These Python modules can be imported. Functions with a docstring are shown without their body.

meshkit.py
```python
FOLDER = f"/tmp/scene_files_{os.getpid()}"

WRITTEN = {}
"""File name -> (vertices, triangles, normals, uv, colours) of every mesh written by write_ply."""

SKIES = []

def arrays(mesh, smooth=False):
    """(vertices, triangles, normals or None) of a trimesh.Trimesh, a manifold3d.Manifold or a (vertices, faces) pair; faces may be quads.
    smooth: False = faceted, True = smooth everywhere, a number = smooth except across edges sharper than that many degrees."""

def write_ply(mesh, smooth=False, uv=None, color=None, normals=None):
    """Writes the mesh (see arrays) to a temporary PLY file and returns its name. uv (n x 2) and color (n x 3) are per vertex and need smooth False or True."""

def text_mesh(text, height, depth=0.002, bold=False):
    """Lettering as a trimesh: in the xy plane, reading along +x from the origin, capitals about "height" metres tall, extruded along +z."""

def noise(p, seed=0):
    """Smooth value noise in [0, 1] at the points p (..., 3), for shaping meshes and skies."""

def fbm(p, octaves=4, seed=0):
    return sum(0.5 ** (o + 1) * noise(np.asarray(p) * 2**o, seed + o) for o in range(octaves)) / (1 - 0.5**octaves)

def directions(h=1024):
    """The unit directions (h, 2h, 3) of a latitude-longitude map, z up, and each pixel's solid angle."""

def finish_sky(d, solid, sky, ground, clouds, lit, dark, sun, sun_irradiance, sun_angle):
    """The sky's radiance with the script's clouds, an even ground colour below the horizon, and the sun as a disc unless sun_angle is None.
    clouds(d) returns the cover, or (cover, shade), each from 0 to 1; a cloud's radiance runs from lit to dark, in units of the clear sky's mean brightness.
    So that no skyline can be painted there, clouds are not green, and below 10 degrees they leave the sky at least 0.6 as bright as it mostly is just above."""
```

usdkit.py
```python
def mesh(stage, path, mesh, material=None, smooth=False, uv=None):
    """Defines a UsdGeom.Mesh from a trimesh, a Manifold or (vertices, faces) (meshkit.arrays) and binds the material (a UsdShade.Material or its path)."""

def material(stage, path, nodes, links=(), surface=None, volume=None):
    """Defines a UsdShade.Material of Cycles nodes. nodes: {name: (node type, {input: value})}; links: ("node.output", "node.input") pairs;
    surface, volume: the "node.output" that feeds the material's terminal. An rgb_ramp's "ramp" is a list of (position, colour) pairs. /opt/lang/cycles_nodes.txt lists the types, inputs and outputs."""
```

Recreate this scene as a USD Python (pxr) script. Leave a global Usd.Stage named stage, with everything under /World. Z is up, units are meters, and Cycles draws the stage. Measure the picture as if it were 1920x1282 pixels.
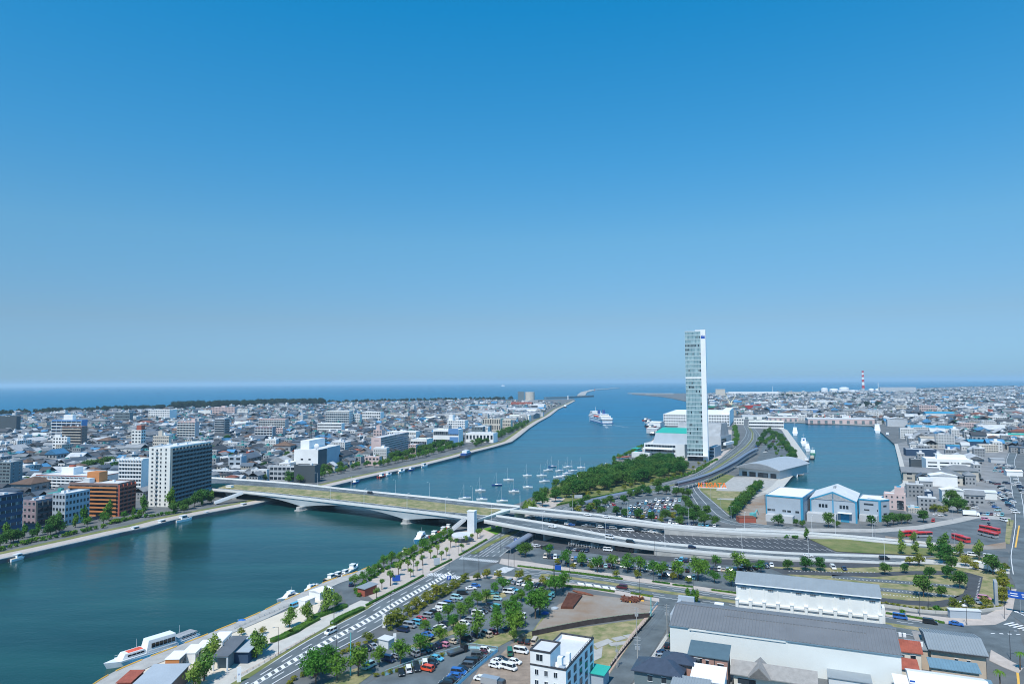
import math, random
import numpy as np, trimesh, usdkit, meshkit
import shapely
from shapely.geometry import Polygon, LineString, Point
from pxr import Usd, UsdGeom, UsdLux, UsdShade, Gf, Sdf, Vt

stage = Usd.Stage.CreateInMemory()
UsdGeom.SetStageUpAxis(stage, 'Z'); UsdGeom.SetStageMetersPerUnit(stage, 1.0)
UsdGeom.Xform.Define(stage, '/World'); UsdGeom.Scope.Define(stage, '/World/Looks')
rnd = random.Random(11)
PI = math.pi

# ---------------------------------------------------------------- camera
H = 85.0                       # observation deck, metres above the streets
PITCH = math.atan(75.5 / 1280); ROLL = 0.0065
_r0, _f0, _u0 = np.array([1., 0, 0]), np.array([0, math.cos(PITCH), math.sin(PITCH)]), np.array([0, -math.sin(PITCH), math.cos(PITCH)])
RIGHT, UP = _r0 * math.cos(ROLL) - _u0 * math.sin(ROLL), _u0 * math.cos(ROLL) + _r0 * math.sin(ROLL)
EYE = np.array([0, 0, H])
cam = UsdGeom.Camera.Define(stage, '/World/camera')
m = np.eye(4); m[0, :3], m[1, :3], m[2, :3], m[3, :3] = RIGHT, UP, -_f0, EYE
cam.AddTransformOp().Set(Gf.Matrix4d(*m.ravel().tolist()))
cam.CreateFocalLengthAttr(24.0); cam.CreateHorizontalApertureAttr(36.0); cam.CreateVerticalApertureAttr(24.04)
cam.CreateClippingRangeAttr(Gf.Vec2f(1.0, 300000.0))
cam.CreateExposureAttr(0.35)

# ---------------------------------------------------------------- sky and sun
SUN_AZ, SUN_EL = math.radians(206), math.radians(56)       # azimuth clockwise from the view axis (+y)
SX, SY = math.sin(SUN_AZ) * math.cos(SUN_EL), math.cos(SUN_AZ) * math.cos(SUN_EL)
SUNDIR = np.array([SX, SY, math.sin(SUN_EL)])
SKY_TINT = [(0.0, (.27, .475, .80)), (0.02, (.275, .475, .79)), (0.087, (.40, .53, .65)), (0.2, (.43, .755, .815)), (0.311, (.27, .86, 1.0)), (0.49, (.07, .97, 1.2)), (1.0, (.09, .9, 1.15))]
skymat = usdkit.material(stage, '/World/Looks/sky', {
    'sky': ('sky_texture', {'sky_type': 'single_scattering', 'sun_disc': False, 'sun_elevation': SUN_EL, 'sun_rotation': math.atan2(SX, SY),
                            'altitude': 0.0, 'air_density': 1.0, 'aerosol_density': 0.3, 'ozone_density': 4.0}),
    'tc': ('texture_coordinate', {}), 'sp': ('separate_color', {}), 'rp': ('rgb_ramp', {'ramp': SKY_TINT}),
    'ml': ('vector_math', {'math_type': 'multiply'}),
    'bg': ('background_shader', {'strength': 0.12})},
    [('tc.generated', 'sp.color'), ('sp.b', 'rp.fac'), ('sky.color', 'ml.vector1'), ('rp.color', 'ml.vector2'), ('ml.vector', 'bg.color')], surface='bg.background')
dome = UsdLux.DomeLight.Define(stage, '/World/sky')
dome.CreateIntensityAttr(1.0)
UsdShade.MaterialBindingAPI.Apply(dome.GetPrim()).Bind(skymat)
dome.GetPrim().SetCustomDataByKey('kind', 'structure'); dome.GetPrim().SetCustomDataByKey('label', 'clear deep blue sky paling to the horizon')
sun = UsdLux.DistantLight.Define(stage, '/World/sun')
sun.CreateNormalizeAttr(True); sun.CreateIntensityAttr(1.0); sun.CreateAngleAttr(0.53); sun.CreateColorAttr(Gf.Vec3f(1.0, 0.955, 0.89))
_z = SUNDIR; _x = np.cross([0, 0, 1], _z); _x /= np.linalg.norm(_x); _y = np.cross(_z, _x)
m = np.eye(4); m[0, :3], m[1, :3], m[2, :3] = _x, _y, _z
sun.AddTransformOp().Set(Gf.Matrix4d(*m.ravel().tolist()))

# ---------------------------------------------------------------- surveying: picture position <-> place on a level z
def ray(px, py):
    d = RIGHT * (px - 960) / 1280 + UP * (641 - py) / 1280 + _f0
    return d
def G(px, py, z=0.0):
    d = ray(px, py); t = (z - H) / d[2]
    return np.array([d[0] * t, d[1] * t, z])
def proj(p):
    d = np.asarray(p, float) - EYE; w = d @ _f0
    return 960 + 1280 * (d @ RIGHT) / w, 641 - 1280 * (d @ UP) / w
def z_at(p, py):
    """Height above the ground point p at which a vertical through it appears at row py."""
    lo, hi = -5.0, 300.0
    for _ in range(50):
        mid = (lo + hi) / 2
        if proj((p[0], p[1], mid))[1] > py: lo = mid
        else: hi = mid
    return lo
def GP(pts, z=0.0): return [G(x, y, z)[:2] for x, y in pts]

# ---------------------------------------------------------------- naming and prims
_count = {}
def numbered(parent, name):
    k = (parent, name); n = _count.get(k, -1) + 1; _count[k] = n
    return f'{parent}/{name}' + (f'_{n:03d}' if n else '')
def meta(prim, label=None, cat=None, group=None, kind=None):
    for k, v in (('label', label), ('category', cat), ('group', group), ('kind', kind)):
        if v: prim.SetCustomDataByKey(k, v)
    return prim
class Thing:
    def __init__(self, name, label=None, cat=None, loc=(0, 0, 0), rz=0.0, group=None, kind=None, root='/World'):
        self.path = numbered(root, name)
        x = UsdGeom.Xform.Define(stage, self.path); self.loc, self.rz = tuple(map(float, loc)), rz
        if any(self.loc): x.AddTranslateOp().Set(Gf.Vec3d(*self.loc))
        if rz: x.AddRotateZOp().Set(math.degrees(rz))
        self.prim = x.GetPrim(); meta(self.prim, label, cat, group, kind)
    def part(self, name, mb, mat, label=None, kind=None, smooth=False, under=None):
        p = numbered(under or self.path, name)
        put_mesh(p, mb, mat, smooth)
        if label or kind: meta(stage.GetPrimAtPath(p), label, kind=kind)
        return p
def put_mesh(path, mb, mat, smooth=False):
    g = mb.arr() if isinstance(mb, MB) else mb
    return usdkit.mesh(stage, path, g, '/World/Looks/' + mat, smooth=smooth)
def single(name, mb, mat, label=None, cat=None, group=None, kind=None, smooth=False):
    p = numbered('/World', name); put_mesh(p, mb, mat, smooth); meta(stage.GetPrimAtPath(p), label, cat, group, kind); return p
def kind_class(name):
    """An abstract prim that holds the parts of one kind of thing; copies refer to it."""
    p = numbered('/World', 'kind_of_' + name); stage.CreateClassPrim(p)
    t = Thing.__new__(Thing); t.path = p; t.prim = stage.GetPrimAtPath(p); t.prim.SetTypeName('Xform'); return t
def copy_of(kind, name, label, cat, loc, rz=0.0, scale=None, group=None):
    p = numbered('/World', name); x = UsdGeom.Xform.Define(stage, p)
    x.AddTranslateOp().Set(Gf.Vec3d(*map(float, loc)))
    if rz: x.AddRotateZOp().Set(math.degrees(rz))
    if scale is not None: x.AddScaleOp().Set(Gf.Vec3f(*(map(float, scale) if np.ndim(scale) else [float(scale)] * 3)))
    x.GetPrim().GetReferences().AddInternalReference(kind.path); x.GetPrim().SetInstanceable(True)
    meta(x.GetPrim(), label, cat, group); return p

# ---------------------------------------------------------------- mesh builder
class MB:
    def __init__(self): self.v, self.f, self.n = [], [], 0
    def add(self, v, f):
        v = np.asarray(v, float).reshape(-1, 3); f = np.asarray(f, int)
        if f.shape[1] == 4: f = np.vstack([f[:, [0, 1, 2]], f[:, [0, 2, 3]]])
        self.v.append(v); self.f.append(f + self.n); self.n += len(v); return self
    def arr(self): return np.vstack(self.v), np.vstack(self.f)
    def tm(self, t): return self.add(t.vertices, t.faces)
    def quad(self, a, b, c, d): return self.add([a, b, c, d], [[0, 1, 2, 3]])
    def box(self, x0, x1, y0, y1, z0, z1, rz=0.0, at=(0, 0, 0)):
        v = np.array([[x, y, z] for z in (z0, z1) for y in (y0, y1) for x in (x0, x1)], float)
        return self.add(turn(v, rz, at), [[0, 2, 3, 1], [4, 5, 7, 6], [0, 1, 5, 4], [2, 6, 7, 3], [0, 4, 6, 2], [1, 3, 7, 5]])
    def prism(self, poly, z0, z1, bottom=False):
        """Upright prism over a 2-D polygon (list of points or a shapely Polygon)."""
        P = poly if isinstance(poly, Polygon) else Polygon(poly)
        P = shapely.geometry.polygon.orient(P)
        v, f = trimesh.creation.triangulate_polygon(P, engine='earcut'); n = len(v)
        self.add(np.c_[v, np.full(n, z1)], f if _up(v, f) else f[:, ::-1])
        if bottom: self.add(np.c_[v, np.full(n, z0)], f[:, ::-1] if _up(v, f) else f)
        for ring in [P.exterior, *P.interiors]:
            c = np.array(ring.coords); k = len(c) - 1
            if z1 - z0 > 1e-6:
                self.add(np.vstack([np.c_[c[:-1], np.full(k, z0)], np.c_[c[:-1], np.full(k, z1)]]), [[i, (i + 1) % k, (i + 1) % k + k, i + k] for i in range(k)])
        return self
    def sheet(self, poly, z):
        P = poly if isinstance(poly, Polygon) else Polygon(poly)
        if not P.is_valid: P = P.buffer(0)
        for g in getattr(P, 'geoms', [P]):
            if g.is_empty or g.area < 1e-3: continue
            v, f = trimesh.creation.triangulate_polygon(g, engine='earcut')
            self.add(np.c_[v, np.full(len(v), z)], f if _up(v, f) else f[:, ::-1])
        return self
    def tube(self, a, b, r0, r1=None, n=6, caps=True):
        a, b = np.asarray(a, float), np.asarray(b, float); r1 = r0 if r1 is None else r1
        d = b - a; d /= np.linalg.norm(d); x = np.cross(d, [0, 0, 1.0] if abs(d[2]) < .9 else [1.0, 0, 0]); x /= np.linalg.norm(x); y = np.cross(d, x)
        t = np.linspace(0, 2 * PI, n, endpoint=False); c = np.outer(np.cos(t), x) + np.outer(np.sin(t), y)
        f = [[i, (i + 1) % n, (i + 1) % n + n, i + n] for i in range(n)]
        self.add(np.vstack([a + c * r0, b + c * r1]), f)
        if caps:
            self.add(np.vstack([b + c * r1, [b]]), [[i, (i + 1) % n, n] for i in range(n)])
            self.add(np.vstack([a + c * r0, [a]]), [[(i + 1) % n, i, n] for i in range(n)])
        return self
    def loft(self, rings, close=True, caps=True):
        """rings: list of (n,3) loops joined in order."""
        n = len(rings[0]); V = np.vstack(rings); F = []
        for k in range(len(rings) - 1):
            for i in range(n if close else n - 1):
                j = (i + 1) % n; F.append([k * n + i, k * n + j, (k + 1) * n + j, (k + 1) * n + i])
        self.add(V, F)
        if caps and close:
            for ring, flip in ((rings[0], True), (rings[-1], False)):
                F = [[0, i, i + 1] for i in range(1, n - 1)]; self.add(ring, [x[::-1] for x in F] if flip else F)
        return self
    def moved(self, at=(0, 0, 0), rz=0.0, s=1.0):
        v, f = self.arr(); o = MB(); o.add(turn(v * s, rz, at), f); return o
    def merge(self, o):
        v, f = o.arr(); return self.add(v, f)
def _up(v, f):
    a = v[f[0]]; return np.cross(a[1] - a[0], a[2] - a[0]) > 0
def turn(v, rz, at=(0, 0, 0)):
    c, s = math.cos(rz), math.sin(rz); v = np.asarray(v, float)
    return np.c_[v[:, 0] * c - v[:, 1] * s, v[:, 0] * s + v[:, 1] * c, v[:, 2]] + np.asarray(at, float)
def ribbon(a, b):
    """Polygon between two polylines."""
    return Polygon([tuple(p[:2]) for p in a] + [tuple(p[:2]) for p in b][::-1])
def resample(pts, step):
    pts = np.asarray(pts, float); seg = np.linalg.norm(np.diff(pts[:, :2], axis=0), axis=1); s = np.r_[0, np.cumsum(seg)]
    t = np.linspace(0, s[-1], max(2, int(round(s[-1] / step)) + 1)); return np.stack([np.interp(t, s, pts[:, k]) for k in range(pts.shape[1])], 1)
def smooth_line(pts, step=4.0, sig=3.0):
    from scipy.ndimage import gaussian_filter1d
    p = resample(pts, step); q = gaussian_filter1d(p, sig, axis=0, mode='nearest'); q[0], q[-1] = p[0], p[-1]; return q
def offset_line(pts, d):
    """Polyline shifted d metres to the right of its direction."""
    p = np.asarray(pts, float); t = np.gradient(p[:, :2], axis=0); t /= np.linalg.norm(t, axis=1, keepdims=True) + 1e-9
    q = p.copy(); q[:, 0] += t[:, 1] * d; q[:, 1] -= t[:, 0] * d; return q

# ---------------------------------------------------------------- materials
def mat(name, col, rough=0.7, spec=0.3, vary=0.12, scale=0.6, metallic=0.0, col2=None, coat=0.0, bump=0.0, bscale=None, detail=4.0, rand=0.0):
    """Principled surface whose colour drifts with a noise in world space; col2: second colour of the drift."""
    c = np.array(col, float); lo, hi = (c * (1 - vary), np.minimum(c * (1 + vary), 0.92)) if col2 is None else (c, np.array(col2, float))
    nodes = {'g': ('geometry', {}), 'n': ('noise_texture', {'scale': scale, 'detail': detail, 'roughness': 0.62}),
             'r': ('rgb_ramp', {'ramp': [(0.3, lo), (0.7, hi)]}), 'p': ('principled_bsdf', {'roughness': rough, 'specular_ior_level': spec, 'metallic': metallic, 'coat_weight': coat})}
    links = [('g.position', 'n.vector'), ('n.fac', 'r.fac')]
    if rand:
        nodes |= {'o': ('object_info', {}), 'ma': ('math', {'math_type': 'multiply_add', 'value2': 2 * rand, 'value3': 1 - rand}), 'h': ('hsv', {})}
        links += [('o.random', 'ma.value1'), ('ma.value', 'h.value'), ('r.color', 'h.color'), ('h.color', 'p.base_color')]
    else: links.append(('r.color', 'p.base_color'))
    if bump:
        nodes['bn'] = ('noise_texture', {'scale': bscale or scale * 4, 'detail': 3.0}); nodes['b'] = ('bump', {'strength': bump, 'distance': 0.05})
        links += [('g.position', 'bn.vector'), ('bn.fac', 'b.height'), ('b.normal', 'p.normal')]
    usdkit.material(stage, '/World/Looks/' + name, nodes, links, surface='p.BSDF'); return name
def plain(name, col, rough=0.5, spec=0.4, metallic=0.0, coat=0.0):
    usdkit.material(stage, '/World/Looks/' + name, {'p': ('principled_bsdf', {'base_color': col, 'roughness': rough, 'specular_ior_level': spec, 'metallic': metallic, 'coat_weight': coat})}, surface='p.BSDF'); return name
# ---------------------------------------------------------------- land and water
WATER = -2.0
usdkit.material(stage, '/World/Looks/water', {
    'g': ('geometry', {}), 'm1': ('mapping', {'scale': (0.05, 0.11, 0.08)}), 'n1': ('noise_texture', {'scale': 1.0, 'detail': 5.0, 'roughness': 0.6}),
    'm2': ('mapping', {'scale': (0.5, 0.7, 0.5)}), 'n2': ('noise_texture', {'scale': 1.0, 'detail': 3.0, 'roughness': 0.55}),
    'a': ('math', {'math_type': 'multiply_add', 'value2': 0.25}), 'b': ('bump', {'strength': 0.35, 'distance': 0.6}),
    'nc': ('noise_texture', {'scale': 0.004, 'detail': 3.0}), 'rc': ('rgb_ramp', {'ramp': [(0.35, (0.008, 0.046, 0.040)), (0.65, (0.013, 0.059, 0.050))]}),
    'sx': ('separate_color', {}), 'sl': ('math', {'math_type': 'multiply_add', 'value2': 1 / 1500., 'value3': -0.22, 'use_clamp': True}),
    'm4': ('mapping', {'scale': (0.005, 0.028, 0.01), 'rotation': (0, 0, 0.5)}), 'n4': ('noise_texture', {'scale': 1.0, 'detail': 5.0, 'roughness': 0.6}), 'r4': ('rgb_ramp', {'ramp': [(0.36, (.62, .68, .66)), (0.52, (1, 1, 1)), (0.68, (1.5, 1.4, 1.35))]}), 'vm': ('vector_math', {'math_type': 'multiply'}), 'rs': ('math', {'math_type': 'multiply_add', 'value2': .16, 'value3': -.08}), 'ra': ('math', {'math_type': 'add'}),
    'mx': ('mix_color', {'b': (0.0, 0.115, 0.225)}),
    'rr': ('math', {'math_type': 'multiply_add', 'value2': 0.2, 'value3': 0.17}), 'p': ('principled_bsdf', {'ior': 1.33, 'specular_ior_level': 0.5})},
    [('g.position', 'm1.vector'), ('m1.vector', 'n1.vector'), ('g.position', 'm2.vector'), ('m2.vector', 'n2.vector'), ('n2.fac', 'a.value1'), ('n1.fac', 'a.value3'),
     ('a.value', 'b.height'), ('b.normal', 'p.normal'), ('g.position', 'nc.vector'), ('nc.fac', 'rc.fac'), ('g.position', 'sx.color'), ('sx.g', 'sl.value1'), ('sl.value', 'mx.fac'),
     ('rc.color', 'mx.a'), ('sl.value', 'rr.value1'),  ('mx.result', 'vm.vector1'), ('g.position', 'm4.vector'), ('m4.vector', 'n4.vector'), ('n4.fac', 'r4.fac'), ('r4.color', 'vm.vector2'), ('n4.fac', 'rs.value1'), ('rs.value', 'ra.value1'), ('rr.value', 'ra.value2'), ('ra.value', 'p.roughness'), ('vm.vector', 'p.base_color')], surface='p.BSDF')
mat('asphalt', (0.108, 0.130, 0.142), rough=0.85, vary=0.34, scale=0.09, detail=8)
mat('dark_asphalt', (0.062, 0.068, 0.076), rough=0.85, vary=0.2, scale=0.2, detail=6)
mat('town_ground', (0.125, 0.135, 0.14), rough=0.9, vary=0.3, scale=0.06, detail=6)
mat('concrete', (0.36, 0.355, 0.34), rough=0.8, vary=0.16, scale=0.25, detail=6)
mat('pale_concrete', (0.46, 0.45, 0.42), rough=0.8, vary=0.12, scale=0.25, detail=6)
mat('pale_sand', (0.58, 0.52, 0.43), rough=0.9, vary=0.07, scale=0.2, detail=6)
mat('pavement', (0.43, 0.38, 0.345), rough=0.85, vary=0.12, scale=0.35, detail=6)
mat('pink_pavement', (0.42, 0.32, 0.27), rough=0.85, vary=0.12, scale=0.35, detail=6)
mat('white_paint', (0.74, 0.75, 0.76), rough=0.6, vary=0.08, scale=0.8)
mat('yellow_paint', (0.72, 0.42, 0.08), rough=0.6, vary=0.08, scale=0.8)
mat('orange_paint', (0.62, 0.22, 0.05), rough=0.6, vary=0.08, scale=0.8)
mat('grass', (0.075, 0.13, 0.03), rough=0.9, vary=0, col2=(0.23, 0.21, 0.09), scale=0.09, detail=7, bump=0.6)
mat('dry_grass', (0.09, 0.135, 0.035), rough=0.9, vary=0, col2=(0.37, 0.30, 0.18), scale=0.22, detail=7, bump=0.6)
mat('fresh_grass', (0.10, 0.24, 0.02), rough=0.9, vary=0.25, scale=0.3, detail=7)
mat('bare_earth', (0.23, 0.155, 0.10), rough=0.95, vary=0, col2=(0.28, 0.275, 0.26), scale=0.06, detail=8)
mat('rubble', (0.25, 0.20, 0.16), rough=0.95, vary=0.3, scale=0.3, detail=8)

def struct(name, mb, m_, label=None): return single(name, mb, m_, label, kind='structure')
LEFT_SHORE = [(-420, 1150), (-160, 1088), (0, 1049), (57, 1037), (160, 1014), (225, 999), (275, 989), (325, 975), (400, 960), (475, 946), (560, 926), (632, 909), (680, 897), (730, 886), (805, 870), (855, 857),
              (890, 847), (930, 837), (960, 828), (975, 817), (992, 803), (1010, 791), (1032, 779), (1047, 767), (1062, 760), (1079, 751), (1076, 747.5), (1050, 748)]
COAST = [(1000, 749.5), (960, 748.5), (880, 750), (800, 751), (700, 754.5), (600, 758), (520, 761), (450, 764), (380, 768), (300, 769), (200, 772), (100, 775.5), (0, 778), (-200, 784), (-700, 800)]
land_left = Polygon(GP(LEFT_SHORE + COAST, 0) + [(-2600, 700), (-1500, 100)])
RIGHT_SHORE = [(120, 1330), (172, 1282), (225, 1253), (360, 1201), (480, 1152), (525, 1129), (577, 1106), (615, 1088), (665, 1074), (730, 1047), (780, 1022), (812, 1007), (842, 990), (890, 968), (975, 942), (1020, 920),
               (1060, 902), (1082, 894), (1120, 881), (1150, 869), (1180, 853), (1186, 842), (1217, 831), (1226, 820), (1240, 806), (1262, 791), (1290, 783), (1335, 780), (1372, 780), (1392, 785),
               # west quay of the basin
               (1455, 797), (1476, 806), (1488, 822), (1501, 840), (1513, 857), (1502, 873), (1493, 886), (1483, 896), (1470, 912), (1452, 925),
               # the near end of the basin, behind the hangars, and its east quay
               (1560, 933), (1662, 927), (1693, 905), (1692, 898), (1684, 860), (1677, 832)]
land_right = Polygon(GP(RIGHT_SHORE, 0) + GP([(1760, 822), (2300, 812)]) + [(1600, 200), (700, 60), (-120, 60)])
FAR_SHORE = [(1677, 832), (1650, 808), (1634, 797.5), (1540, 793.5), (1450, 790), (1395, 783.5), (1350, 776), (1320, 765), (1300, 758), (1285, 752), (1262, 747), (1240, 743.5), (1185, 739), (1185, 736.5),
             (1260, 737.2), (1330, 736.5), (1400, 735), (1480, 734.5), (1560, 733.5), (1700, 728.5), (1800, 724.5), (1900, 723.0), (2100, 722), (2500, 720)]
land_far = Polygon(GP(FAR_SHORE, 0) + GP([(2500, 790), (2300, 812), (1760, 822)]))
for nm, P in (('ground', land_left), ('ground', land_right), ('ground', land_far)):
    struct(nm, MB().prism(P.buffer(0) if not P.is_valid else P, -9, 0), 'town_ground')
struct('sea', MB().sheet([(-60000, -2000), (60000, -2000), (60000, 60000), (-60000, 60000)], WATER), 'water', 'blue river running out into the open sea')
struct('sea_bed', MB().sheet([(-60000, -2000), (60000, -2000), (60000, 60000), (-60000, 60000)], -12), 'town_ground')
# haze: one even body of air
usdkit.material(stage, '/World/Looks/haze', {'v': ('principled_volume', {'color': (0.68, 0.88, 1.0), 'density': 5.5e-5, 'anisotropy': 0.12})}, volume='v.volume')
single('haze', MB().box(-60500, 60500, -2500, 60500, -13, 165), 'haze', kind='stuff')
# ---------------------------------------------------------------- surfaces on the right bank
mat('port_grey', (.21, .215, .22), rough=.9, vary=.25, scale=.06, detail=7)
Z_LOT, Z_ROAD, Z_MARK, Z_PAVE = 0.03, 0.07, 0.10, 0.15
def area(name, px, z, m_, label=None, raised=False):
    P = Polygon(GP(px)).buffer(0)
    return struct(name, MB().prism(P, -0.5, z) if raised and P.geom_type == 'Polygon' else MB().sheet(P, z), m_, label)
def shore_world(px): return smooth_line([list(G(x, y, 0)[:2]) + [0] for x, y in px], 3.0, 1.5)
shoreL = shore_world(LEFT_SHORE[:26]); i0 = next(i for i, p in enumerate(RIGHT_SHORE) if p[0] == 975)
shoreR = shore_world(RIGHT_SHORE[:i0 + 8])
def strip(name, line, d0, d1, z, m_, label=None, raised=True):
    P = ribbon(offset_line(line, d0), offset_line(line, d1)).buffer(0)
    mb = MB()
    for g in getattr(P, 'geoms', [P]):
        if g.area > 1: mb.prism(g, 0.0, z) if raised else mb.sheet(g, z)
    return struct(name, mb, m_, label)
strip('quay', shoreL, -.2, -3.6, 0.35, 'concrete', 'pale stone quay edge along the left river bank')
strip('riverside_path', shoreL, -3.8, -11.0, 0.2, 'pavement', 'grey brown promenade above the left quay')
strip('riverside_path', shoreL, -11.2, -17.0, 0.05, 'grass', raised=False)
cutR = [p for p in shoreR if proj(p)[1] > 1062]
strip('quay', cutR, 0.0, 7.0, 0.25, 'concrete', 'grey concrete quay along the right river bank')
kerb = offset_line(cutR, 0.25); mb = MB()
for a, b, k in zip(kerb[:-1], kerb[1:], range(9999)):
    if k % 4 != 3: mb.tube((*a[:2], 0.36), (*b[:2], 0.36), 0.22, n=4)
struct('quay_kerb', mb, 'yellow_paint', 'yellow painted kerb on the edge of the right quay')

area('plaza', [(150, 1310), (232, 1262), (330, 1222), (440, 1184), (541, 1143), (575, 1122), (606, 1124), (594, 1150), (545, 1183), (505, 1205), (440, 1250), (360, 1310)], Z_LOT, 'pale_sand', 'cream sanded plaza behind the quay')
area('walkway', [(676, 1125), (706, 1129), (660, 1147), (627, 1166), (590, 1187), (528, 1224), (456, 1268), (400, 1305), (350, 1305), (440, 1249), (470, 1231), (511, 1206), (560, 1186), (600, 1158), (640, 1142)], Z_ROAD, 'pale_concrete', 'pale concrete walkway beside the boulevard')
area('driveway', [(662, 1077), (632, 1089), (600, 1102), (575, 1115), (606, 1124), (640, 1108), (651, 1136), (676, 1124), (667, 1103), (661, 1086)], Z_ROAD, 'asphalt')
area('tree_plaza', [(668, 1100), (705, 1127.5), (800, 1079.5), (832, 1061.5), (862, 1043.5), (912, 1013.5), (928, 1001), (905, 990), (845, 1000), (810, 1022), (745, 1052), (700, 1078)], Z_LOT + .02, 'pavement', 'pinkish grey paved promenade with young trees')

# the boulevard, its crossing and the street that leaves it to the right
A_L = [(380, 1318), (480, 1260), (545, 1217), (605, 1182), (680, 1146), (705, 1128), (800, 1080), (832, 1062), (862, 1044), (912, 1014), (930, 1003), (955, 989), (985, 972), (1045, 951), (1135, 931), (1225, 911), (1290, 894), (1330, 873), (1362, 850), (1385, 832), (1396, 818), (1399, 808), (1393, 796)]
A_R = [(430, 1335), (511, 1281), (575, 1246), (634, 1217), (720, 1171), (763, 1143), (800, 1120), (866, 1081), (905, 1063), (932, 1051), (939, 1043), (984, 1008), (1010, 988), (1030, 972), (1060, 962), (1160, 941), (1250, 920), (1320, 903), (1352, 884), (1387, 862), (1415, 842), (1427, 828), (1425, 815), (1413, 800)]
B_F = [(932, 1056), (970, 1065), (1067, 1074), (1120, 1081), (1170, 1088), (1297, 1105), (1382, 1118), (1500, 1135), (1662, 1156), (1745, 1167), (1800, 1173), (1860, 1173), (1900, 1152)]
B_N = [(880, 1078), (976, 1081), (1039, 1088), (1120, 1099), (1237, 1121), (1300, 1129), (1382, 1140), (1500, 1158), (1655, 1183), (1740, 1197), (1856, 1217), (1894, 1237), (1935, 1258)]
C_L = [(1893, 1150), (1907, 1100), (1893, 1078), (1890, 1045), (1896, 1022), (1903, 980), (1900, 950), (1893, 900), (1885, 862), (1893, 842), (1905, 825)]
C_R = [(2080, 1290), (2010, 1130), (1960, 1060), (1925, 1010), (1923, 980), (1921, 950), (1912, 900), (1903, 866), (1910, 846), (1925, 826)]
D_L = [(1236, 1119), (1237, 1132), (1195, 1187), (1125, 1290)]
D_R = [(1276, 1124), (1268, 1132), (1247, 1187), (1195, 1265), (1178, 1290)]
E_L = [(1288, 905), (1292, 922), (1310, 952), (1327, 970), (1352, 980), (1400, 988), (1480, 992)]
E_R = [(1302, 900), (1315, 921), (1350, 950), (1367, 966), (1388, 977), (1440, 985), (1500, 988)]
def wl(px, step=3.0, sig=2.5): return smooth_line([list(G(x, y)[:2]) + [0] for x, y in px], step, sig)
roadA_l, roadA_r = wl(A_L), wl(A_R)
def road(name, l, r, z=Z_ROAD, m_='asphalt', label=None):
    P = ribbon(wl(l), wl(r)).buffer(0); mb = MB()
    mb.sheet(P, z); struct(name, mb, m_, label); return P
PA = road('road', A_L, A_R, label='four lane riverside boulevard with a hatched median')
PB = road('road', B_F, B_N, Z_ROAD + .004, label='divided cross street in front of the white warehouses')
road('road', C_L, C_R, Z_ROAD + .008, label='wide street at the right edge of the view')
road('road', D_L, D_R, Z_ROAD + .012, label='narrow side street beside the grey roofed warehouse')
road('road', E_L, E_R, Z_ROAD + .004, label='curving access road beside the lawn')
def resamp2(a, n):
    a = np.asarray(a, float); s = np.r_[0, np.cumsum(np.linalg.norm(np.diff(a[:, :2], axis=0), axis=1))]; t = np.linspace(0, s[-1], n)
    return np.stack([np.interp(t, s, a[:, 0]), np.interp(t, s, a[:, 1])], 1)
def pair(l, r, n=400): return resamp2(wl(l), n), resamp2(wl(r), n)
def along(l, r, t, i): return l[i] * (1 - t) + r[i] * t
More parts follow.
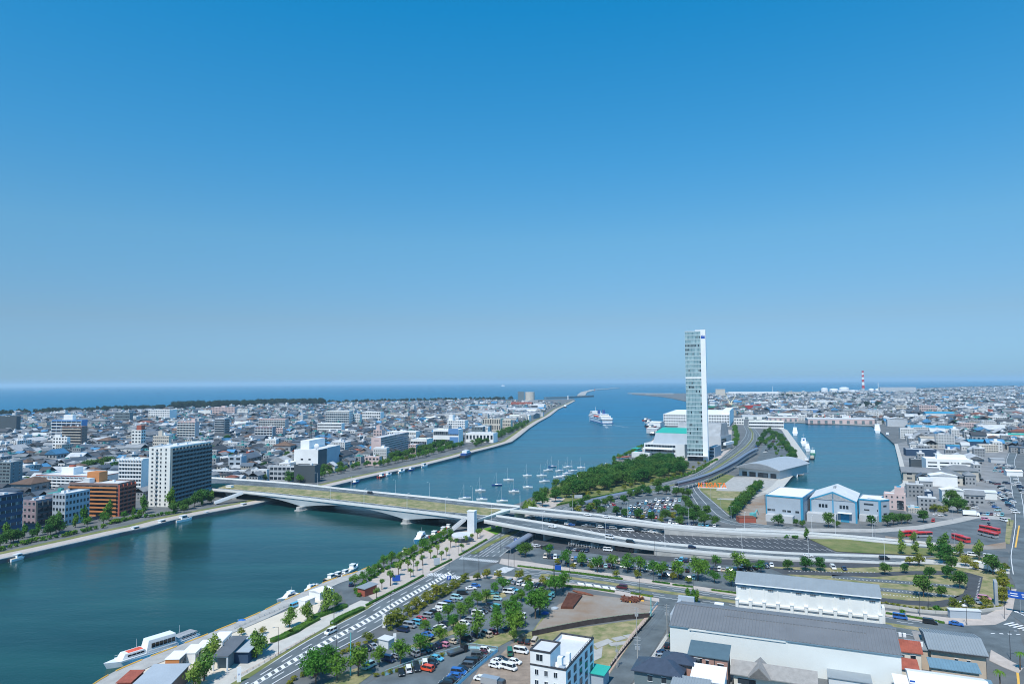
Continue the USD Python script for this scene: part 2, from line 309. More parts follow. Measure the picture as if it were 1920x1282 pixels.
def line_mark(mb, pts, w=0.25, dash=None, z=Z_MARK):
    """Painted line along a world polyline; dash: (painted, gap) metres."""
    p = resample(np.c_[pts, np.zeros(len(pts))], 1.0)
    a, b = offset_line(p, -w / 2), offset_line(p, w / 2)
    for i in range(len(p) - 1):
        if dash and (i % int(sum(dash))) >= dash[0]: continue
        mb.quad((*b[i][:2], z), (*b[i + 1][:2], z), (*a[i + 1][:2], z), (*a[i][:2], z))
marks = MB()
la, ra = pair(A_L[:8], A_R[:8])
for t, w, d in ((0.05, .3, None), (0.97, .3, None), (0.26, .3, (5, 5)), (0.74, .3, (5, 5))):
    line_mark(marks, [along(la, ra, t, i) for i in range(len(la))], w, d)
mid0, mid1 = np.array([along(la, ra, 0.41, i) for i in range(len(la))]), np.array([along(la, ra, 0.60, i) for i in range(len(la))])
for c in (mid0, mid1): line_mark(marks, c, .22)
p0, p1 = resample(np.c_[mid0, mid0[:, 0] * 0], .72), resample(np.c_[mid1, mid1[:, 0] * 0], .72); n = min(len(p0), len(p1)); k = 0
p0, p1 = resamp2(p0, n), resamp2(p1, n)
while k + 3 < n:
    marks.quad((*p0[k + 1], Z_MARK), (*p0[k + 3], Z_MARK), (*p1[k + 2], Z_MARK), (*p1[k], Z_MARK)) if k > 0 else None
    k += 4
la2, ra2 = pair(A_L[8:15], A_R[10:16], 200)
for t, w, d in ((0.04, .25, None), (0.97, .25, None), (0.2, .25, (4, 4)), (.34, .25, (4, 4)), (0.64, .25, (4, 4)), (0.8, .25, (4, 4)), (.44, .22, None), (.55, .22, None)):
    line_mark(marks, [along(la2, ra2, t, i) for i in range(len(la2))], w, d)
la3, ra3 = pair(A_L[14:], A_R[15:], 200)
for t, w, d in ((0.05, .25, None), (0.95, .25, None), (0.25, .25, (4, 4)), (0.75, .25, (4, 4)), (.43, .22, None), (.57, .22, None)):
    line_mark(marks, [along(la3, ra3, t, i) for i in range(len(la3))], w, d)
lb, rb = pair(B_F[1:10], B_N[1:10])
for t, w, d in ((0.05, .25, None), (0.95, .25, None), (0.22, .25, (5, 5)), (0.78, .25, (5, 5)), (.42, .22, None), (.60, .22, None)):
    line_mark(marks, [along(lb, rb, t, i) for i in range(len(lb))], w, d)
le, re_ = pair(E_L, E_R)
for t, w, d in ((.06, .25, None), (.5, .25, None), (.94, .25, None)): line_mark(marks, [along(le, re_, t, i) for i in range(len(le))], w, d)
lc, rc_ = pair(C_L[2:], C_R[2:])
for t, w, d in ((.1, .25, None), (.9, .25, None)): line_mark(marks, [along(lc, rc_, t, i) for i in range(len(lc))], w, d)
def zebra(mb, a, b, length, bar=0.5, gap=0.6, z=Z_MARK + .002):
    """Crossing from a to b (pixels); bars run across the walking line."""
    a, b = G(*a)[:2], G(*b)[:2]; d = b - a; L = np.linalg.norm(d); d /= L; n_ = np.array([-d[1], d[0]]); s = 0.0
    while s + bar < L:
        q = a + d * s; r_ = a + d * (s + bar)
        mb.quad((*(q - n_ * length / 2), z), (*(r_ - n_ * length / 2), z), (*(r_ + n_ * length / 2), z), (*(q + n_ * length / 2), z)); s += bar + gap
zebra(marks, (805, 1076), (862, 1083), 4.5); zebra(marks, (864, 1046), (934, 1053), 4.0)
for q, r_ in (((955, 1064), (935, 1073)), ): zebra(marks, q, r_, 6.0, .8, .5)
zebra(marks, (1890, 1168), (1935, 1182), 5.0, .7, .8); zebra(marks, (1858, 1187), (1935, 1190), 0.6, 1.2, 1.4)
for px in ((1913, 1112), (1911, 1149), (1925, 1114), (1924, 1150)):       # turn arrows
    q = G(*px); marks.box(-.25, .25, -2.6, 1.0, Z_MARK, Z_MARK + .004, 0, (q[0], q[1], 0)); marks.add([(q[0] - .8, q[1] + 1.0, Z_MARK + .004), (q[0] + .8, q[1] + 1.0, Z_MARK + .004), (q[0], q[1] + 2.8, Z_MARK + .004)], [[0, 1, 2]])
# white waiting boxes painted on the near lanes of the cross street, the hatched bay of the boulevard
for x0, x1 in ((1082, 1094), (1097, 1109), (1113, 1125), (1129, 1139), (1143, 1152)):
    marks.sheet(GP([(x0, 1091 + (x0 - 1080) * .14), (x1, 1091 + (x1 - 1080) * .14), (x1 + 3, 1096 + (x1 - 1080) * .14), (x0 + 3, 1096 + (x0 - 1080) * .14)]), Z_MARK + .02)
marks.sheet(GP([(776, 1132), (800, 1116), (835, 1098), (842, 1098), (802, 1122), (784, 1132)]), Z_MARK)
struct('road_marking', marks, 'white_paint', 'white lane lines, hatching and crossings')
ym = MB()
line_mark(ym, [G(1911, 985)[:2], G(1904, 1026)[:2]], .7); line_mark(ym, [G(1907, 1252)[:2], G(1912, 1300)[:2]], .6)
struct('road_marking', ym, 'yellow_paint', 'yellow edge lines of the right hand street')
# planted medians and verges
def verge(name, pts, w, z, m_, label=None):
    P = LineString(GP(pts)).buffer(w / 2, cap_style=1); struct(name, MB().prism(P, -.2, z), m_, label)
verge('median', [(888, 1037), (925, 1016), (958, 1001), (990, 985)], 3.0, .25, 'grass', 'green planted median of the boulevard')
mB = [along(lb, rb, .51, i) for i in range(30, 400, 4)]
struct('median', MB().prism(LineString(mB).buffer(1.6), -.2, .22), 'dry_grass', 'grassy median of the cross street')
mA3 = [along(la3, ra3, .5, i) for i in range(4, 196, 4)]
struct('median', MB().prism(LineString(mA3).buffer(1.3), -.2, .3), 'grass', 'green median of the curving boulevard')
area('verge', [(660, 1147), (700, 1131), (690, 1141), (605, 1184), (545, 1219), (480, 1262), (400, 1312), (390, 1306), (456, 1268), (528, 1225), (590, 1188), (627, 1167)], .12, 'grass', 'mown strip between walkway and boulevard', True)
area('verge', [(905, 991), (925, 1000), (930, 1002), (955, 989), (975, 975), (985, 968), (960, 970), (935, 985)], .12, 'fresh_grass', 'bright green grass by the viaduct pier', True)
# parking grounds
area('parking_ground', [(985, 1037), (1010, 1026), (1110, 1036), (1180, 1046), (1380, 1060), (1440, 1063), (1470, 1075), (1390, 1109), (1250, 1090), (1120, 1072), (1040, 1062), (1000, 1053)], Z_LOT, 'asphalt', 'grey asphalt of the tree lined car park')
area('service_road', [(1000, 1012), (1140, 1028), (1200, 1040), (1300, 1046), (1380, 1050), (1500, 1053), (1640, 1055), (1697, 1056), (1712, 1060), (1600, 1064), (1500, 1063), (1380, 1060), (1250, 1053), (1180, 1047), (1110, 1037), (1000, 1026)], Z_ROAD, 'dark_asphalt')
area('pavement', [(940, 1047), (985, 1052), (1040, 1061), (1120, 1071), (1250, 1091), (1385, 1110), (1383, 1117), (1297, 1104), (1170, 1087), (1067, 1073), (970, 1064), (936, 1056)], Z_PAVE, 'pavement', 'pinkish pavement along the cross street', True)
area('pavement', [(1640, 1142), (1720, 1151), (1780, 1158), (1850, 1152), (1885, 1135), (1893, 1105), (1906, 1104), (1899, 1144), (1886, 1163), (1866, 1171), (1814, 1172.5), (1745, 1166), (1662, 1155)], Z_PAVE, 'pavement', 'pale pavement around the street corner', True)
area('pavement', [(1858, 1218), (1893, 1238), (1920, 1251), (1910, 1262), (1880, 1250), (1855, 1238)], Z_PAVE, 'pavement', None, True)
area('pavement', [(866, 1082.5), (905, 1077), (975, 1082), (1038, 1089), (1120, 1100), (1236, 1122), (1236, 1128), (1120, 1107), (1040, 1094), (975, 1088), (905, 1083), (868, 1091)], Z_PAVE, 'pavement', None, True)
area('pavement', [(1234, 1135), (1194, 1187), (1124, 1290), (1112, 1290), (1184, 1187), (1228, 1135)], Z_PAVE, 'pink_pavement', None, True)
area('pavement', [(1250, 1187), (1199, 1265), (1182, 1290), (1188, 1290), (1206, 1266), (1256, 1190)], Z_PAVE, 'pale_concrete', None, True)
area('lawn', [(1440, 1060), (1690, 1062), (1720, 1057), (1800, 1060), (1870, 1075), (1886, 1100), (1880, 1144), (1800, 1149), (1720, 1140), (1640, 1127), (1560, 1100), (1460, 1072)], Z_LOT, 'dry_grass', 'patchy lawn around the looping lane')
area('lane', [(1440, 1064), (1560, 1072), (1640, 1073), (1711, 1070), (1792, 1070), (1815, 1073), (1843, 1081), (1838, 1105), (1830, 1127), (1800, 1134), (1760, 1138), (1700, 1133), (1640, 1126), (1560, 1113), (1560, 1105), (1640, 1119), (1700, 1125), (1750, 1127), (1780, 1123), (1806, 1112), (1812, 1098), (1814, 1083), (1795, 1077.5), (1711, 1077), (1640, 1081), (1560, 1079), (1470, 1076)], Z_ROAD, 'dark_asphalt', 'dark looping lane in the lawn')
area('lane', [(1560, 1077), (1620, 1083), (1740, 1092), (1810, 1099), (1808, 1104), (1740, 1098), (1620, 1089), (1560, 1083)], Z_ROAD, 'asphalt')
area('lane', [(1560, 1090), (1643, 1100), (1730, 1109), (1800, 1117), (1790, 1121), (1730, 1116), (1643, 1107), (1560, 1098)], Z_ROAD, 'asphalt')
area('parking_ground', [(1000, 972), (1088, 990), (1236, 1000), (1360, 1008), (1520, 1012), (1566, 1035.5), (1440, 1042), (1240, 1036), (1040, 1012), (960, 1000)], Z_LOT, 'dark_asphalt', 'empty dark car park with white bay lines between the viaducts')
bays = MB()
for k in range(30):
    for (x0, y0), (x1, y1), (dx, dy) in (((1094, 993), (1512, 1013.5), (0, 0)), ((1120, 1000), (1525, 1021), (0, 0)), ((1240, 1014), (1555, 1031), (0, 0))):
        t = k / 29.0; c = G(x0 + (x1 - x0) * t, y0 + (y1 - y0) * t); h = math.radians(10)
        bays.box(-.1, .1, -2.4, 2.4, Z_MARK, Z_MARK + .004, h, (c[0], c[1], 0))
struct('road_marking', bays, 'white_paint', 'white bay lines of the empty car park')
area('lawn', [(1518, 1011), (1580, 1011), (1677, 1021), (1757, 1031), (1800, 1040), (1735, 1041.5), (1620, 1037), (1568, 1034)], .3, 'grass', 'sloping weedy grass between the two merging roads')
area('lawn', [(1677, 1022), (1757, 1029), (1860, 1048), (1880, 1056), (1860, 1062), (1735, 1046), (1800, 1041)], .1, 'dry_grass')
area('bus_yard', [(1640, 998), (1700, 990), (1780, 980), (1830, 970), (1890, 973), (1885, 1015), (1850, 1021), (1755, 1019), (1680, 1009)], Z_LOT, 'asphalt', 'grey asphalt yard where red buses park')
area('road', [(1380, 989), (1500, 990), (1640, 991), (1720, 985), (1790, 972), (1830, 963), (1895, 970), (1895, 976), (1835, 971), (1795, 980), (1730, 992), (1650, 998), (1500, 996), (1380, 996)], Z_ROAD, 'concrete', 'pale road behind the bus yard')
area('road', [(1677, 1013), (1760, 1022), (1890, 1034), (1895, 1045), (1757, 1034), (1677, 1022)], Z_ROAD + .02, 'asphalt')
area('road', [(1690, 1045), (1760, 1050), (1893, 1064), (1893, 1076), (1760, 1058), (1690, 1054)], Z_ROAD + .02, 'pale_concrete')
area('verge', [(1660, 1005), (1755, 1018), (1850, 1022), (1886, 1016), (1886, 1028), (1850, 1030), (1755, 1025), (1660, 1011)], .2, 'bare_earth', None, True)
area('verge', [(1888, 975), (1901, 975), (1893, 1020), (1884, 1018)], .1, 'dry_grass')
area('forecourt', [(1343, 917), (1375, 894), (1460, 893), (1472, 908), (1440, 925), (1395, 938), (1345, 936)], Z_LOT + .02, 'concrete', 'grey forecourt of the arched hall')
area('lawn', [(1296, 906), (1320, 904), (1352, 887), (1378, 892), (1345, 917), (1347, 936), (1397, 938), (1388, 950), (1370, 966), (1350, 950), (1314, 922)], Z_LOT, 'grass', 'lawn below the orange letters')
area('lawn', [(1317, 919), (1392, 921), (1382, 934), (1337, 934)], Z_LOT + .05, 'dry_grass', 'dry square of lawn')
area('yard', [(1372, 968), (1400, 945), (1432, 920), (1438, 985), (1400, 980)], Z_LOT, 'bare_earth', 'bare ground beside the blue trimmed sheds')
area('park', [(985, 948), (1052, 905), (1090, 893), (1180, 868), (1245, 866), (1300, 880), (1240, 905), (1135, 928), (1045, 948), (985, 968)], Z_LOT, 'grass', 'grass floor of the riverside grove')
area('plaza', [(1128, 882), (1180, 862), (1225, 855), (1222, 866), (1180, 876), (1140, 890)], Z_LOT + .04, 'pale_concrete')
area('plaza', [(985, 948), (1040, 930), (1060, 934), (1040, 950), (985, 968)], Z_LOT + .04, 'pavement')
area('plaza', [(1300, 880), (1330, 868), (1345, 850), (1372, 840), (1352, 858), (1330, 873), (1290, 893)], Z_LOT + .05, 'pavement')
area('parking_ground', [(1058, 960), (1140, 943), (1210, 930), (1292, 928), (1312, 955), (1345, 986), (1240, 985), (1150, 972)], Z_LOT, 'asphalt', 'crowded asphalt car park ringed by trees')
area('vacant_lot', [(1048, 1132), (1094, 1112), (1222, 1127), (1226, 1140), (1218, 1156), (1173, 1160), (1102, 1170), (998, 1186), (1010, 1170), (1032, 1146)], Z_LOT, 'bare_earth', 'bare reddish vacant lot with stacked rusty steel')
area('verge', [(1030, 1150), (1010, 1172), (996, 1188), (1218, 1158), (1213, 1168), (1190, 1202), (1150, 1262), (1110, 1295), (1060, 1290), (1062, 1232), (1000, 1199), (965, 1206), (960, 1190), (1020, 1140)], Z_LOT - .01, 'dry_grass', 'weedy ground below the dark fence')
slabs = MB()
for q in ([(1112, 1207), (1140, 1197), (1150, 1203), (1120, 1215)], [(1146, 1196), (1165, 1192), (1176, 1196), (1156, 1202)], [(1168, 1191), (1190, 1187), (1192, 1194), (1180, 1197)], [(1108, 1212), (1118, 1218), (1130, 1212), (1128, 1232), (1112, 1240)], [(1140, 1206), (1182, 1200), (1178, 1207), (1146, 1211)]): slabs.prism(GP(q), -.1, .14)
struct('concrete_slab', slabs, 'concrete', 'cracked concrete slabs in the weeds')
area('parking_ground', [(870, 1300), (900, 1250), (935, 1230), (960, 1205), (1000, 1200), (1062, 1232), (1062, 1300)], Z_LOT + .01, 'rubble', 'beige gravel yard beside the white office')
area('parking_ground', [(695, 1245), (700, 1207), (745, 1190), (800, 1152), (866, 1092), (905, 1084), (985, 1090), (1055, 1108), (1045, 1132), (1025, 1145), (1000, 1180), (958, 1203), (935, 1215), (884, 1207), (830, 1221), (722, 1258), (640, 1310), (575, 1310)], Z_LOT, 'asphalt', 'asphalt car park planted with trees')
area('parking_ground', [(722, 1264), (831, 1228), (884, 1213), (932, 1220), (900, 1246), (845, 1305), (640, 1305)], Z_LOT + .02, 'asphalt', 'asphalt lot inside the pale blue fence')
for q in ([(760, 1215), (800, 1195), (818, 1196), (775, 1222)], [(843, 1170), (870, 1160), (876, 1166), (850, 1180)], [(900, 1120), (945, 1110), (950, 1118), (905, 1130)], [(800, 1200), (850, 1180), (856, 1186), (806, 1206)], [(580, 1300), (640, 1262), (690, 1245), (700, 1262), (640, 1305)], [(885, 1206), (935, 1212), (985, 1185), (975, 1180), (900, 1196)]):
    area('verge', q, .14, 'dry_grass', None, True)
area('plaza', [(1405, 892), (1425, 850), (1440, 812), (1470, 806), (1484, 822), (1496, 840), (1506, 857), (1494, 873), (1478, 893)], Z_LOT, 'asphalt')
area('plaza', [(1192, 850), (1300, 864), (1345, 851), (1372, 832), (1372, 806), (1250, 801), (1225, 824)], Z_LOT, 'pavement')
area('port_ground', [(1684, 860), (1677, 832), (1760, 815), (1900, 830), (1900, 962), (1830, 966), (1780, 974), (1700, 962), (1662, 930), (1693, 905)], Z_LOT, 'port_grey', 'grey yards of the fishing port')
strip('quay', shore_world([(1662, 927), (1693, 905), (1692, 898), (1684, 860), (1677, 832)]), 0, 4, .2, 'pale_concrete')
strip('quay', shore_world(RIGHT_SHORE[[p[0] for p in RIGHT_SHORE].index(1455):[p[0] for p in RIGHT_SHORE].index(1452) + 1]), 0, 9, .2, 'pale_concrete', 'pale quay on the basin side of the peninsula')
strip('quay', shore_world(FAR_SHORE[2:6]), 0, 10, .3, 'pale_concrete', 'far quay of the basin')
# ---------------------------------------------------------------- bridge and viaducts
mat('bridge_concrete', (0.44, 0.44, 0.43), rough=0.75, vary=0.1, scale=0.15, detail=6)
mat('bridge_paint', (0.62, 0.63, 0.62), rough=0.6, vary=0.06, scale=0.2, detail=5)
mat('girder', (0.40, 0.44, 0.46), rough=0.6, vary=0.06, scale=0.2)
def edge(px, step=6.0, sig=2.0): return smooth_line([G(x, y, z) for x, y, z in px], step, sig)
PARAPET = 1.0
NEAR = edge([(340, 911, 7), (395, 915, 7.), (480, 922, 7.), (562, 931, 7), (650, 941, 7), (762, 954, 7), (870, 966.5, 7.2), (895, 971, 7.2), (929, 977, 7.2), (1001, 991, 6.8), (1060, 1000, 6.3), (1120, 1009, 5.7), (1207, 1022.5, 4.6), (1360, 1036, 3.0), (1490, 1045, 1.9), (1560, 1048, 1.4), (1620, 1051, 1.1), (1695, 1054, 1.0)])
NEAR_FAR = edge([(340, 908, 7), (395, 911, 7), (480, 917.5, 7), (562, 925.5, 7), (615, 931, 7), (750, 946, 7), (870, 959.5, 7.2), (903, 960, 7.2), (1045, 981, 6.4), (1088, 992, 6.0), (1211, 1014, 4.6), (1360, 1025, 3.0), (1392, 1029, 2.7), (1499, 1036, 1.9), (1677, 1040, 1.1), (1735, 1043, 1.0)])
FAR_NEAR = edge([(340, 901, 7), (395, 904, 7), (480, 909, 7), (630, 920, 7), (805, 938, 7), (905, 950, 7), (931, 951, 7), (1054, 964, 6.6), (1120, 970, 6.2), (1170, 975, 5.8), (1236, 984, 5.2), (1360, 994.5, 3.6), (1508, 1001, 2.2), (1583, 1005, 1.5), (1677, 1016, 1.0), (1760, 1022.5, 1.0)])
FAR = edge([(340, 890, 7), (395, 893.5, 7), (480, 899, 7), (555, 904.5, 7), (630, 913, 7), (700, 920, 7), (805, 930, 7), (880, 938, 7), (960, 945.5, 7), (1060, 956, 6.6), (1120, 962, 6.2), (1170, 969, 5.8), (1236, 980, 5.2), (1360, 990, 3.6), (1500, 995, 2.2), (1583, 1001, 1.5), (1677, 1010, 1.0), (1760, 1017, 1.0)])
def even(line, n):
    s = np.r_[0, np.cumsum(np.linalg.norm(np.diff(line[:, :2], axis=0), axis=1))]; t = np.linspace(0, s[-1], n)
    return np.stack([np.interp(t, s, line[:, k]) for k in range(3)], 1)
def cut(line, x0, x1):
    q = np.array([proj(p)[0] for p in line]); return line[(q >= x0) & (q <= x1)]
def parapet(a, w, h=PARAPET):
    """Wall of height h standing along line a (its top line), w wide to the right of its direction."""
    b = offset_line(a, w); mb = MB(); dz = np.array([0, 0, h])
    mb.loft([np.array([p, q, q - dz, p - dz]) for p, q in zip(a, b)]); return mb
def deck(name_thing, l, r, girder_depth, inset, label_road):
    """Road deck between two parapet-top lines; returns the parts' meshes."""
    n = max(len(l), len(r)); l, r = even(l, n), even(r, n); up = np.array([0, 0, 1.0])
    slab = MB(); slab.loft([np.array([a - up, b - up, b - up * 2.1, a - up * 2.1]) for a, b in zip(l, r)])
    top = MB(); top.loft([np.array([a + (b - a) * .05 - up * .96, b + (a - b) * .05 - up * .96]) for a, b in zip(l, r)], close=False)
    gird = MB(); gird.loft([np.array([a + (b - a) * inset - up * 2.1, b + (a - b) * inset - up * 2.1, b + (a - b) * (inset + .08) - up * (2.1 + d), a + (b - a) * (inset + .08) - up * (2.1 + d)]) for a, b, d in zip(l, r, girder_depth(l) if callable(girder_depth) else [girder_depth] * n)])
    ln = MB()
    for t, dash in ((.12, 0), (.5, 1), (.88, 0)):
        for i in range(n - 1):
            if dash and i % 2: continue
            a0, a1 = l[i] + (r[i] - l[i]) * t - up * .94, l[i + 1] + (r[i + 1] - l[i + 1]) * t - up * .94; d = (r[i] - l[i]) / np.linalg.norm(r[i] - l[i]) * .12
            ln.quad(a0 - d, a0 + d, a1 + d, a1 - d)
    return slab, top, gird, ln
bridge = Thing('road_bridge', 'long pale concrete river bridge with a grassy median and arched girder', 'bridge')
qN = NEAR[np.argmin([abs(proj(p)[0] - 893) for p in NEAR])]
XN, XNF, XFN, XF = [proj(l[np.argmin(np.linalg.norm(l[:, :2] - qN[:2], axis=1))])[0] + .5 for l in (NEAR, NEAR_FAR, FAR_NEAR, FAR)]
bl, br = cut(FAR, 0, XF), cut(NEAR, 0, XN)
W1, W2 = G(562, 957, WATER), G(762, 981, WATER)
def haunch(line):
    out = []
    for p in line:
        d = min(np.linalg.norm(p[:2] - W1[:2]), np.linalg.norm(p[:2] - W2[:2])); out.append(0.9 + 4.2 * max(0, 1 - d / 48.0) ** 1.9)
    return out
n = 70; L_, R_ = even(bl, n), even(br, n); up = np.array([0, 0, 1.0])
slab = MB(); slab.loft([np.array([a - up, b - up, b - up * 1.7, a - up * 1.7]) for a, b in zip(L_, R_)])
bridge.part('deck', slab, 'bridge_paint')
gd = haunch(R_)
g1 = MB(); g1.loft([np.array([a + (b - a) * .01 - up * 1.7, b + (a - b) * .012 - up * 1.7, b + (a - b) * .02 - up * (1.7 + d), a + (b - a) * .02 - up * (1.7 + d)]) for a, b, d in zip(L_, R_, gd)])
bridge.part('girder', g1, 'girder')
bridge.part('parapet', parapet(bl, .35), 'bridge_paint'); bridge.part('parapet', parapet(br, -.35), 'bridge_paint')
nf, fn = even(cut(NEAR_FAR, 0, XNF), n), even(cut(FAR_NEAR, 0, XFN), n); fr, nr = even(bl, n), even(br, n)
for a, b in ((fr, fn), (nf, nr)):
    t = MB(); t.loft([np.array([p + (q - p) * .06 - up * .95, q + (p - q) * .06 - up * .95]) for p, q in zip(a, b)], close=False); bridge.part('road_surface', t, 'asphalt')
    ln = MB()
    for i in range(n - 1):
        for tt in (.1, .5, .9):
            if tt == .5 and i % 2: continue
            p, q = a[i] + (b[i] - a[i]) * tt - up * .93, a[i + 1] + (b[i + 1] - a[i + 1]) * tt - up * .93; d = (b[i] - a[i]) / np.linalg.norm(b[i] - a[i]) * .13; ln.quad(p - d, p + d, q + d, q - d)
    bridge.part('lane_marking', ln, 'white_paint')
t = MB(); t.loft([np.array([p - up * .6, p + (q - p) * .5 - up * .45, q - up * .6, q - up * 1.0, p - up * 1.0]) for p, q in zip(fn, nf)]); bridge.part('grass_median', t, 'dry_grass')
dirB = (W2 - W1)[:2] / np.linalg.norm((W2 - W1)[:2]); angB = math.atan2(dirB[1], dirB[0])
for w in (W1, W2):
    p = MB(); outline = Polygon([(-2.2, 0), (-1.6, -1.8), (1.6, -1.8), (2.2, 0), (2.2, 30), (1.6, 32), (-1.6, 32), (-2.2, 30)])
    v = MB().prism(outline, -9, .6).arr(); p.add(turn(v[0], angB, (w[0], w[1], 0)), v[1])
    v = MB().prism(outline.buffer(1.2), -9, -1.5).arr(); p.add(turn(v[0], angB, (w[0], w[1], 0)), v[1]); bridge.part('pier', p, 'concrete')
for px in (438, 880):
    a, b = L_[np.argmin([abs(proj(q)[0] - px) for q in L_])], R_[np.argmin([abs(proj(q)[0] - px) for q in R_])]
    p = MB(); c = (a + b) / 2; half = np.linalg.norm((b - a)[:2]) / 2 * .9; ang = math.atan2((b - a)[1], (b - a)[0]); [p.box(-half, half, -1.5, 1.5, -3, c[2] - 2.3, ang, (c[0], c[1], 0))] if px < 500 else [p.tube((*(c[:2] + (b - a)[:2] * q), -2), (*(c[:2] + (b - a)[:2] * q), c[2] - 2.3), 1.1, 1.1, 12) for q in (-.4, -.13, .13, .4)]; bridge.part('abutment', p, 'bridge_concrete')

def viaduct(label, l, r, wall_x, pier_px):
    t = Thing('viaduct', label, 'viaduct'); n_ = max(len(l), len(r)); l, r = even(l, n_), even(r, n_)
    slab, top, gird, ln = deck('viaduct', l, r, .9, .2, None)
    k = next((i for i in range(n_) if proj(r[i])[0] > wall_x), n_ - 1)
    t.part('deck', slab, 'bridge_concrete'); t.part('road_surface', top, 'asphalt'); t.part('lane_marking', ln, 'white_paint')
    gl = MB(); lo, ro = l[:k + 1], r[:k + 1]
    gl.loft([np.array([a + (b - a) * .2 - up * 2.1, b + (a - b) * .2 - up * 2.1, b + (a - b) * .28 - up * 3.1, a + (b - a) * .28 - up * 3.1]) for a, b in zip(lo, ro)]); t.part('girder', gl, 'bridge_concrete')
    t.part('parapet', parapet(l, .35), 'bridge_paint'); t.part('parapet', parapet(r, -.35), 'bridge_paint')
    w = MB(); w.loft([np.array([a + (b - a) * .02 - up * 1.6, b + (a - b) * .02 - up * 1.6, (b + (a - b) * .02) * [1, 1, 0] - up, (a + (b - a) * .02) * [1, 1, 0] - up]) for a, b in zip(l[k:], r[k:])]); t.part('retaining_wall', w, 'concrete')
    for px in pier_px:
        i = int(np.argmin([abs(proj(q)[0] - px) for q in r])); a, b = l[i], r[i]; c = (a + b) / 2; ang = math.atan2((b - a)[1], (b - a)[0]); hw = np.linalg.norm((b - a)[:2]) * .27
        p = MB(); p.prism([(hw * math.cos(q) + c[0] if 0 else c[0] + math.cos(ang) * hw * math.cos(q) - math.sin(ang) * 1.1 * math.sin(q), c[1] + math.sin(ang) * hw * math.cos(q) + math.cos(ang) * 1.1 * math.sin(q)) for q in np.linspace(0, 2 * PI, 14, endpoint=False)], -.5, c[2] - 2.9); t.part('pier', p, 'bridge_concrete')
    return t
viaduct('far curving concrete viaduct descending behind the empty car park', cut(FAR, XF, 1800), cut(FAR_NEAR, XFN, 1800), 1238, [958, 1060, 1118, 1178, 1222])
viaduct('near concrete viaduct with pale parapet in front of the empty car park', cut(NEAR_FAR, XNF, 1800), cut(NEAR, XN, 1800), 1207, [936, 1012, 1072, 1104, 1136, 1185])
# ---------------------------------------------------------------- kinds: trees
def leafmat(name, lo, hi, rand=0.16):
    usdkit.material(stage, '/World/Looks/' + name, {
        'g': ('geometry', {}), 'n': ('noise_texture', {'scale': 0.8, 'detail': 4.0}), 'r': ('rgb_ramp', {'ramp': [(0.3, lo), (0.7, hi)]}),
        'o': ('object_info', {}), 'ma': ('math', {'math_type': 'multiply_add', 'value2': 2 * rand, 'value3': 1 - rand}), 'mb': ('math', {'math_type': 'multiply_add', 'value2': -0.05, 'value3': 0.525}), 'h': ('hsv', {}),
        'd': ('principled_bsdf', {'roughness': 0.6, 'specular_ior_level': 0.25}), 't': ('translucent_bsdf', {}), 'm': ('mix_closure', {'fac': 0.32})},
        [('g.position', 'n.vector'), ('n.fac', 'r.fac'), ('o.random', 'ma.value1'), ('o.random', 'mb.value1'), ('ma.value', 'h.value'), ('mb.value', 'h.hue'), ('r.color', 'h.color'),
         ('h.color', 'd.base_color'), ('h.color', 't.color'), ('d.BSDF', 'm.closure1'), ('t.BSDF', 'm.closure2')], surface='m.closure')
leafmat('leaf_green', (0.040, 0.125, 0.012), (0.13, 0.30, 0.03)); leafmat('leaf_dark', (0.024, 0.085, 0.014), (0.085, 0.215, 0.03))
leafmat('leaf_light', (0.10, 0.20, 0.03), (0.19, 0.31, 0.05)); leafmat('leaf_yellow', (0.11, 0.15, 0.015), (0.26, 0.27, 0.03)); leafmat('leaf_pine', (0.014, 0.036, 0.014), (0.035, 0.066, 0.024))
mat('bark', (0.10, 0.075, 0.055), rough=0.9, vary=0.3, scale=3)
nrng = np.random.default_rng(5)
def leaf_cloud(blobs, n, size, rng, droop=0.0):
    """n leaf clumps spread through the outer shells of ellipsoids (cx,cy,cz,rx,ry,rz)."""
    B = np.array(blobs, float); wgt = np.prod(B[:, 3:], axis=1) ** .67; k = rng.choice(len(B), n, p=wgt / wgt.sum())
    d = rng.normal(size=(n, 3)); d /= np.linalg.norm(d, axis=1, keepdims=True)
    c = B[k, :3] + d * B[k, 3:] * (rng.random((n, 1)) ** .35)
    nrm = d + rng.normal(size=(n, 3)) * .55 + [0, 0, .25]; nrm /= np.linalg.norm(nrm, axis=1, keepdims=True)
    t = np.cross(nrm, rng.normal(size=(n, 3))); t /= np.linalg.norm(t, axis=1, keepdims=True); b = np.cross(nrm, t); t[:, 2] -= droop
    s = size * (0.6 + .8 * rng.random((n, 1)))
    V = np.stack([c - t * s * .5, c + b * s * .34, c + t * s * .5, c - b * s * .34], 1).reshape(-1, 3); F = np.arange(4 * n).reshape(-1, 4); return V, F
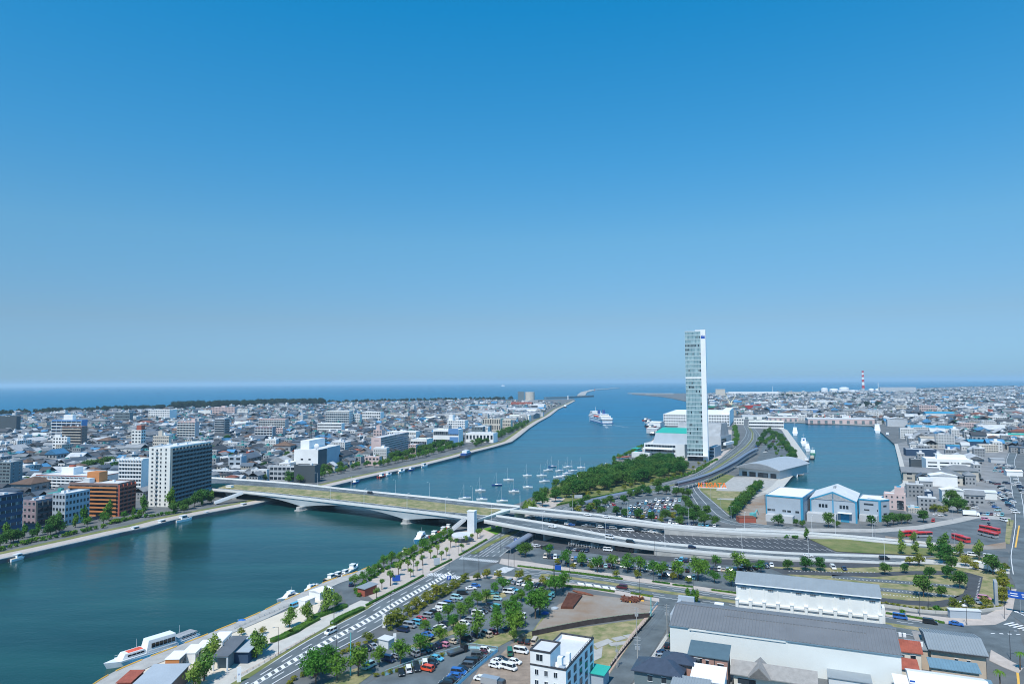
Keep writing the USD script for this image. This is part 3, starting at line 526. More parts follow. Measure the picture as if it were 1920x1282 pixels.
def tree_kind(name, height, width, leaf, n=700, size=.7, trunk=.3, base=.25, blobs=7, shape='round', seed=0):
    rng = np.random.default_rng(seed); k = kind_class(name); t = MB(); r0 = height * .022 + .05
    t.tube((0, 0, -.2), (0, 0, height * trunk), r0, r0 * .75, 6); t.tube((0, 0, height * trunk), (rng.normal() * .15, rng.normal() * .15, height * .75), r0 * .75, r0 * .25, 5)
    bl = []
    for i in range(blobs):
        a = 2 * PI * (i / blobs + rng.random() * .15); f = rng.random()
        if shape == 'round':
            z = height * (base + (1 - base) * (.25 + .55 * f)); rr = width * .5 * (1 - abs(f - .4) * .9) * rng.uniform(.45, .85)
            bl.append((math.cos(a) * rr, math.sin(a) * rr, z, width * .25 * rng.uniform(.55, 1.35), width * .25 * rng.uniform(.55, 1.35), height * .16 * rng.uniform(.6, 1.35)))
        elif shape == 'cone':
            f = i / max(1, blobs - 1); z = height * (base + (1 - base) * (.1 + .85 * f)); rr = width * .5 * (1 - f * .85)
            bl.append((math.cos(a) * rr * .25, math.sin(a) * rr * .25, z, rr * .8 + .15, rr * .8 + .15, height * .11))
        elif shape == 'oval':
            f = i / max(1, blobs - 1); z = height * (base + (1 - base) * (.12 + .78 * f)); rr = width * .5 * math.sin(PI * (.2 + .7 * f))
            bl.append((math.cos(a) * rr * .4, math.sin(a) * rr * .4, z, rr * .8, rr * .8, height * .13))
        t.tube((0, 0, height * trunk * .95), bl[-1][:3], r0 * .45, r0 * .12, 4, caps=False)
    bl.append((0, 0, height * (base + (1 - base) * .55), width * .34, width * .34, height * (1 - base) * .36))
    k_t = Thing.part(k, 'trunk', t, 'bark'); Thing.part(k, 'crown', leaf_cloud(bl, n, size, rng, .25 if leaf == 'leaf_light' else 0), leaf); k.size = (width, height); return k
T = {'round': [tree_kind('street_tree', 7.5, 6.2, 'leaf_green', 1000, .52, .3, .2, 10, 'round', s) for s in (1, 2, 3, 4, 5, 6)],
     'dark': [tree_kind('dark_tree', 10, 9.5, 'leaf_dark', 1200, .8, .25, .15, 12, 'round', s) for s in (11, 12, 13, 14, 15)],
     'young': [tree_kind('young_tree', 5.2, 2.9, 'leaf_light', 230, .5, .45, .42, 5, 'round', s) for s in (21, 22, 23)],
     'willow': [tree_kind('willow_tree', 8, 6.0, 'leaf_light', 1000, .6, .2, .1, 8, 'oval', s) for s in (31, 32)],
     'oval': [tree_kind('tall_tree', 9, 4.4, 'leaf_green', 600, .7, .15, .08, 7, 'oval', s) for s in (41, 42)],
     'lightoval': [tree_kind('ginkgo_tree', 6.5, 4.0, 'leaf_light', 500, .55, .25, .2, 6, 'oval', s) for s in (45, 46)],
     'yellow': [tree_kind('yellowing_tree', 5.0, 5.4, 'leaf_yellow', 500, .6, .25, .15, 7, 'round', s) for s in (51, 52)],
     'pine': [tree_kind('pine_tree', 11, 8, 'leaf_pine', 420, 1.3, .3, .25, 6, 'round', s) for s in (61, 62, 63)],
     'shrub': [tree_kind('shrub', 1.7, 2.4, 'leaf_green', 200, .42, .1, -.1, 5, 'round', s) for s in (71, 72)],
     'yshrub': [tree_kind('yellow_shrub', 2.0, 3.0, 'leaf_yellow', 220, .45, .1, -.1, 5, 'round', s) for s in (75, 76)]}
def palm_kind():
    k = kind_class('palm_tree'); t = MB(); t.tube((0, 0, -.2), (.1, 0, 5.2), .22, .15, 7); f = MB(); rng = np.random.default_rng(8)
    for i in range(18):
        a = 2 * PI * i / 18 + rng.random() * .2; e = .5 * rng.random() + .15; p = [np.array([.1, 0, 5.2])]
        for s in range(5): p.append(p[-1] + .42 * np.array([math.cos(a) * math.cos(e), math.sin(a) * math.cos(e), math.sin(e)])); e -= .42
        w = np.array([-math.sin(a), math.cos(a), 0]) * .28
        for j in range(5): f.quad(p[j] - w * (1 - j * .17), p[j] + w * (1 - j * .17), p[j + 1] + w * (.83 - j * .17), p[j + 1] - w * (.83 - j * .17))
    Thing.part(k, 'trunk', t, 'bark'); Thing.part(k, 'crown', f, 'leaf_green'); return k
T['palm'] = [palm_kind()]

# ---------------------------------------------------------------- kinds: vehicles
plain('car_glass', (0.015, 0.02, 0.025), .08, .6); plain('tyre', (0.02, 0.02, 0.02), .8, .2); plain('lamp_glass', (0.75, 0.75, 0.72), .2, .5); plain('tail_red', (0.45, 0.02, 0.02), .3, .5)
CAR_COLOURS = {'white': (.80, .80, .80), 'black': (.014, .015, .018), 'silver': (.42, .44, .46), 'grey': (.12, .13, .145), 'dark blue': (.015, .03, .09), 'blue': (.03, .13, .42), 'red': (.45, .02, .025), 'orange red': (.75, .09, .03), 'light blue': (.10, .42, .60), 'teal': (.10, .36, .40), 'beige': (.55, .46, .36), 'pink': (.62, .25, .36), 'maroon': (.10, .01, .02), 'green': (.02, .15, .09), 'mint': (.36, .58, .60)}
for c_, v_ in CAR_COLOURS.items(): plain('car_' + c_.replace(' ', '_'), v_, .28, .5, 0.35 if c_ in ('silver', 'grey', 'dark blue') else 0.0, .7)
def car_kind(colour, style):
    """Length along +x (front at +x), centred, wheels on z = 0."""
    L, W, Ht = {'sedan': (4.5, 1.72, 1.45), 'hatchback': (3.9, 1.68, 1.52), 'minivan': (4.6, 1.74, 1.85), 'kei car': (3.4, 1.48, 1.68), 'van': (4.7, 1.7, 2.0)}[style]
    k = kind_class(colour.replace(' ', '_') + '_' + style.replace(' ', '_')); h2 = L / 2
    prof = {'sedan': [(-h2, .38), (-h2, .86), (-h2 + .35, .94), (-h2 + .75, .95), (h2 - 1.25, .92), (h2 - .25, .78), (h2, .6), (h2, .34)],
            'hatchback': [(-h2, .38), (-h2, .9), (-h2 + .1, .96), (h2 - 1.0, .95), (h2 - .2, .8), (h2, .62), (h2, .34)],
            'minivan': [(-h2, .4), (-h2, 1.0), (-h2 + .08, 1.05), (h2 - .8, 1.04), (h2 - .15, .88), (h2, .66), (h2, .36)],
            'kei car': [(-h2, .4), (-h2, .95), (-h2 + .06, 1.0), (h2 - .65, .98), (h2 - .12, .82), (h2, .62), (h2, .36)],
            'van': [(-h2, .42), (-h2, 1.1), (-h2 + .05, 1.15), (h2 - .45, 1.12), (h2 - .08, .9), (h2, .66), (h2, .38)]}[style]
    cab = {'sedan': (-h2 + .6, -h2 + 1.25, h2 - 2.1, h2 - 1.3), 'hatchback': (-h2 + .08, -h2 + .45, h2 - 1.75, h2 - .95), 'minivan': (-h2 + .05, -h2 + .25, h2 - 1.5, h2 - .72), 'kei car': (-h2 + .04, -h2 + .2, h2 - 1.2, h2 - .6), 'van': (-h2 + .03, -h2 + .1, h2 - .95, h2 - .4)}[style]
    zb = max(p[1] for p in prof) - .03; b = MB(); w = W / 2
    rings = [np.array([(x, y * s, z) for x, z in prof]) for y, s in ((-w, .9), (-w, 1), (w, 1), (w, .9))]
    rings[0][:, 1] = -w; rings[3][:, 1] = w; rings[1][:, 1] = -w + .0; b.loft([np.array([(x, -w, z) for x, z in prof]), np.array([(x, w, z) for x, z in prof])])
    # roof skin with pillars
    r0, r1, r2, r3 = cab; wi = w - .2; g = MB()
    low = np.array([(r0, -w + .05, zb), (r3, -w + .05, zb), (r3, w - .05, zb), (r0, w - .05, zb)]); hi = np.array([(r1, -wi, Ht - .07), (r2, -wi, Ht - .07), (r2, wi, Ht - .07), (r1, wi, Ht - .07)])
    g.loft([low, hi]); roof = MB(); e = .04
    roof.loft([hi + [[-e, -e, -.03], [e, -e, -.03], [e, e, -.03], [-e, e, -.03]], hi + [[0, 0, .05], [-.1, 0, .05], [-.1, 0, .05], [0, 0, .05]]])
    for i in range(4): roof.tube(low[i], hi[i], .05, .05, 4, False)
    for s in (-1, 1):
        m0 = (r0 + r3) / 2 - .1; roof.tube((m0, s * (w - .04), zb), ((r1 + r2) / 2 - .05, s * wi, Ht - .05), .05, .05, 4, False)
    p_ = 'car_' + colour.replace(' ', '_')
    Thing.part(k, 'body', b, p_); Thing.part(k, 'cabin_glass', g, 'car_glass'); Thing.part(k, 'roof', roof, p_)
    for x in (-h2 + .75, h2 - .8):
        for s in (-1, 1): Thing.part(k, 'wheel', MB().tube((x, s * (w - .18), .31), (x, s * (w + .015), .31), .31, .31, 9), 'tyre')
    for s in (-1, 1):
        Thing.part(k, 'headlight', MB().box(h2 - .1, h2 + .012, s * w * .72 - .18, s * w * .72 + .18, .62 if style != 'sedan' else .58, .76 if style != 'sedan' else .7), 'lamp_glass')
        Thing.part(k, 'tail_light', MB().box(-h2 - .012, -h2 + .1, s * w * .8 - .1, s * w * .8 + .1, .7, .92), 'tail_red')
    return k
_cars = {}
def car(colour, style):
    if (colour, style) not in _cars: _cars[colour, style] = car_kind(colour, style)
    return _cars[colour, style]

# ---------------------------------------------------------------- kinds: lamps and poles
plain('white_metal', (.72, .73, .74), .4, .5); plain('grey_metal', (.33, .35, .37), .45, .5); plain('dark_metal', (.05, .052, .06), .5, .4); plain('teal_metal', (.12, .42, .42), .5, .4); plain('sign_blue', (.012, .075, .36), .4, .5); plain('sign_white', (.8, .8, .8), .45, .4)
def lamp_kind(name, h, m_, arm=1.8, double=False, r=.09):
    k = kind_class(name); Thing.part(k, 'pole', MB().tube((0, 0, 0), (0, 0, h), r, r * .6, 6), m_)
    for s in ((1, -1) if double else (1,)):
        Thing.part(k, 'arm', MB().tube((0, 0, h - .05), (s * arm, 0, h + .25), r * .5, r * .4, 5), m_); Thing.part(k, 'lamp_head', MB().box(min(s * arm, s * (arm + .7)), max(s * arm, s * (arm + .7)), -.16, .16, h + .18, h + .34), 'white_metal' if m_ == 'white_metal' else 'grey_metal')
    return k
LAMP_W, LAMP_D, LAMP_P = lamp_kind('bridge_lamp', 9.5, 'white_metal', 1.6), lamp_kind('dark_lamp', 8.5, 'dark_metal', 1.2, r=.1), lamp_kind('plaza_lamp', 7, 'grey_metal', .5, True)
def utility_kind():
    k = kind_class('utility_pole'); Thing.part(k, 'pole', MB().tube((0, 0, 0), (0, 0, 11.5), .2, .13, 8), 'concrete')
    for z in (11.1, 10.4, 9.2): Thing.part(k, 'crossarm', MB().box(-1.0, 1.0, -.06, .06, z, z + .12), 'grey_metal')
    for s in (-.45, .45): Thing.part(k, 'transformer', MB().tube((s, .25, 7.7), (s, .25, 8.7), .28, .28, 10), 'grey_metal')
    return k
UTIL = utility_kind()
def scatter(name, label, kinds, places, group=None):
    """Everything of one sort past what is told apart: one instancer. places: (kind index, position, turn, scale)."""
    p = numbered('/World', name); pi = UsdGeom.PointInstancer.Define(stage, p); meta(pi.GetPrim(), label, None, group, 'stuff')
    for i, k in enumerate(kinds):
        q = f'{p}/kind_{i:03d}'; UsdGeom.Xform.Define(stage, q).GetPrim().GetReferences().AddInternalReference(k.path); pi.GetPrototypesRel().AddTarget(q)
    pi.CreateProtoIndicesAttr(Vt.IntArray([int(x[0]) for x in places])); pi.CreatePositionsAttr(Vt.Vec3fArray([Gf.Vec3f(*map(float, x[1])) for x in places]))
    pi.CreateOrientationsAttr(Vt.QuathArray([Gf.Quath(math.cos(x[2] / 2), 0, 0, math.sin(x[2] / 2)) for x in places])); pi.CreateScalesAttr(Vt.Vec3fArray([Gf.Vec3f(*map(float, x[3] if np.ndim(x[3]) else [x[3]] * 3)) for x in places]))
ORD = 'first second third fourth fifth sixth seventh eighth ninth tenth eleventh twelfth thirteenth fourteenth fifteenth sixteenth seventeenth eighteenth nineteenth twentieth'.split()
def nth(i):
    if i < 20: return ORD[i]
    t, u = divmod(i + 1, 10); tens = ['', '', 'twenty', 'thirty', 'forty', 'fifty', 'sixty', 'seventy', 'eighty', 'ninety'][t] if t < 10 else 'hundred and ' + str(i - 99)
    return (tens[:-1] + 'ieth') if u == 0 and t < 10 else tens + '-' + ORD[u - 1]
# ---------------------------------------------------------------- buildings
W = dict(white=(.70, .70, .69), offwhite=(.66, .66, .63), grey=(.42, .44, .46), palegrey=(.55, .57, .58), beige=(.52, .47, .40), pink=(.52, .40, .38), brown=(.22, .15, .13), orange=(.46, .19, .07), lightblue=(.33, .38, .43), blue=(.10, .22, .42), navy=(.03, .06, .11), dark=(.06, .075, .085), slate=(.13, .17, .185), purple=(.28, .22, .24), redbrown=(.32, .09, .06))
for k_, c_ in W.items(): mat('wall_' + k_, c_, rough=.8, vary=.07, scale=.12, detail=6, spec=.25)
mat('roof_grey', (.30, .32, .34), rough=.8, vary=.2, scale=.15, detail=6); mat('roof_pale', (.56, .58, .60), rough=.7, vary=.1, scale=.12, detail=6); mat('roof_white', (.74, .75, .76), rough=.6, vary=.05, scale=.1)
mat('roof_teal', (.03, .36, .30), rough=.6, vary=.08, scale=.1); mat('roof_blue', (.04, .26, .42), rough=.6, vary=.1, scale=.1); mat('roof_red', (.36, .10, .06), rough=.7, vary=.15, scale=.2); mat('roof_beige', (.42, .38, .32), rough=.8, vary=.12, scale=.15)
usdkit.material(stage, '/World/Looks/window_glass', {'g': ('geometry', {}), 'n': ('white_noise_texture', {}), 'v': ('vector_math', {'math_type': 'snap', 'vector2': (2.5, 2.5, 3.2)}), 'r': ('rgb_ramp', {'ramp': [(0, (.012, .018, .025)), (.8, (.03, .042, .055)), (1, (.10, .12, .13))]}),
    'p': ('principled_bsdf', {'roughness': .06, 'specular_ior_level': .6})}, [('g.position', 'v.vector1'), ('v.vector', 'n.vector'), ('n.value', 'r.fac'), ('r.color', 'p.base_color')], surface='p.BSDF')
plain('frame_white', (.7, .71, .71), .5, .4); plain('frame_dark', (.05, .05, .055), .5, .4)
LAND = []                                     # named buildings that labels of small houses can refer to
class Block:
    """Box building whose near corner stands at a ground point; local +x runs right and back, +y runs left and back."""
    def __init__(s, name, label, corner, top, xl, xr, h, cat='building', z=None, short=None, base_z=0.0, LU=None, LV=None, thing=None):
        s.h = math.radians(h); s.V, s.U = np.array([math.sin(s.h), math.cos(s.h)]), np.array([-math.cos(s.h), math.sin(s.h)])
        s.c = np.asarray(corner, float)[:2] if len(corner) == 3 else G(*corner, base_z)[:2]
        s.H = z if z is not None else z_at(s.c, top)
        s.LU = LU or s.reach(s.U, xl, -1) or 12.0; s.LV = LV or (s.reach(s.V, xr, 1) if xr is not None else None)
        if not s.LV or s.LV > 2.2 * s.LU and s.c[0] > 0 and xr > 1400 and h < 28: s.LV = min(max(.55 * s.LU, 9.0), 32.0)
        s.rz = PI / 2 - s.h
        s.t = thing or Thing(name, label, cat, (*s.c, base_z), s.rz)
        s.own = thing is None
        if short: LAND.append((short, s.c + s.U * s.LU / 2 + s.V * s.LV / 2))
        foot = [s.c, s.c + s.V * s.LV, s.c + s.V * s.LV + s.U * s.LU, s.c + s.U * s.LU]; FOOT.append(Polygon(foot).buffer(3))
    def reach(s, d, px, sign):
        lo, hi = 0.0, 400.0
        for _ in range(50):
            m_ = (lo + hi) / 2; q = s.c + d * m_
            if (proj((*q, 0))[0] - px) * sign < 0: lo = m_
            else: hi = m_
        return None if lo > 399 or lo < 1.5 else lo
    def walls(s, m_, z0=-.5, roof='roof_grey', rim=.7, x0=0, x1=None, y0=0, y1=None, z1=None, label=None):
        x1 = s.LV if x1 is None else x1; y1 = s.LU if y1 is None else y1; z1 = s.H if z1 is None else z1
        mb = MB().box(x0, x1, y0, y1, z0, z1 - rim)
        if rim:
            t_ = .35
            for a in ((x0, x1, y0, y0 + t_), (x0, x1, y1 - t_, y1), (x0, x0 + t_, y0 + t_, y1 - t_), (x1 - t_, x1, y0 + t_, y1 - t_)): mb.box(*a, z1 - rim, z1)
        s.t.part('wall', mb, m_, label); t_ = .35 if rim else -.15
        s.t.part('roof', MB().box(x0 + t_, x1 - t_, y0 + t_, y1 - t_, z1 - rim - .05, z1 - rim + .12 + (0 if rim else .15)), roof)
    def panel(s, mb, face, a, b, z0, z1, out=.07, at=0.0):
        """Thin slab on the left face (y from a to b) or the right face (x from a to b)."""
        if face == 'L': mb.box(at - out, at + .02, a, b, z0, z1)
        else: mb.box(a, b, at - out, at + .02, z0, z1)
    def grid(s, face, floors, cols, fw=.6, fh=.5, m_='window_glass', z0=0.0, z1=None, a0=0.0, a1=None, at=0.0, skip=None, single=False, frame=None):
        L = s.LU if face == 'L' else s.LV; a1 = L if a1 is None else a1; z1 = s.H - .6 if z1 is None else z1; ch, cw = (z1 - z0) / floors, (a1 - a0) / cols; mb = MB(); fr = MB()
        for i in range(floors):
            for j in range(cols):
                if skip and skip(i, j): continue
                a, b, c, d = a0 + cw * (j + .5 - fw / 2), a0 + cw * (j + .5 + fw / 2), z0 + ch * (i + .58 - fh / 2), z0 + ch * (i + .58 + fh / 2)
                if single:
                    one = MB(); s.panel(one, face, a, b, c, d, .05, at); w = s.t.part('window', one, m_); f = MB()
                    for q in ((a - .08, b + .08, d, d + .08), (a - .08, b + .08, c - .1, c), (a - .08, a, c, d), (b, b + .08, c, d), ((a + b) / 2 - .03, (a + b) / 2 + .03, c, d)): s.panel(f, face, *q, .1, at)
                    s.t.part('frame', f, frame or 'frame_white', under=w)
                else:
                    s.panel(mb, face, a, b, c, d, .06, at); s.panel(fr, face, a - .1, b + .1, c - .16, c, .16, at)
        if not single: s.t.part('windows', mb, m_, kind='stuff'); s.t.part('sills', fr, 'wall_palegrey', kind='stuff')
    def ribbon(s, face, floors, fh=.45, m_='window_glass', z0=0.0, z1=None, a0=.4, a1=None, at=0.0, mull=3.0):
        L = s.LU if face == 'L' else s.LV; a1 = L - .4 if a1 is None else a1; z1 = s.H - .6 if z1 is None else z1; ch = (z1 - z0) / floors; fr = MB()
        for i in range(floors):
            one = MB(); s.panel(one, face, a0, a1, z0 + ch * (i + .55 - fh / 2), z0 + ch * (i + .55 + fh / 2), .06, at); s.t.part('window_band', one, m_)
            n_ = max(1, int((a1 - a0) / mull))
            for j in range(n_ + 1): q = a0 + (a1 - a0) * j / n_; s.panel(fr, face, q - .07, q + .07, z0 + ch * (i + .55 - fh / 2), z0 + ch * (i + .55 + fh / 2), .12, at)
        s.t.part('mullions', fr, 'frame_white', kind='stuff')
    def balconies(s, face, floors, m_, depth=1.3, ph=1.1, z0=0.0, z1=None, a0=.2, a1=None, fins=0, at=0.0, glass='window_glass', fh=.62):
        L = s.LU if face == 'L' else s.LV; a1 = L - .2 if a1 is None else a1; z1 = s.H - .8 if z1 is None else z1; ch = (z1 - z0) / floors; fn = MB()
        for i in range(floors):
            z = z0 + ch * i; one = MB(); s.panel(one, face, a0, a1, z, z + .2, depth, at)
            if face == 'L': one.box(at - depth, at - depth + .12, a0, a1, z + .2, z + ph)
            else: one.box(a0, a1, at - depth, at - depth + .12, z + .2, z + ph)
            s.t.part('balcony', one, m_); g = MB(); s.panel(g, face, a0 + .3, a1 - .3, z + .3, z + .3 + ch * fh, .05, at); s.t.part('window_band', g, glass)
        for j in range(fins + 1 if fins else 0): q = a0 + (a1 - a0) * j / fins; s.panel(fn, face, q - .1, q + .1, z0, z1, depth - .05, at)
        if fins: s.t.part('party_walls', fn, m_, kind='stuff')
    def roofbox(s, x0, x1, y0, y1, hgt, m_, name='penthouse', label=None):
        s.t.part(name, MB().box(s.LV * x0, s.LV * x1, s.LU * y0, s.LU * y1, s.H - .75, s.H + hgt), m_, label)
    def plant(s, n_, seed=1):
        r_ = random.Random(seed)
        for _ in range(n_):
            x, y, a, b = r_.uniform(.15, .8) * s.LV, r_.uniform(.15, .8) * s.LU, r_.uniform(1, 2.4), r_.uniform(1, 2.4); s.t.part('rooftop_unit', MB().box(x, min(x + a, s.LV - .5), y, min(y + b, s.LU - .5), s.H - .8, s.H + r_.uniform(.4, 1.3)), 'wall_palegrey')
    def gable(s, m_, rise, ridge='V', over=.5, x0=0, x1=None, y0=0, y1=None, z=None, wall=None, thick=.25, name='roof'):
        """Pitched roof over the block: ridge along local x ('V') or y ('U')."""
        x1 = s.LV if x1 is None else x1; y1 = s.LU if y1 is None else y1; z = s.H if z is None else z
        X0, X1, Y0, Y1 = x0 - over, x1 + over, y0 - over, y1 + over; mb = MB()
        if ridge == 'V':
            ym = (y0 + y1) / 2; dz = rise / ((y1 - y0) / 2) * over
            pr = [(Y0, z - dz), (ym, z + rise), (Y1, z - dz), (Y1, z - dz + thick), (ym, z + rise + thick), (Y0, z - dz + thick)]
            mb.loft([np.array([(X0, y, q) for y, q in pr]), np.array([(X1, y, q) for y, q in pr])])
            for X in (x0, x1): gb = MB().add([(X, y0, z), (X, y1, z), (X, ym, z + rise)], [[0, 1, 2]]); wall and s.t.part('gable_wall', gb, wall)
        else:
            xm = (x0 + x1) / 2; dz = rise / ((x1 - x0) / 2) * over
            pr = [(X0, z - dz), (xm, z + rise), (X1, z - dz), (X1, z - dz + thick), (xm, z + rise + thick), (X0, z - dz + thick)]
            mb.loft([np.array([(x, Y0, q) for x, q in pr]), np.array([(x, Y1, q) for x, q in pr])])
            for Y in (y0, y1): gb = MB().add([(x0, Y, z), (x1, Y, z), (xm, Y, z + rise)], [[0, 1, 2]]); wall and s.t.part('gable_wall', gb, wall)
        s.t.part(name, mb, m_)
    def hip(s, m_, rise, over=.6, x0=0, x1=None, y0=0, y1=None, z=None, thick=.22):
        x1 = s.LV if x1 is None else x1; y1 = s.LU if y1 is None else y1; z = s.H if z is None else z
        X0, X1, Y0, Y1 = x0 - over, x1 + over, y0 - over, y1 + over; k_ = min(X1 - X0, Y1 - Y0) / 2 * .98; mb = MB()
        a = np.array([(X0, Y0, z - .1), (X1, Y0, z - .1), (X1, Y1, z - .1), (X0, Y1, z - .1)]); b = np.array([(X0 + k_, Y0 + k_, z + rise), (X1 - k_, Y0 + k_, z + rise), (X1 - k_, Y1 - k_, z + rise), (X0 + k_, Y1 - k_, z + rise)])
        mb.loft([a, a + [0, 0, thick], b + [0, 0, thick]]); s.t.part('roof', mb, m_)
FOOT = []
# ---------------------------------------------------------------- left bank: named buildings
def face(b, f, spec, wall):
    if not spec: return
    k = spec[0]
    if k == 'grid': b.grid(f, spec[1], spec[2], *(spec[3:5] if len(spec) > 3 else (.6, .45)))
    elif k == 'ribbon': b.ribbon(f, spec[1])
    elif k == 'balc': b.balconies(f, spec[1], spec[2] if len(spec) > 2 and spec[2] else wall, fins=spec[3] if len(spec) > 3 else 0)
def gen(label, corner, top, xl, xr, wall, L=None, R=None, h=10, roof='roof_pale', short=None, cat='building', name='office_building', extra=None, plant=2):
    if corner[0] < 1000 and corner[1] < 845: corner = (corner[0], corner[1] + .085 * (corner[1] - 719))
    b = Block(name, label, corner, top, xl, xr, h, cat, short=short); wall = 'wall_' + wall; b.walls(wall, roof=roof); face(b, 'L', L, wall); face(b, 'R', R, wall)
    if extra: extra(b)
    if plant: b.plant(plant, int(corner[0]))
    return b
# the tall apartment slab by the bridge
b = gen('tall white apartment slab with a dark balcony side, next to the bridge end', (317, 950), 838, 277, 393, 'offwhite', h=9, short='the tall white apartment slab', cat='apartment block', name='apartment_tower', plant=4)
b.grid('L', 14, 2, .28, .5, a0=b.LU * .08, a1=b.LU * .55); b.grid('L', 14, 1, .3, .4, a0=b.LU * .68, a1=b.LU * .98); b.balconies('L', 14, 'wall_grey', .9, 1.0, a0=b.LU * .56, a1=b.LU * .68)
b.balconies('R', 14, 'wall_slate', 1.5, 1.25, a0=.6, fins=12, fh=.72)
b = gen('white mid rise apartment block with balcony rows left of the tall slab', (266, 927), 860, 223, 283, 'white', ('balc', 9, 'wall_white', 8), None, 9, short='the white balcony block', cat='apartment block', name='apartment_block')
b = gen('long white apartment block with a thin red roof edge, behind the orange one', (182, 932), 893, 66, 240, 'palegrey', ('balc', 6, 'wall_white', 14), None, 12, short='the long white block', cat='apartment block', name='apartment_block')
b.t.part('roof_edge', MB().box(-.3, b.LV, -.3, 0, b.H - .2, b.H + .25).box(-.3, 0, 0, b.LU, b.H - .2, b.H + .25), 'roof_red'); b.roofbox(.3, .6, .55, .75, 5, 'wall_white'); b.t.part('tank', MB().tube((b.LV * .45, b.LU * .65, b.H + 5), (b.LV * .45, b.LU * .65, b.H + 6.4), 2.4, 2.4, 12), 'roof_red')
b = gen('orange brown tiled apartment block with balcony bands facing the river', (220, 968), 906, 128, 251, 'brown', ('balc', 8, 'wall_orange', 0), ('balc', 8, 'wall_redbrown', 4), 10, 'roof_pale', 'the orange brown apartment block', 'apartment block', 'apartment_block')
b.roofbox(.45, .95, .55, .8, 6, 'wall_orange', label='orange stair tower'); b.roofbox(.1, .4, .62, .75, 2.5, 'wall_palegrey')
b = gen('pale blue grey office block with square windows near the river', (121, 986), 925, 97, 167, 'lightblue', ('grid', 5, 4, .6, .5), ('grid', 5, 7, .55, .5), 14, 'roof_pale', 'the pale blue office block')
b = gen('low purple brown office with dark window bands beside the pale blue block', (66, 987), 938, 42, 98, 'purple', ('grid', 4, 3, .5, .45), ('balc', 4, 'wall_dark', 3), 16, 'roof_grey', 'the purple brown office')
b = gen('dark blue glass office at the left edge of the view', (-25, 1012), 932, -70, 41, 'navy', None, ('ribbon', 6), 16, 'roof_grey', 'the dark blue glass office')
b = gen('two tone grey and blue tower at the left edge', (18, 925), 866, -12, 41, 'slate', ('ribbon', 9), ('grid', 9, 2, .2, .4), 12, short='the two tone tower')
b = gen('dark flat topped block far left above the houses', (30, 806), 780, -22, 38, 'dark', None, None, 12, short='the dark flat topped block')
b = gen('white apartment block with blue balcony stripes', (152, 826), 787, 96, 163, 'blue', ('balc', 8, 'wall_white', 6), None, 10, short='the blue striped apartments', cat='apartment block', name='apartment_block'); b.roofbox(.2, .8, .35, .65, 7, 'wall_white')
b = gen('dark brown apartment block in front of the blue striped one', (152, 832), 799, 115, 163, 'brown', ('balc', 8, 'wall_beige', 0), ('grid', 8, 2, .3, .4), 10, short='the dark brown apartments', cat='apartment block', name='apartment_block')
b = gen('small white complex with rounded bays among the tiled roofs', (125, 850), 819, 98, 131, 'white', ('grid', 5, 5), None, 10, short='the small white complex'); b.roofbox(.1, .6, .5, .9, 3, 'wall_white')
b = gen('narrow cream building with a red top storey', (264, 834), 806, 246, 272, 'offwhite', ('grid', 6, 3), ('grid', 6, 2), 10, short='the cream building with red top'); b.roofbox(.1, .95, .05, .55, 6, 'wall_redbrown', label='red top storey')
b = gen('pink brick apartment block in the middle of the roofs', (366, 820), 790, 332, 373, 'pink', ('balc', 8, 'wall_offwhite', 6), None, 11, short='the pink apartment block', cat='apartment block', name='apartment_block'); b.roofbox(.3, .8, .1, .3, 4, 'wall_pink')
b = gen('grey dark balcony block right of the pink apartments', (420, 816), 784, 402, 430, 'grey', ('balc', 9, 'wall_grey', 0), ('balc', 9, 'wall_slate', 0), 11, short='the grey balcony block', cat='apartment block', name='apartment_block')
b = gen('beige stepped building below the pink apartments', (316, 838), 817, 286, 321, 'beige', ('grid', 5, 8), None, 10, short='the beige stepped building'); b.roofbox(.2, .7, .45, .7, 6, 'wall_beige')
gen('far white hospital like complex near the shore', (318, 784), 768, 278, 331, 'white', ('grid', 5, 12), None, 10, short='the far white complex')
gen('dark glazed office near the shore pines', (243, 789), 773, 214, 249, 'slate', ('ribbon', 4), None, 10, short='the dark glazed office')
b = gen('long pink school building near the shore pines', (440, 776), 763.5, 396, 446, 'pink', ('grid', 4, 16), None, 9, short='the pink school'); b.roofbox(.2, .8, .45, .6, 4, 'wall_pink')
gen('low white wing right of the pink school', (465, 776), 767, 444, 467, 'offwhite', ('grid', 3, 8), None, 9); gen('low hall with a green roof left of the pink school', (395, 777), 769, 371, 397, 'offwhite', None, None, 9, 'roof_teal')
b = gen('low flat grey office row beside the bridge approach', (461, 897), 882, 394, 466, 'palegrey', ('ribbon', 2), None, 12, short='the low grey row')
gen('pale blue shop building behind the bridge approach', (452, 884), 855, 428, 462, 'lightblue', ('grid', 3, 2), None, 12); gen('white shop house left of the pale blue shop', (428, 878), 856, 412, 434, 'white', ('grid', 3, 3), None, 12)
gen('narrow white building with a red brick side', (467, 872), 846, 461, 476, 'redbrown', None, ('grid', 4, 2), 12, short='the red brick sided building')
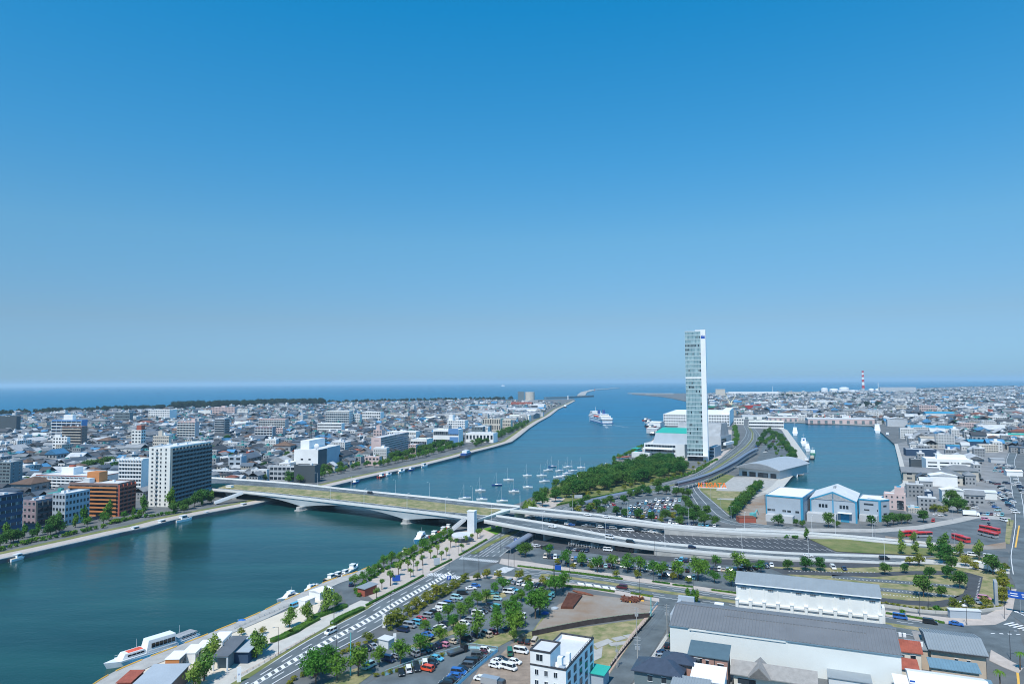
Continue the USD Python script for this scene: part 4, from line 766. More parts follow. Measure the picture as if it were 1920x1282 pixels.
# the studio block with the dish
b = gen('white windowless studio block with a blue glass corner and a roof dish', (596, 887), 843, 551, 637, 'white', None, None, 10, 'roof_pale', 'the white studio block'); b.roofbox(.25, .95, .62, .99, 7.5, 'wall_white', 'studio_tower')
g = MB(); b.panel(g, 'R', .3, b.LV * .38, .5, b.H - .3, .2); b.t.part('glass_corner', g, 'curtain_teal' if False else 'wall_dark'); g = MB(); b.panel(g, 'R', b.LV * .4, b.LV, .5, b.H + .2, .3); b.t.part('metal_cladding', g, 'wall_lightblue')
for q in ((.62, .72), (.3, .4)): g = MB(); b.panel(g, 'L', b.LU * q[0], b.LU * q[1], b.H * .55, b.H * .62, .08); b.t.part('window', g, 'window_glass')
b.t.part('dish_mount', MB().tube((3, 3, b.H - .5), (3, 3, b.H + 2), .3, .3, 8), 'grey_metal')
d = trimesh.creation.icosphere(2, 2.6); d.vertices = d.vertices * [.35, 1, 1] + [3, 3, b.H + 3]; b.t.part('dish', MB().tm(d), 'roof_white', smooth=True)
gen('low dark hall attached to the studio block', (590, 905), 872, 551, 600, 'dark', None, None, 10, 'roof_grey')
b = gen('grey open concrete frame building left of the studio block', (552, 902), 874, 505, 558, 'grey', ('grid', 3, 6, .8, .6), None, 10, 'roof_grey', 'the concrete frame building')
gen('low grey shed at the bridge approach with a teal awning', (500, 902), 880, 470, 506, 'palegrey', ('grid', 2, 4), None, 10, 'roof_grey')
m_ = Thing('radio_mast', 'tall dark lattice mast behind the white studio block', 'mast', (*G(582, 870)[:2], 0)); hm = z_at(m_.loc, 790)
for s_ in ((1, 1), (-1, 1), (-1, -1), (1, -1)): m_.part('leg', MB().tube((s_[0] * 2, s_[1] * 2, 0), (s_[0] * .5, s_[1] * .5, hm), .25, .15, 4), 'dark_metal')
for z_ in np.linspace(3, hm - 2, 9): w_ = 2 - 1.5 * z_ / hm; m_.part('platform', MB().box(-w_ - .2, w_ + .2, -w_ - .2, w_ + .2, z_, z_ + .35), 'dark_metal')
# the pink grey office
b = gen('pinkish grey office slab with dark horizontal window bands on the riverfront', (714, 860), 820, 696, 766, 'pink', None, ('ribbon', 9), 12, 'roof_pale', 'the pink grey office slab', plant=4); b.t.part('sign_band', MB().box(-.1, 0, b.LU * .2, b.LU * .7, b.H - 4, b.H - 3), 'wall_purple')
gen('two storey pink podium in front of the pink grey office slab', (711, 873), 856, 684, 716, 'pink', ('grid', 2, 4), None, 12); gen('pink apartment building with a stepped tower behind the office slab', (716, 830), 806, 700, 722, 'pink', ('grid', 6, 3), None, 12, short='the pink stepped tower', extra=lambda b: b.roofbox(.1, .9, .3, .7, 6, 'wall_pink'))
gen('long white slab apartments in the middle distance', (655, 795), 770, 611, 662, 'offwhite', ('balc', 7, 'wall_white', 12), ('grid', 7, 3), 12, short='the long white slab', cat='apartment block', name='apartment_block'); gen('shorter grey wing right of the long white slab', (675, 794), 776, 661, 678, 'palegrey', ('grid', 5, 4), None, 12)
gen('white school like block with square windows right of the grey wing', (713, 789), 772, 679, 720, 'white', ('grid', 4, 10, .7, .5), None, 12, short='the white square windowed block'); b = gen('white low clinic among the houses', (640, 808), 793, 595, 646, 'white', ('ribbon', 4), None, 10, short='the white low clinic')
gen('long pink apartments behind the houses', (535, 804), 785, 485, 541, 'pink', ('balc', 6, 'wall_offwhite', 12), None, 10, short='the long pink apartments', cat='apartment block', name='apartment_block'); gen('brownish apartments with white balcony bands', (511, 818), 800, 478, 517, 'purple', ('balc', 5, 'wall_white', 6), None, 10, short='the brownish apartments', cat='apartment block', name='apartment_block'); gen('small pink building right of the brownish apartments', (530, 814), 802, 517, 535, 'pink', ('grid', 4, 4), None, 10)
b = gen('wide white museum with stacked roof bands and blue glass near the bend', (860, 827), 805, 812, 868, 'white', ('ribbon', 2), None, 16, 'roof_white', 'the wide white museum'); g = MB(); b.panel(g, 'L', .5, b.LU * .35, .5, b.H * .55, .2); b.t.part('glass_hall', g, 'wall_blue'); g = MB(); b.panel(g, 'L', .2, b.LU * .4, b.H * .72, b.H * 1.05, .25); b.t.part('blue_sign', g, 'wall_blue')
b = gen('white office with a lift tower behind the museum', (872, 804), 788, 838, 878, 'white', ('grid', 5, 10), None, 16, short='the white office with lift tower'); b.roofbox(.2, .8, .72, .95, 9, 'wall_white'); gen('beige stone hall with tall window bays near the bend', (938, 801), 785, 905, 942, 'beige', ('grid', 2, 10, .5, .7), None, 18, 'roof_grey', 'the beige stone hall'); gen('beige house block right of the stone hall', (958, 799), 787, 942, 961, 'beige', ('grid', 3, 5), None, 18)
gen('small pink office by the riverside trees', (780, 852), 833, 766, 787, 'pink', ('grid', 4, 4), None, 12); gen('low white row between trees and museum', (800, 832), 823, 770, 812, 'offwhite', ('ribbon', 1), None, 14); gen('long white low school row in the middle', (780, 822), 809, 726, 788, 'offwhite', ('grid', 3, 14), None, 14, short='the long low school'); gen('dark blue and white office beside the museum', (905, 813), 800, 884, 922, 'slate', ('grid', 3, 4), None, 16); gen('white wide workshop by the riverside lawn', (925, 821), 812, 873, 933, 'white', ('grid', 1, 8), None, 16); gen('white twin office right of the dark blue one', (915, 812), 800, 900, 919, 'white', ('grid', 3, 4), None, 16)
def shed(label, corner, top, xl, xr, wall, roof, h=16, rise=.12, ridge='V', name='warehouse', cat='warehouse', short=None, doors=0):
    b = Block(name, label, corner, top, xl, xr, h, cat, short=short); b.t.part('wall', MB().box(0, b.LV, 0, b.LU, -.5, b.H), 'wall_' + wall); b.gable(roof, max(.8, rise * (b.LU if ridge == 'V' else b.LV)), ridge, .4, wall='wall_' + wall)
    for j in range(doors): g = MB(); b.panel(g, 'L', b.LU * (j + .3) / doors, b.LU * (j + .7) / doors, .1, b.H * .7, .08); b.t.part('door', g, 'wall_slate')
    return b
shed('long warehouse with a blue roof near the shore', (913, 768), 760, 878, 915, 'palegrey', 'roof_blue', 14, .1, 'U'); shed('large grey roofed warehouse near the shore', (950, 770), 760, 915, 953, 'grey', 'roof_grey', 14, .12, 'U', short='the large grey shore warehouse'); shed('red brown roofed shed on the far left bank', (997, 763), 755, 958, 1000, 'redbrown', 'roof_red', 22, .1, 'U'); b = shed('white fish market shed by the river mouth', (1020, 768), 759, 999, 1024, 'white', 'roof_white', 22, .1, 'U', short='the white fish market shed')
for i, (c, tp, xl, xr, wl_, rf) in enumerate([((1006, 774), 767, 948, 1012, 'palegrey', 'roof_pale'), ((1018, 781), 773, 960, 1020, 'grey', 'roof_grey'), ((992, 789), 779, 955, 996, 'offwhite', 'roof_white'), ((1004, 776), 770, 986, 1010, 'white', 'roof_white'), ((968, 794), 784, 930, 972, 'beige', 'roof_grey'), ((950, 782), 774, 905, 955, 'white', 'roof_pale'), ((925, 778), 770, 880, 930, 'palegrey', 'roof_grey'), ((1000, 785), 778, 975, 1012, 'slate', 'roof_grey'), ((870, 783), 775, 838, 876, 'beige', 'roof_grey'), ((760, 786), 778, 723, 765, 'white', 'roof_beige'), ((830, 791), 783, 795, 838, 'palegrey', 'roof_white')]):
    shed(['pale grey', 'dark grey', 'off white', 'small white', 'beige', 'white and pale', 'pale grey roofed', 'slate grey', 'beige grey roofed', 'white beige roofed', 'white roofed'][i] + ' shed, ' + ['in front of the fish market', 'lowest above the quay', 'above the riverside trees', 'left of the fish market', 'behind the stone hall', 'above the stone hall', 'below the blue roofed warehouse', 'on the quay bend', 'above the white office', 'right of the white block', 'left of the white office'][i], c, tp, xl, xr, wl_, rf, 20, .08, 'U', doors=4)
s_ = Thing('grain_silo', 'dark block and pale round silo alone on the far left point', 'silo', (*G(985, 751)[:2], 0)); hs = z_at(s_.loc, 734)
s_.part('elevator_block', MB().box(-34, -4, 0, 25, -.5, hs), 'wall_slate'); s_.part('silo', MB().tube((22, 12, -.5), (22, 12, hs - 2), 22, 22, 20), 'wall_beige')
# breakwaters and light towers at the river mouth
def mole(label, px, w, h, m_='wall_slate'):
    l = [G(x, y, 0)[:2] for x, y in px]; P = LineString(l).buffer(w, cap_style=2, join_style=2); single('breakwater', MB().prism(P, -9, h), m_, label, kind='structure')
mole('dark breakwater at the river mouth', [(1022, 747), (1060, 746), (1111, 743.2)], 9, 7); mole('long low outer breakwater', [(1090, 741.5), (1095, 736), (1112, 731.5), (1160, 727.5)], 25, 5, 'concrete'); mole('far eastern breakwater', [(1183, 737.5), (1215, 738.5), (1262, 738.3)], 25, 4, 'concrete')
for px, py, tp, c_, lab in ((1065, 749, 741, 'roof_white', 'white light tower on the left point'), (1115, 733, 728, 'roof_red', 'red light tower on the outer breakwater')):
    t_ = Thing('light_tower', lab, 'lighthouse', (*G(px, py)[:2], 0)); h_ = z_at(t_.loc, tp); t_.part('shaft', MB().tube((0, 0, -1), (0, 0, h_ * .85), h_ * .12, h_ * .09, 10), c_); t_.part('lantern', MB().tube((0, 0, h_ * .85), (0, 0, h_), h_ * .1, h_ * .06, 10), c_)
# ---------------------------------------------------------------- the tower and the halls of the peninsula
usdkit.material(stage, '/World/Looks/tower_glass', {'g': ('geometry', {}), 'n': ('white_noise_texture', {}), 'v': ('vector_math', {'math_type': 'snap', 'vector2': (1.9, 1.9, 4.3)}), 'r': ('rgb_ramp', {'ramp': [(0, (.16, .27, .30)), (.7, (.24, .37, .40)), (1, (.34, .48, .50))]}),
    'p': ('principled_bsdf', {'roughness': .12, 'specular_ior_level': .8, 'metallic': .25})}, [('g.position', 'v.vector1'), ('v.vector', 'n.vector'), ('n.value', 'r.fac'), ('r.color', 'p.base_color')], surface='p.BSDF')
plain('tower_band', (.42, .52, .54), .3, .5)
tw = Block('tower', 'very tall slim glass tower with a white side wall by the river', (1327, 864), 620, 1289, None, 17.5, 'tower', LV=22, short='the glass tower'); t = tw.t
H_ = tw.H; LU, LV = tw.LU, tw.LV; FW = LU * .22
t.part('glass_body', MB().box(.4, LV - .3, 1.2, LU, -.5, H_ - .6), 'tower_glass'); t.part('roof', MB().box(.4, LV - .3, 1.2, LU, H_ - .6, H_), 'roof_pale')
t.part('side_wall', MB().box(-.6, LV, -.6, 1.2, -.5, H_ + 1.2), 'roof_white', 'white wall up the right hand side'); t.part('side_pier', MB().box(-.9, .4, -.6, FW, -.5, H_ + 1.2), 'roof_white')
zmid = z_at((*tw.c, 0), 708)
t.part('white_belt', MB().box(.1, LV, 1.2, LU + .2, zmid - .9, zmid + .9), 'roof_white')
nfl = 31; ch = H_ / nfl; rows_ = random.Random(4)
for i in range(1, nfl):
    z = ch * i
    if abs(z - zmid) < 1.5: continue
    t.part('floor_band', MB().box(.2, .4, FW, LU, z - .45, z + .45), 'tower_band')
mul = MB(); 
for j in range(12): y = FW + (LU - FW) * j / 11; mul.box(.22, .4, y - .1, y + .1, 1, H_ - 1)
t.part('mullions', mul, 'tower_band', kind='stuff')
dk = MB()
for i in range(nfl):
    for j in range(11):
        z = ch * (i + .5); up_ = z > zmid
        p_ = .24 if (up_ and 18 < i < 28 and i % 2 and j % 2) else .05
        if i in (1, 2) or (i == 27 and 2 < j) or (i == 26 and 7 < j) or (i == 17 and 4 < j < 9): p_ = .95
        if j == 0 and i % 2: p_ = .9
        if rows_.random() < p_: y0 = FW + (LU - FW) * j / 11; dk.box(.3, .4, y0 + .2, y0 + (LU - FW) / 11 - .2, z - 1.1, z + 1.0)
t.part('dark_windows', dk, 'window_glass', kind='stuff')
lg = MB()
for yy in (FW / 2 - 1.6, FW / 2 - .3, FW / 2 + 1.0):
    lg.add([(-.93, yy - .75, H_ - 7.6), (-.93, yy + .75, H_ - 7.6), (-.93, yy + .5, H_ - 5.6), (-.93, yy, H_ - 4.8 + (.7 if yy == FW / 2 - .3 else 0)), (-.93, yy - .5, H_ - 5.6)], [[0, 2, 1], [0, 4, 2], [4, 3, 2]])
lg.box(-.95, -.91, FW / 2 - 2.3, FW / 2 + 1.7, H_ - 8.4, H_ - 7.2); t.part('emblem', lg, 'sign_blue', 'blue emblem near the top')
t.part('rooftop_unit', MB().box(LV * .3, LV * .7, LU * .2, LU * .5, H_, H_ + 1.6), 'wall_palegrey'); t.part('antenna', MB().tube((LV * .5, 1, H_), (LV * .5, 1, H_ + 5), .15, .08, 5), 'grey_metal')
t.part('entrance_canopy', MB().box(-6, 0, 0, LU, 5, 5.6), 'roof_pale'); t.part('lobby_glass', MB().box(.1, .4, FW, LU - 1, .4, 4.6), 'window_glass')
def hall(label, *a, **k): return gen(label, *a, **k)
b = Block('congress_hall', 'pale grey congress hall with a teal roof left of the tower', (1284, 860), 833, 1208, 1296, 30, 'hall', short='the teal roofed congress hall')
b.walls('wall_palegrey', roof='roof_pale'); b.ribbon('L', 3, .5, a0=b.LU * .22, a1=b.LU * .97)
b.t.part('terrace', MB().box(-7, -.05, b.LU * .25, b.LU * .98, b.H * .62, b.H * .68), 'roof_white'); b.t.part('stair', MB().box(-9, -.05, b.LU * .8, b.LU * 1.25, -.5, b.H * .35), 'wall_palegrey')
up_w = MB(); z0_, z1_ = b.H - .7, b.H + 11; ux0, ux1, uy0, uy1 = b.LV * .25, b.LV * 1.5, -b.LU * .02, b.LU * .82
up_w.loft([np.array([(ux0, uy0, z0_), (ux1, uy0, z0_), (ux1, uy1, z0_), (ux0, uy1, z0_)]), np.array([(ux0 + 4, uy0 + 1, z1_), (ux1, uy0 + 1, z1_), (ux1, uy1 - 2, z1_), (ux0 + 4, uy1 - 2, z1_)])]); b.t.part('upper_hall', up_w, 'wall_lightblue')
b.t.part('teal_roof', MB().loft([np.array([(ux0 + 4, uy0 + .5, z1_), (ux1, uy0 + .5, z1_ + 4), (ux1, uy1 - 1.5, z1_ + 4), (ux0 + 4, uy1 - 1.5, z1_)]), np.array([(ux0 + 4, uy0 + .5, z1_ + .5), (ux1, uy0 + .5, z1_ + 4.5), (ux1, uy1 - 1.5, z1_ + 4.5), (ux0 + 4, uy1 - 1.5, z1_ + .5)])]), 'roof_teal')
b = Block('exhibition_hall', 'grey exhibition hall with a slanting dark roof right of the tower', (1352, 843), 818, 1332, 1372, 35, 'hall', short='the grey exhibition hall', LU=60)
b.walls('wall_grey', roof='roof_pale'); zz = b.H
b.t.part('slanted_roof', MB().loft([np.array([(4, 2, zz - .5), (b.LV * .9, 2, zz - .5), (b.LV * .9, b.LU, zz - .5), (4, b.LU, zz - .5)]), np.array([(16, 4, zz + 15), (b.LV * .9, 4, zz + 15), (b.LV * .9, b.LU, zz + 15), (16, b.LU, zz + 15)])]), 'roof_grey')
g = MB(); b.panel(g, 'R', 2, b.LV * .5, 1, b.H * .8, .1); b.t.part('glass_front', g, 'window_glass'); b.t.part('footbridge', MB().box(-3, 30, -7, -4, 6, 9.2), 'roof_white')
gen('glass link building at the foot of the tower', (1340, 858), 838, 1330, 1352, 'lightblue', ('ribbon', 3), None, 30, plant=0)
gen('white waterfront hotel behind the tower', (1368, 799), 777, 1244, 1376, 'white', ('grid', 4, 26, .6, .5), None, 20, 'roof_white', 'the white waterfront hotel', extra=lambda b: b.roofbox(.1, .9, .0, .12, 6, 'wall_white'))
for lab, c, tp, xl, xr, wl_, rf in (('white quay shed left of the tower', (1238, 800), 792, 1218, 1246, 'white', 'roof_white'), ('grey quay shed in front of the white one', (1232, 812), 804, 1212, 1240, 'grey', 'roof_pale'), ('round ended grey hall behind the congress hall', (1300, 815), 795, 1276, 1310, 'grey', 'roof_grey')): shed(lab, c, tp, xl, xr, wl_, rf, 30, .05, 'U')
p_ = Thing('ferry_pier', 'floating pier building with green roofs on the river', 'pier', (*G(1192, 851, WATER)[:2], WATER), math.radians(60))
p_.part('pontoon', MB().box(-14, 14, -5, 5, -1, .8), 'concrete'); p_.part('cabin', MB().box(-12, 12, -4, 4, .8, 4.2), 'wall_blue'); p_.part('roof', MB().box(-13, 13, -5, 5, 4.2, 4.7), 'roof_teal'); p_.part('upper_roof', MB().box(-4, 12, -4, 4, 6.5, 7), 'roof_teal'); p_.part('upper_cabin', MB().box(-3, 11, -3, 3, 4.7, 6.5), 'wall_slate')
p_ = Thing('landing_stage', 'low red roofed landing stage by the promenade', 'pier', (*G(1168, 862)[:2], 0), math.radians(40)); p_.part('deck', MB().box(-12, 12, -4, 4, -.5, .6), 'concrete'); p_.part('roof', MB().box(-10, 10, -3, 3, 3, 3.5), 'roof_red')
for s_ in (-9, 0, 9): p_.part('post', MB().box(s_ - .2, s_ + .2, -.2, .2, .6, 3), 'grey_metal')
# arched hall
a_, b_ = G(1386, 891), G(1462, 898)
U_ = (b_ - a_)[:2]; Lf = np.linalg.norm(U_); U_ /= Lf; N_ = np.array([-U_[1], U_[0]]); Dp = 64.0
ah = Thing('arched_hall', 'wide hall with a shallow curved grey metal roof by the basin', 'hall', (*a_[:2], 0), math.atan2(U_[1], U_[0])); LAND.append(('the arched hall', a_[:2] + U_ * Lf / 2 + N_ * 30)); FOOT.append(Polygon([a_[:2], b_[:2], b_[:2] + N_ * Dp, a_[:2] + N_ * Dp]).buffer(6))
mat('roof_ribbed', (.36, .39, .42), rough=.45, vary=.06, scale=.2, spec=.5)
xs = np.linspace(-2.5, Lf + 2, 25); arc = lambda x: 5.2 + 7.5 * math.sin(PI * min(1, max(0, (x + 8) / (Lf + 16))))
ah.part('wall', MB().loft([np.array([(0, y, -.5), *[(x, y, arc(x) - .5) for x in np.linspace(0, Lf, 15)], (Lf, y, -.5)]) for y in (0, Dp)]), 'wall_palegrey')
nr = 12
for i in range(nr):
    y0, y1 = -5 + (Dp + 8) * i / nr, -5 + (Dp + 8) * (i + 1) / nr - .12
    ah.part('roof_panel', MB().loft([np.array([(x, y0, arc(x)) for x in xs] + [(x, y0, arc(x) - .45) for x in xs[::-1]]), np.array([(x, y1, arc(x) + .0) for x in xs] + [(x, y1, arc(x) - .45) for x in xs[::-1]])]), 'roof_ribbed')
for q0, q1 in ((.08, .2), (.26, .42), (.47, .72), (.78, .92)): ah.part('door', MB().box(Lf * q0, Lf * q1, -.12, 0, .2, 4.2), 'window_glass')
# three blue trimmed sheds
def trim(b, pieces):
    for q in pieces: b.t.part('blue_trim', MB().box(*q), 'roof_blue')
b = Block('shed', 'large flat topped grey shed with light blue edges, left of the three', (1506, 980), 932, 1437, 1528, 34, 'warehouse', short='the flat topped blue trimmed shed'); b.walls('wall_lightblue', roof='roof_white', rim=.5)
trim(b, [(-.25, 0, -.25, 1.2, 0, b.H), (0, 1.0, -.25, 0, 0, b.H), (-.25, 0, 1.2, b.LU, b.H - .9, b.H - .1), (1.0, b.LV, -.25, 0, b.H - .9, b.H - .1), (-.25, 0, b.LU - .5, b.LU, 0, b.H - .9)])
for k0 in (.1, .32, .45, .75, .86): g = MB(); b.panel(g, 'L', b.LU * k0, b.LU * (k0 + .1), b.H * .36, b.H * .44); b.t.part('window', g, 'window_glass')
b.t.part('lean_to', MB().box(-6, -.05, b.LU * .22, b.LU * .95, -.3, 4), 'wall_grey')
b = Block('shed', 'gabled grey shed with light blue edges and a blue door, middle of the three', (1607, 981), 940, 1520, 1612, 30, 'warehouse', short='the gabled blue trimmed shed', LV=34); b.t.part('wall', MB().box(0, b.LV, 0, b.LU, -.5, b.H), 'wall_lightblue'); b.gable('roof_pale', 5.0, 'V', .3, wall='wall_lightblue')
trim(b, [(-.3, 0, -.3, .7, 0, b.H), (-.3, 0, b.LU - .7, b.LU, 0, b.H), (-.3, 0, b.LU * .5 - .35, b.LU * .5 + .35, 4, b.H + 4.5)])
tr = MB(); 
for y0, y1, z0, z1 in ((0, b.LU / 2, b.H, b.H + 5), (b.LU / 2, b.LU, b.H + 5, b.H)): tr.loft([np.array([(-.35, y0, z0 - .9), (-.05, y0, z0 - .9), (-.05, y0, z0), (-.35, y0, z0)]), np.array([(-.35, y1, z1 - .9), (-.05, y1, z1 - .9), (-.05, y1, z1), (-.35, y1, z1)])])
b.t.part('blue_trim', tr, 'roof_blue'); g = MB(); b.panel(g, 'L', b.LU * .16, b.LU * .34, .2, 5.2, .12); b.t.part('door', g, 'roof_blue', 'bright blue roller door')
for k0 in (.17, .24, .31, .62, .69, .76): g = MB(); b.panel(g, 'L', b.LU * k0, b.LU * (k0 + .05), b.H * .62, b.H * .78); b.t.part('window', g, 'window_glass')
b.t.part('lean_to', MB().box(-7, -.05, b.LU * .42, b.LU * 1.05, -.3, 5), 'wall_grey'); b.t.part('canopy', MB().box(-3, -.05, b.LU * .1, b.LU * .4, 5.6, 5.9), 'roof_white')
for k0 in (.4, .47, .53): b.t.part('roof_vent', MB().tube((b.LV * k0, b.LU * .5, b.H + 5), (b.LV * k0, b.LU * .5, b.H + 6.2), .7, .7, 8), 'grey_metal')
b = Block('shed', 'smaller blue trimmed grey shed office, right of the three', (1651, 978), 937, 1611, 1672, 34, 'warehouse', LV=18, short='the right blue trimmed shed'); b.walls('wall_lightblue', roof='roof_white', rim=.5)
trim(b, [(-.25, 0, -.25, .8, 0, b.H), (-.25, 0, .8, b.LU, b.H - .8, b.H - .1), (0, b.LV, -.25, 0, b.H - .8, b.H - .1), (-.25, 0, b.LU - .5, b.LU, 0, b.H - .8)])
for f_, a0, a1, z0, z1 in (('L', .3, .75, .72, .8), ('L', .5, .75, .46, .53), ('L', .1, .14, .46, .54), ('R', .15, .35, .7, .78)): g = MB(); LL = b.LU if f_ == 'L' else b.LV; b.panel(g, f_, LL * a0, LL * a1, b.H * z0, b.H * z1); b.t.part('window', g, 'window_glass')
WR = math.radians(-36); b.t.part('wing', MB().box(0, 7.6, 0, 9, -.5, b.H - .03, WR), 'wall_lightblue'); b.t.part('wing_roof', MB().box(.2, 7.4, .2, 9, b.H - .03, b.H + .1, WR), 'roof_white'); b.t.part('blue_trim', MB().box(0, 7.6, -.25, 0, b.H - .8, b.H - .1, WR), 'roof_blue'); b.t.part('blue_trim', MB().box(-.1, .6, -.27, 0, 0, b.H - .8, WR), 'roof_blue')
for z0 in (.3, .66): b.t.part('window', MB().box(2.6, 5.2, -.08, 0, b.H * z0, b.H * (z0 + .08), WR), 'window_glass')
b.t.part('lean_to', MB().box(-4, -.05, b.LU * .1, b.LU * .95, -.3, 3.8), 'wall_grey')
b = Block('office', 'pale pink three storey office behind the right blue trimmed shed', (1699, 957), 927, 1658, 1703, 30, 'office', short='the pale pink office'); b.walls('wall_pink', roof='roof_pale'); b.grid('L', 3, 4, .3, .35); b.roofbox(.2, .9, .05, .5, 4, 'wall_pink', 'stair_tower'); g = MB(); b.panel(g, 'L', b.LU * .1, b.LU * .4, .4, b.H * .6, .1); b.t.part('glass_front', g, 'window_glass')
b.t.part('roof_tank', MB().box(b.LV * .4, b.LV * .8, b.LU * .2, b.LU * .4, b.H + 3.2, b.H + 4.6), 'roof_blue')
b = gen('long white market hall with two ribbon window rows', (1825, 888), 862, 1737, 1829, 'white', None, None, 21, 'roof_white', 'the white market hall', name='market_hall')
for fl in (.42, .68):
    for a0, a1 in ((.04, .24), (.5, .7), (.76, .96)): g = MB(); b.panel(g, 'L', b.LU * a0, b.LU * a1, b.H * fl, b.H * (fl + .09)); b.t.part('window_band', g, 'window_glass')
    for a0 in (.29, .36, .43): g = MB(); b.panel(g, 'L', b.LU * a0, b.LU * (a0 + .03), b.H * fl, b.H * (fl + .1)); b.t.part('window', g, 'window_glass')
g = MB(); b.panel(g, 'L', b.LU * .04, b.LU * .97, 1, b.H * .2, .05); b.t.part('shop_front', g, 'wall_purple'); b.t.part('canopy', MB().box(-5, -.05, -1, b.LU, b.H * .22, b.H * .25), 'roof_pale'); b.roofbox(.35, .75, .1, .72, 3, 'wall_white')
for lab, c, tp, xl, xr, wl_, rf, ri in (('wide white canopy roof on the quay left of the market hall', (1742, 878), 861, 1708, 1768, 'dark', 'roof_white', 'flat'), ('pale flat canopy with dark open front on the quay', (1757, 856), 843, 1699, 1765, 'navy', 'roof_pale', 'flat'), ('white arched warehouse behind the quay canopies', (1778, 838), 822, 1727, 1784, 'white', 'roof_beige', 'U'), ('long warehouse with a bright blue roof strip', (1792, 815), 803, 1704, 1798, 'offwhite', 'roof_blue', 'U'), ('white ribbed shed in front of the market hall', (1796, 913), 893, 1745, 1804, 'white', 'roof_white', 'V'), ('white shed with a pink brick side', (1808, 945), 920, 1767, 1814, 'palegrey', 'roof_white', 'V'), ('low cream shed with a green roof edge', (1870, 937), 924, 1811, 1876, 'offwhite', 'roof_pale', 'U'), ('dark open canopy beside the ribbed sheds', (1750, 930), 921, 1720, 1756, 'navy', 'roof_pale', 'flat'), ('long dark blue roofed row at the port back', (1886, 838), 829, 1817, 1890, 'navy', 'roof_blue', 'U'), ('beige low office in front of the dark blue row', (1872, 848), 834, 1836, 1876, 'beige', 'roof_pale', 'flat'), ('white arched storehouse near the road bend', (1892, 830), 817, 1842, 1898, 'white', 'roof_white', 'U'), ('brown brick block with small windows at the port', (1836, 808), 793, 1800, 1842, 'pink', 'roof_beige', 'flat'), ('white office block at the upper right', (1888, 794), 781, 1854, 1893, 'white', 'roof_white', 'flat'), ('white narrow office beside the brown brick block', (1855, 812), 797, 1834, 1860, 'white', 'roof_white', 'flat'), ('maroon sided workshop at the port back', (1872, 808), 799, 1855, 1880, 'redbrown', 'roof_grey', 'U'), ('teal roofed workshop at the right edge', (1925, 828), 815, 1890, 1935, 'beige', 'roof_teal', 'U'), ('grey gabled warehouse above the basin corner', (1702, 800), 786, 1664, 1712, 'grey', 'roof_pale', 'V'), ('white roofed long hall right of the gabled warehouse', (1790, 786), 775, 1736, 1798, 'palegrey', 'roof_blue', 'U'), ('grey flat blocks behind the gabled warehouse', (1700, 775), 760, 1680, 1712, 'beige', 'roof_grey', 'flat'), ('pinkish apartment pair at the far right', (1758, 776), 760, 1724, 1764, 'pink', 'roof_grey', 'flat'), ('white tall block at the far right centre', (1698, 757), 747, 1676, 1704, 'white', 'roof_white', 'flat'), ('pale green roofed row beside the market hall', (1840, 897), 889, 1790, 1846, 'dark', 'roof_teal', 'flat'), ('small blue tarpaulin roofed store near the road', (1800, 844), 836, 1776, 1804, 'blue', 'roof_blue', 'U'), ('white low row behind the quay with parked vans', (1726, 816), 809, 1698, 1732, 'white', 'roof_white', 'flat'), ('grey blue roofed low store below the road bend', (1884, 868), 861, 1858, 1890, 'grey', 'roof_grey', 'U'), ('white tent like hall by the car rows', (1918, 893), 884, 1888, 1926, 'white', 'roof_white', 'U'), ('low guard house with a blue roof by the pale pink office', (1728, 962), 952, 1703, 1735, 'beige', 'roof_blue', 'flat')):
    if ri == 'flat': gen(lab, c, tp, xl, xr, wl_, None if wl_ in ('dark', 'navy') else ('grid', 3, 8), None, 21, rf, name='port_building', plant=1)
    else: shed(lab, c, tp, xl, xr, wl_, rf, 21, .1, ri)
# quay sheds across the basin and the far port
for lab, c, tp, xl, xr, wl_, rf, d_ in (('long pale quay warehouse across the basin, left part', (1497, 790), 783, 1440, 1500, 'pink', 'roof_pale', 6), ('long pale quay warehouse across the basin, right part', (1640, 795), 786, 1515, 1642, 'pink', 'roof_pale', 9), ('second row white warehouse across the basin', (1580, 783), 776, 1495, 1584, 'white', 'roof_grey', 0), ('long blue doored warehouse behind the quay sheds', (1535, 775), 768, 1440, 1538, 'blue', 'roof_pale', 0), ('grey roofed depot right of the blue doored one', (1655, 780), 769, 1602, 1662, 'grey', 'roof_grey', 0), ('long pale shed beside the shipyard', (1440, 786), 780, 1392, 1444, 'offwhite', 'roof_pale', 3), ('white shed right of the shipyard', (1440, 760), 754, 1414, 1442, 'white', 'roof_white', 0), ('huge low grey coal shed on the far shore', (1718, 736), 726, 1650, 1720, 'grey', 'roof_grey', 0), ('far long white shed near the tanks', (1610, 737), 732, 1560, 1616, 'white', 'roof_white', 0), ('beige silo house on the far shore', (1360, 745), 730, 1342, 1363, 'beige', 'roof_beige', 0), ('long white factory behind the shipyard', (1460, 741), 734.5, 1366, 1466, 'white', 'roof_white', 0), ('far grey block behind the factory', (1502, 742), 735, 1474, 1508, 'beige', 'roof_grey', 0), ('pale long depot in the middle of the far town', (1570, 758), 752, 1520, 1576, 'offwhite', 'roof_pale', 0), ('white long depot at the far right', (1905, 752), 747, 1860, 1910, 'offwhite', 'roof_white', 0), ('white mall with a grey roof at the far right', (1850, 770), 763, 1800, 1856, 'white', 'roof_pale', 0), ('red fronted store at the right', (1862, 776), 768, 1838, 1868, 'redbrown', 'roof_red', 0), ('teal roofed store below the red fronted one', (1850, 790), 782, 1812, 1854, 'palegrey', 'roof_teal', 0)): shed(lab, c, tp, xl, xr, wl_, rf, 14, .05, 'U', doors=d_)
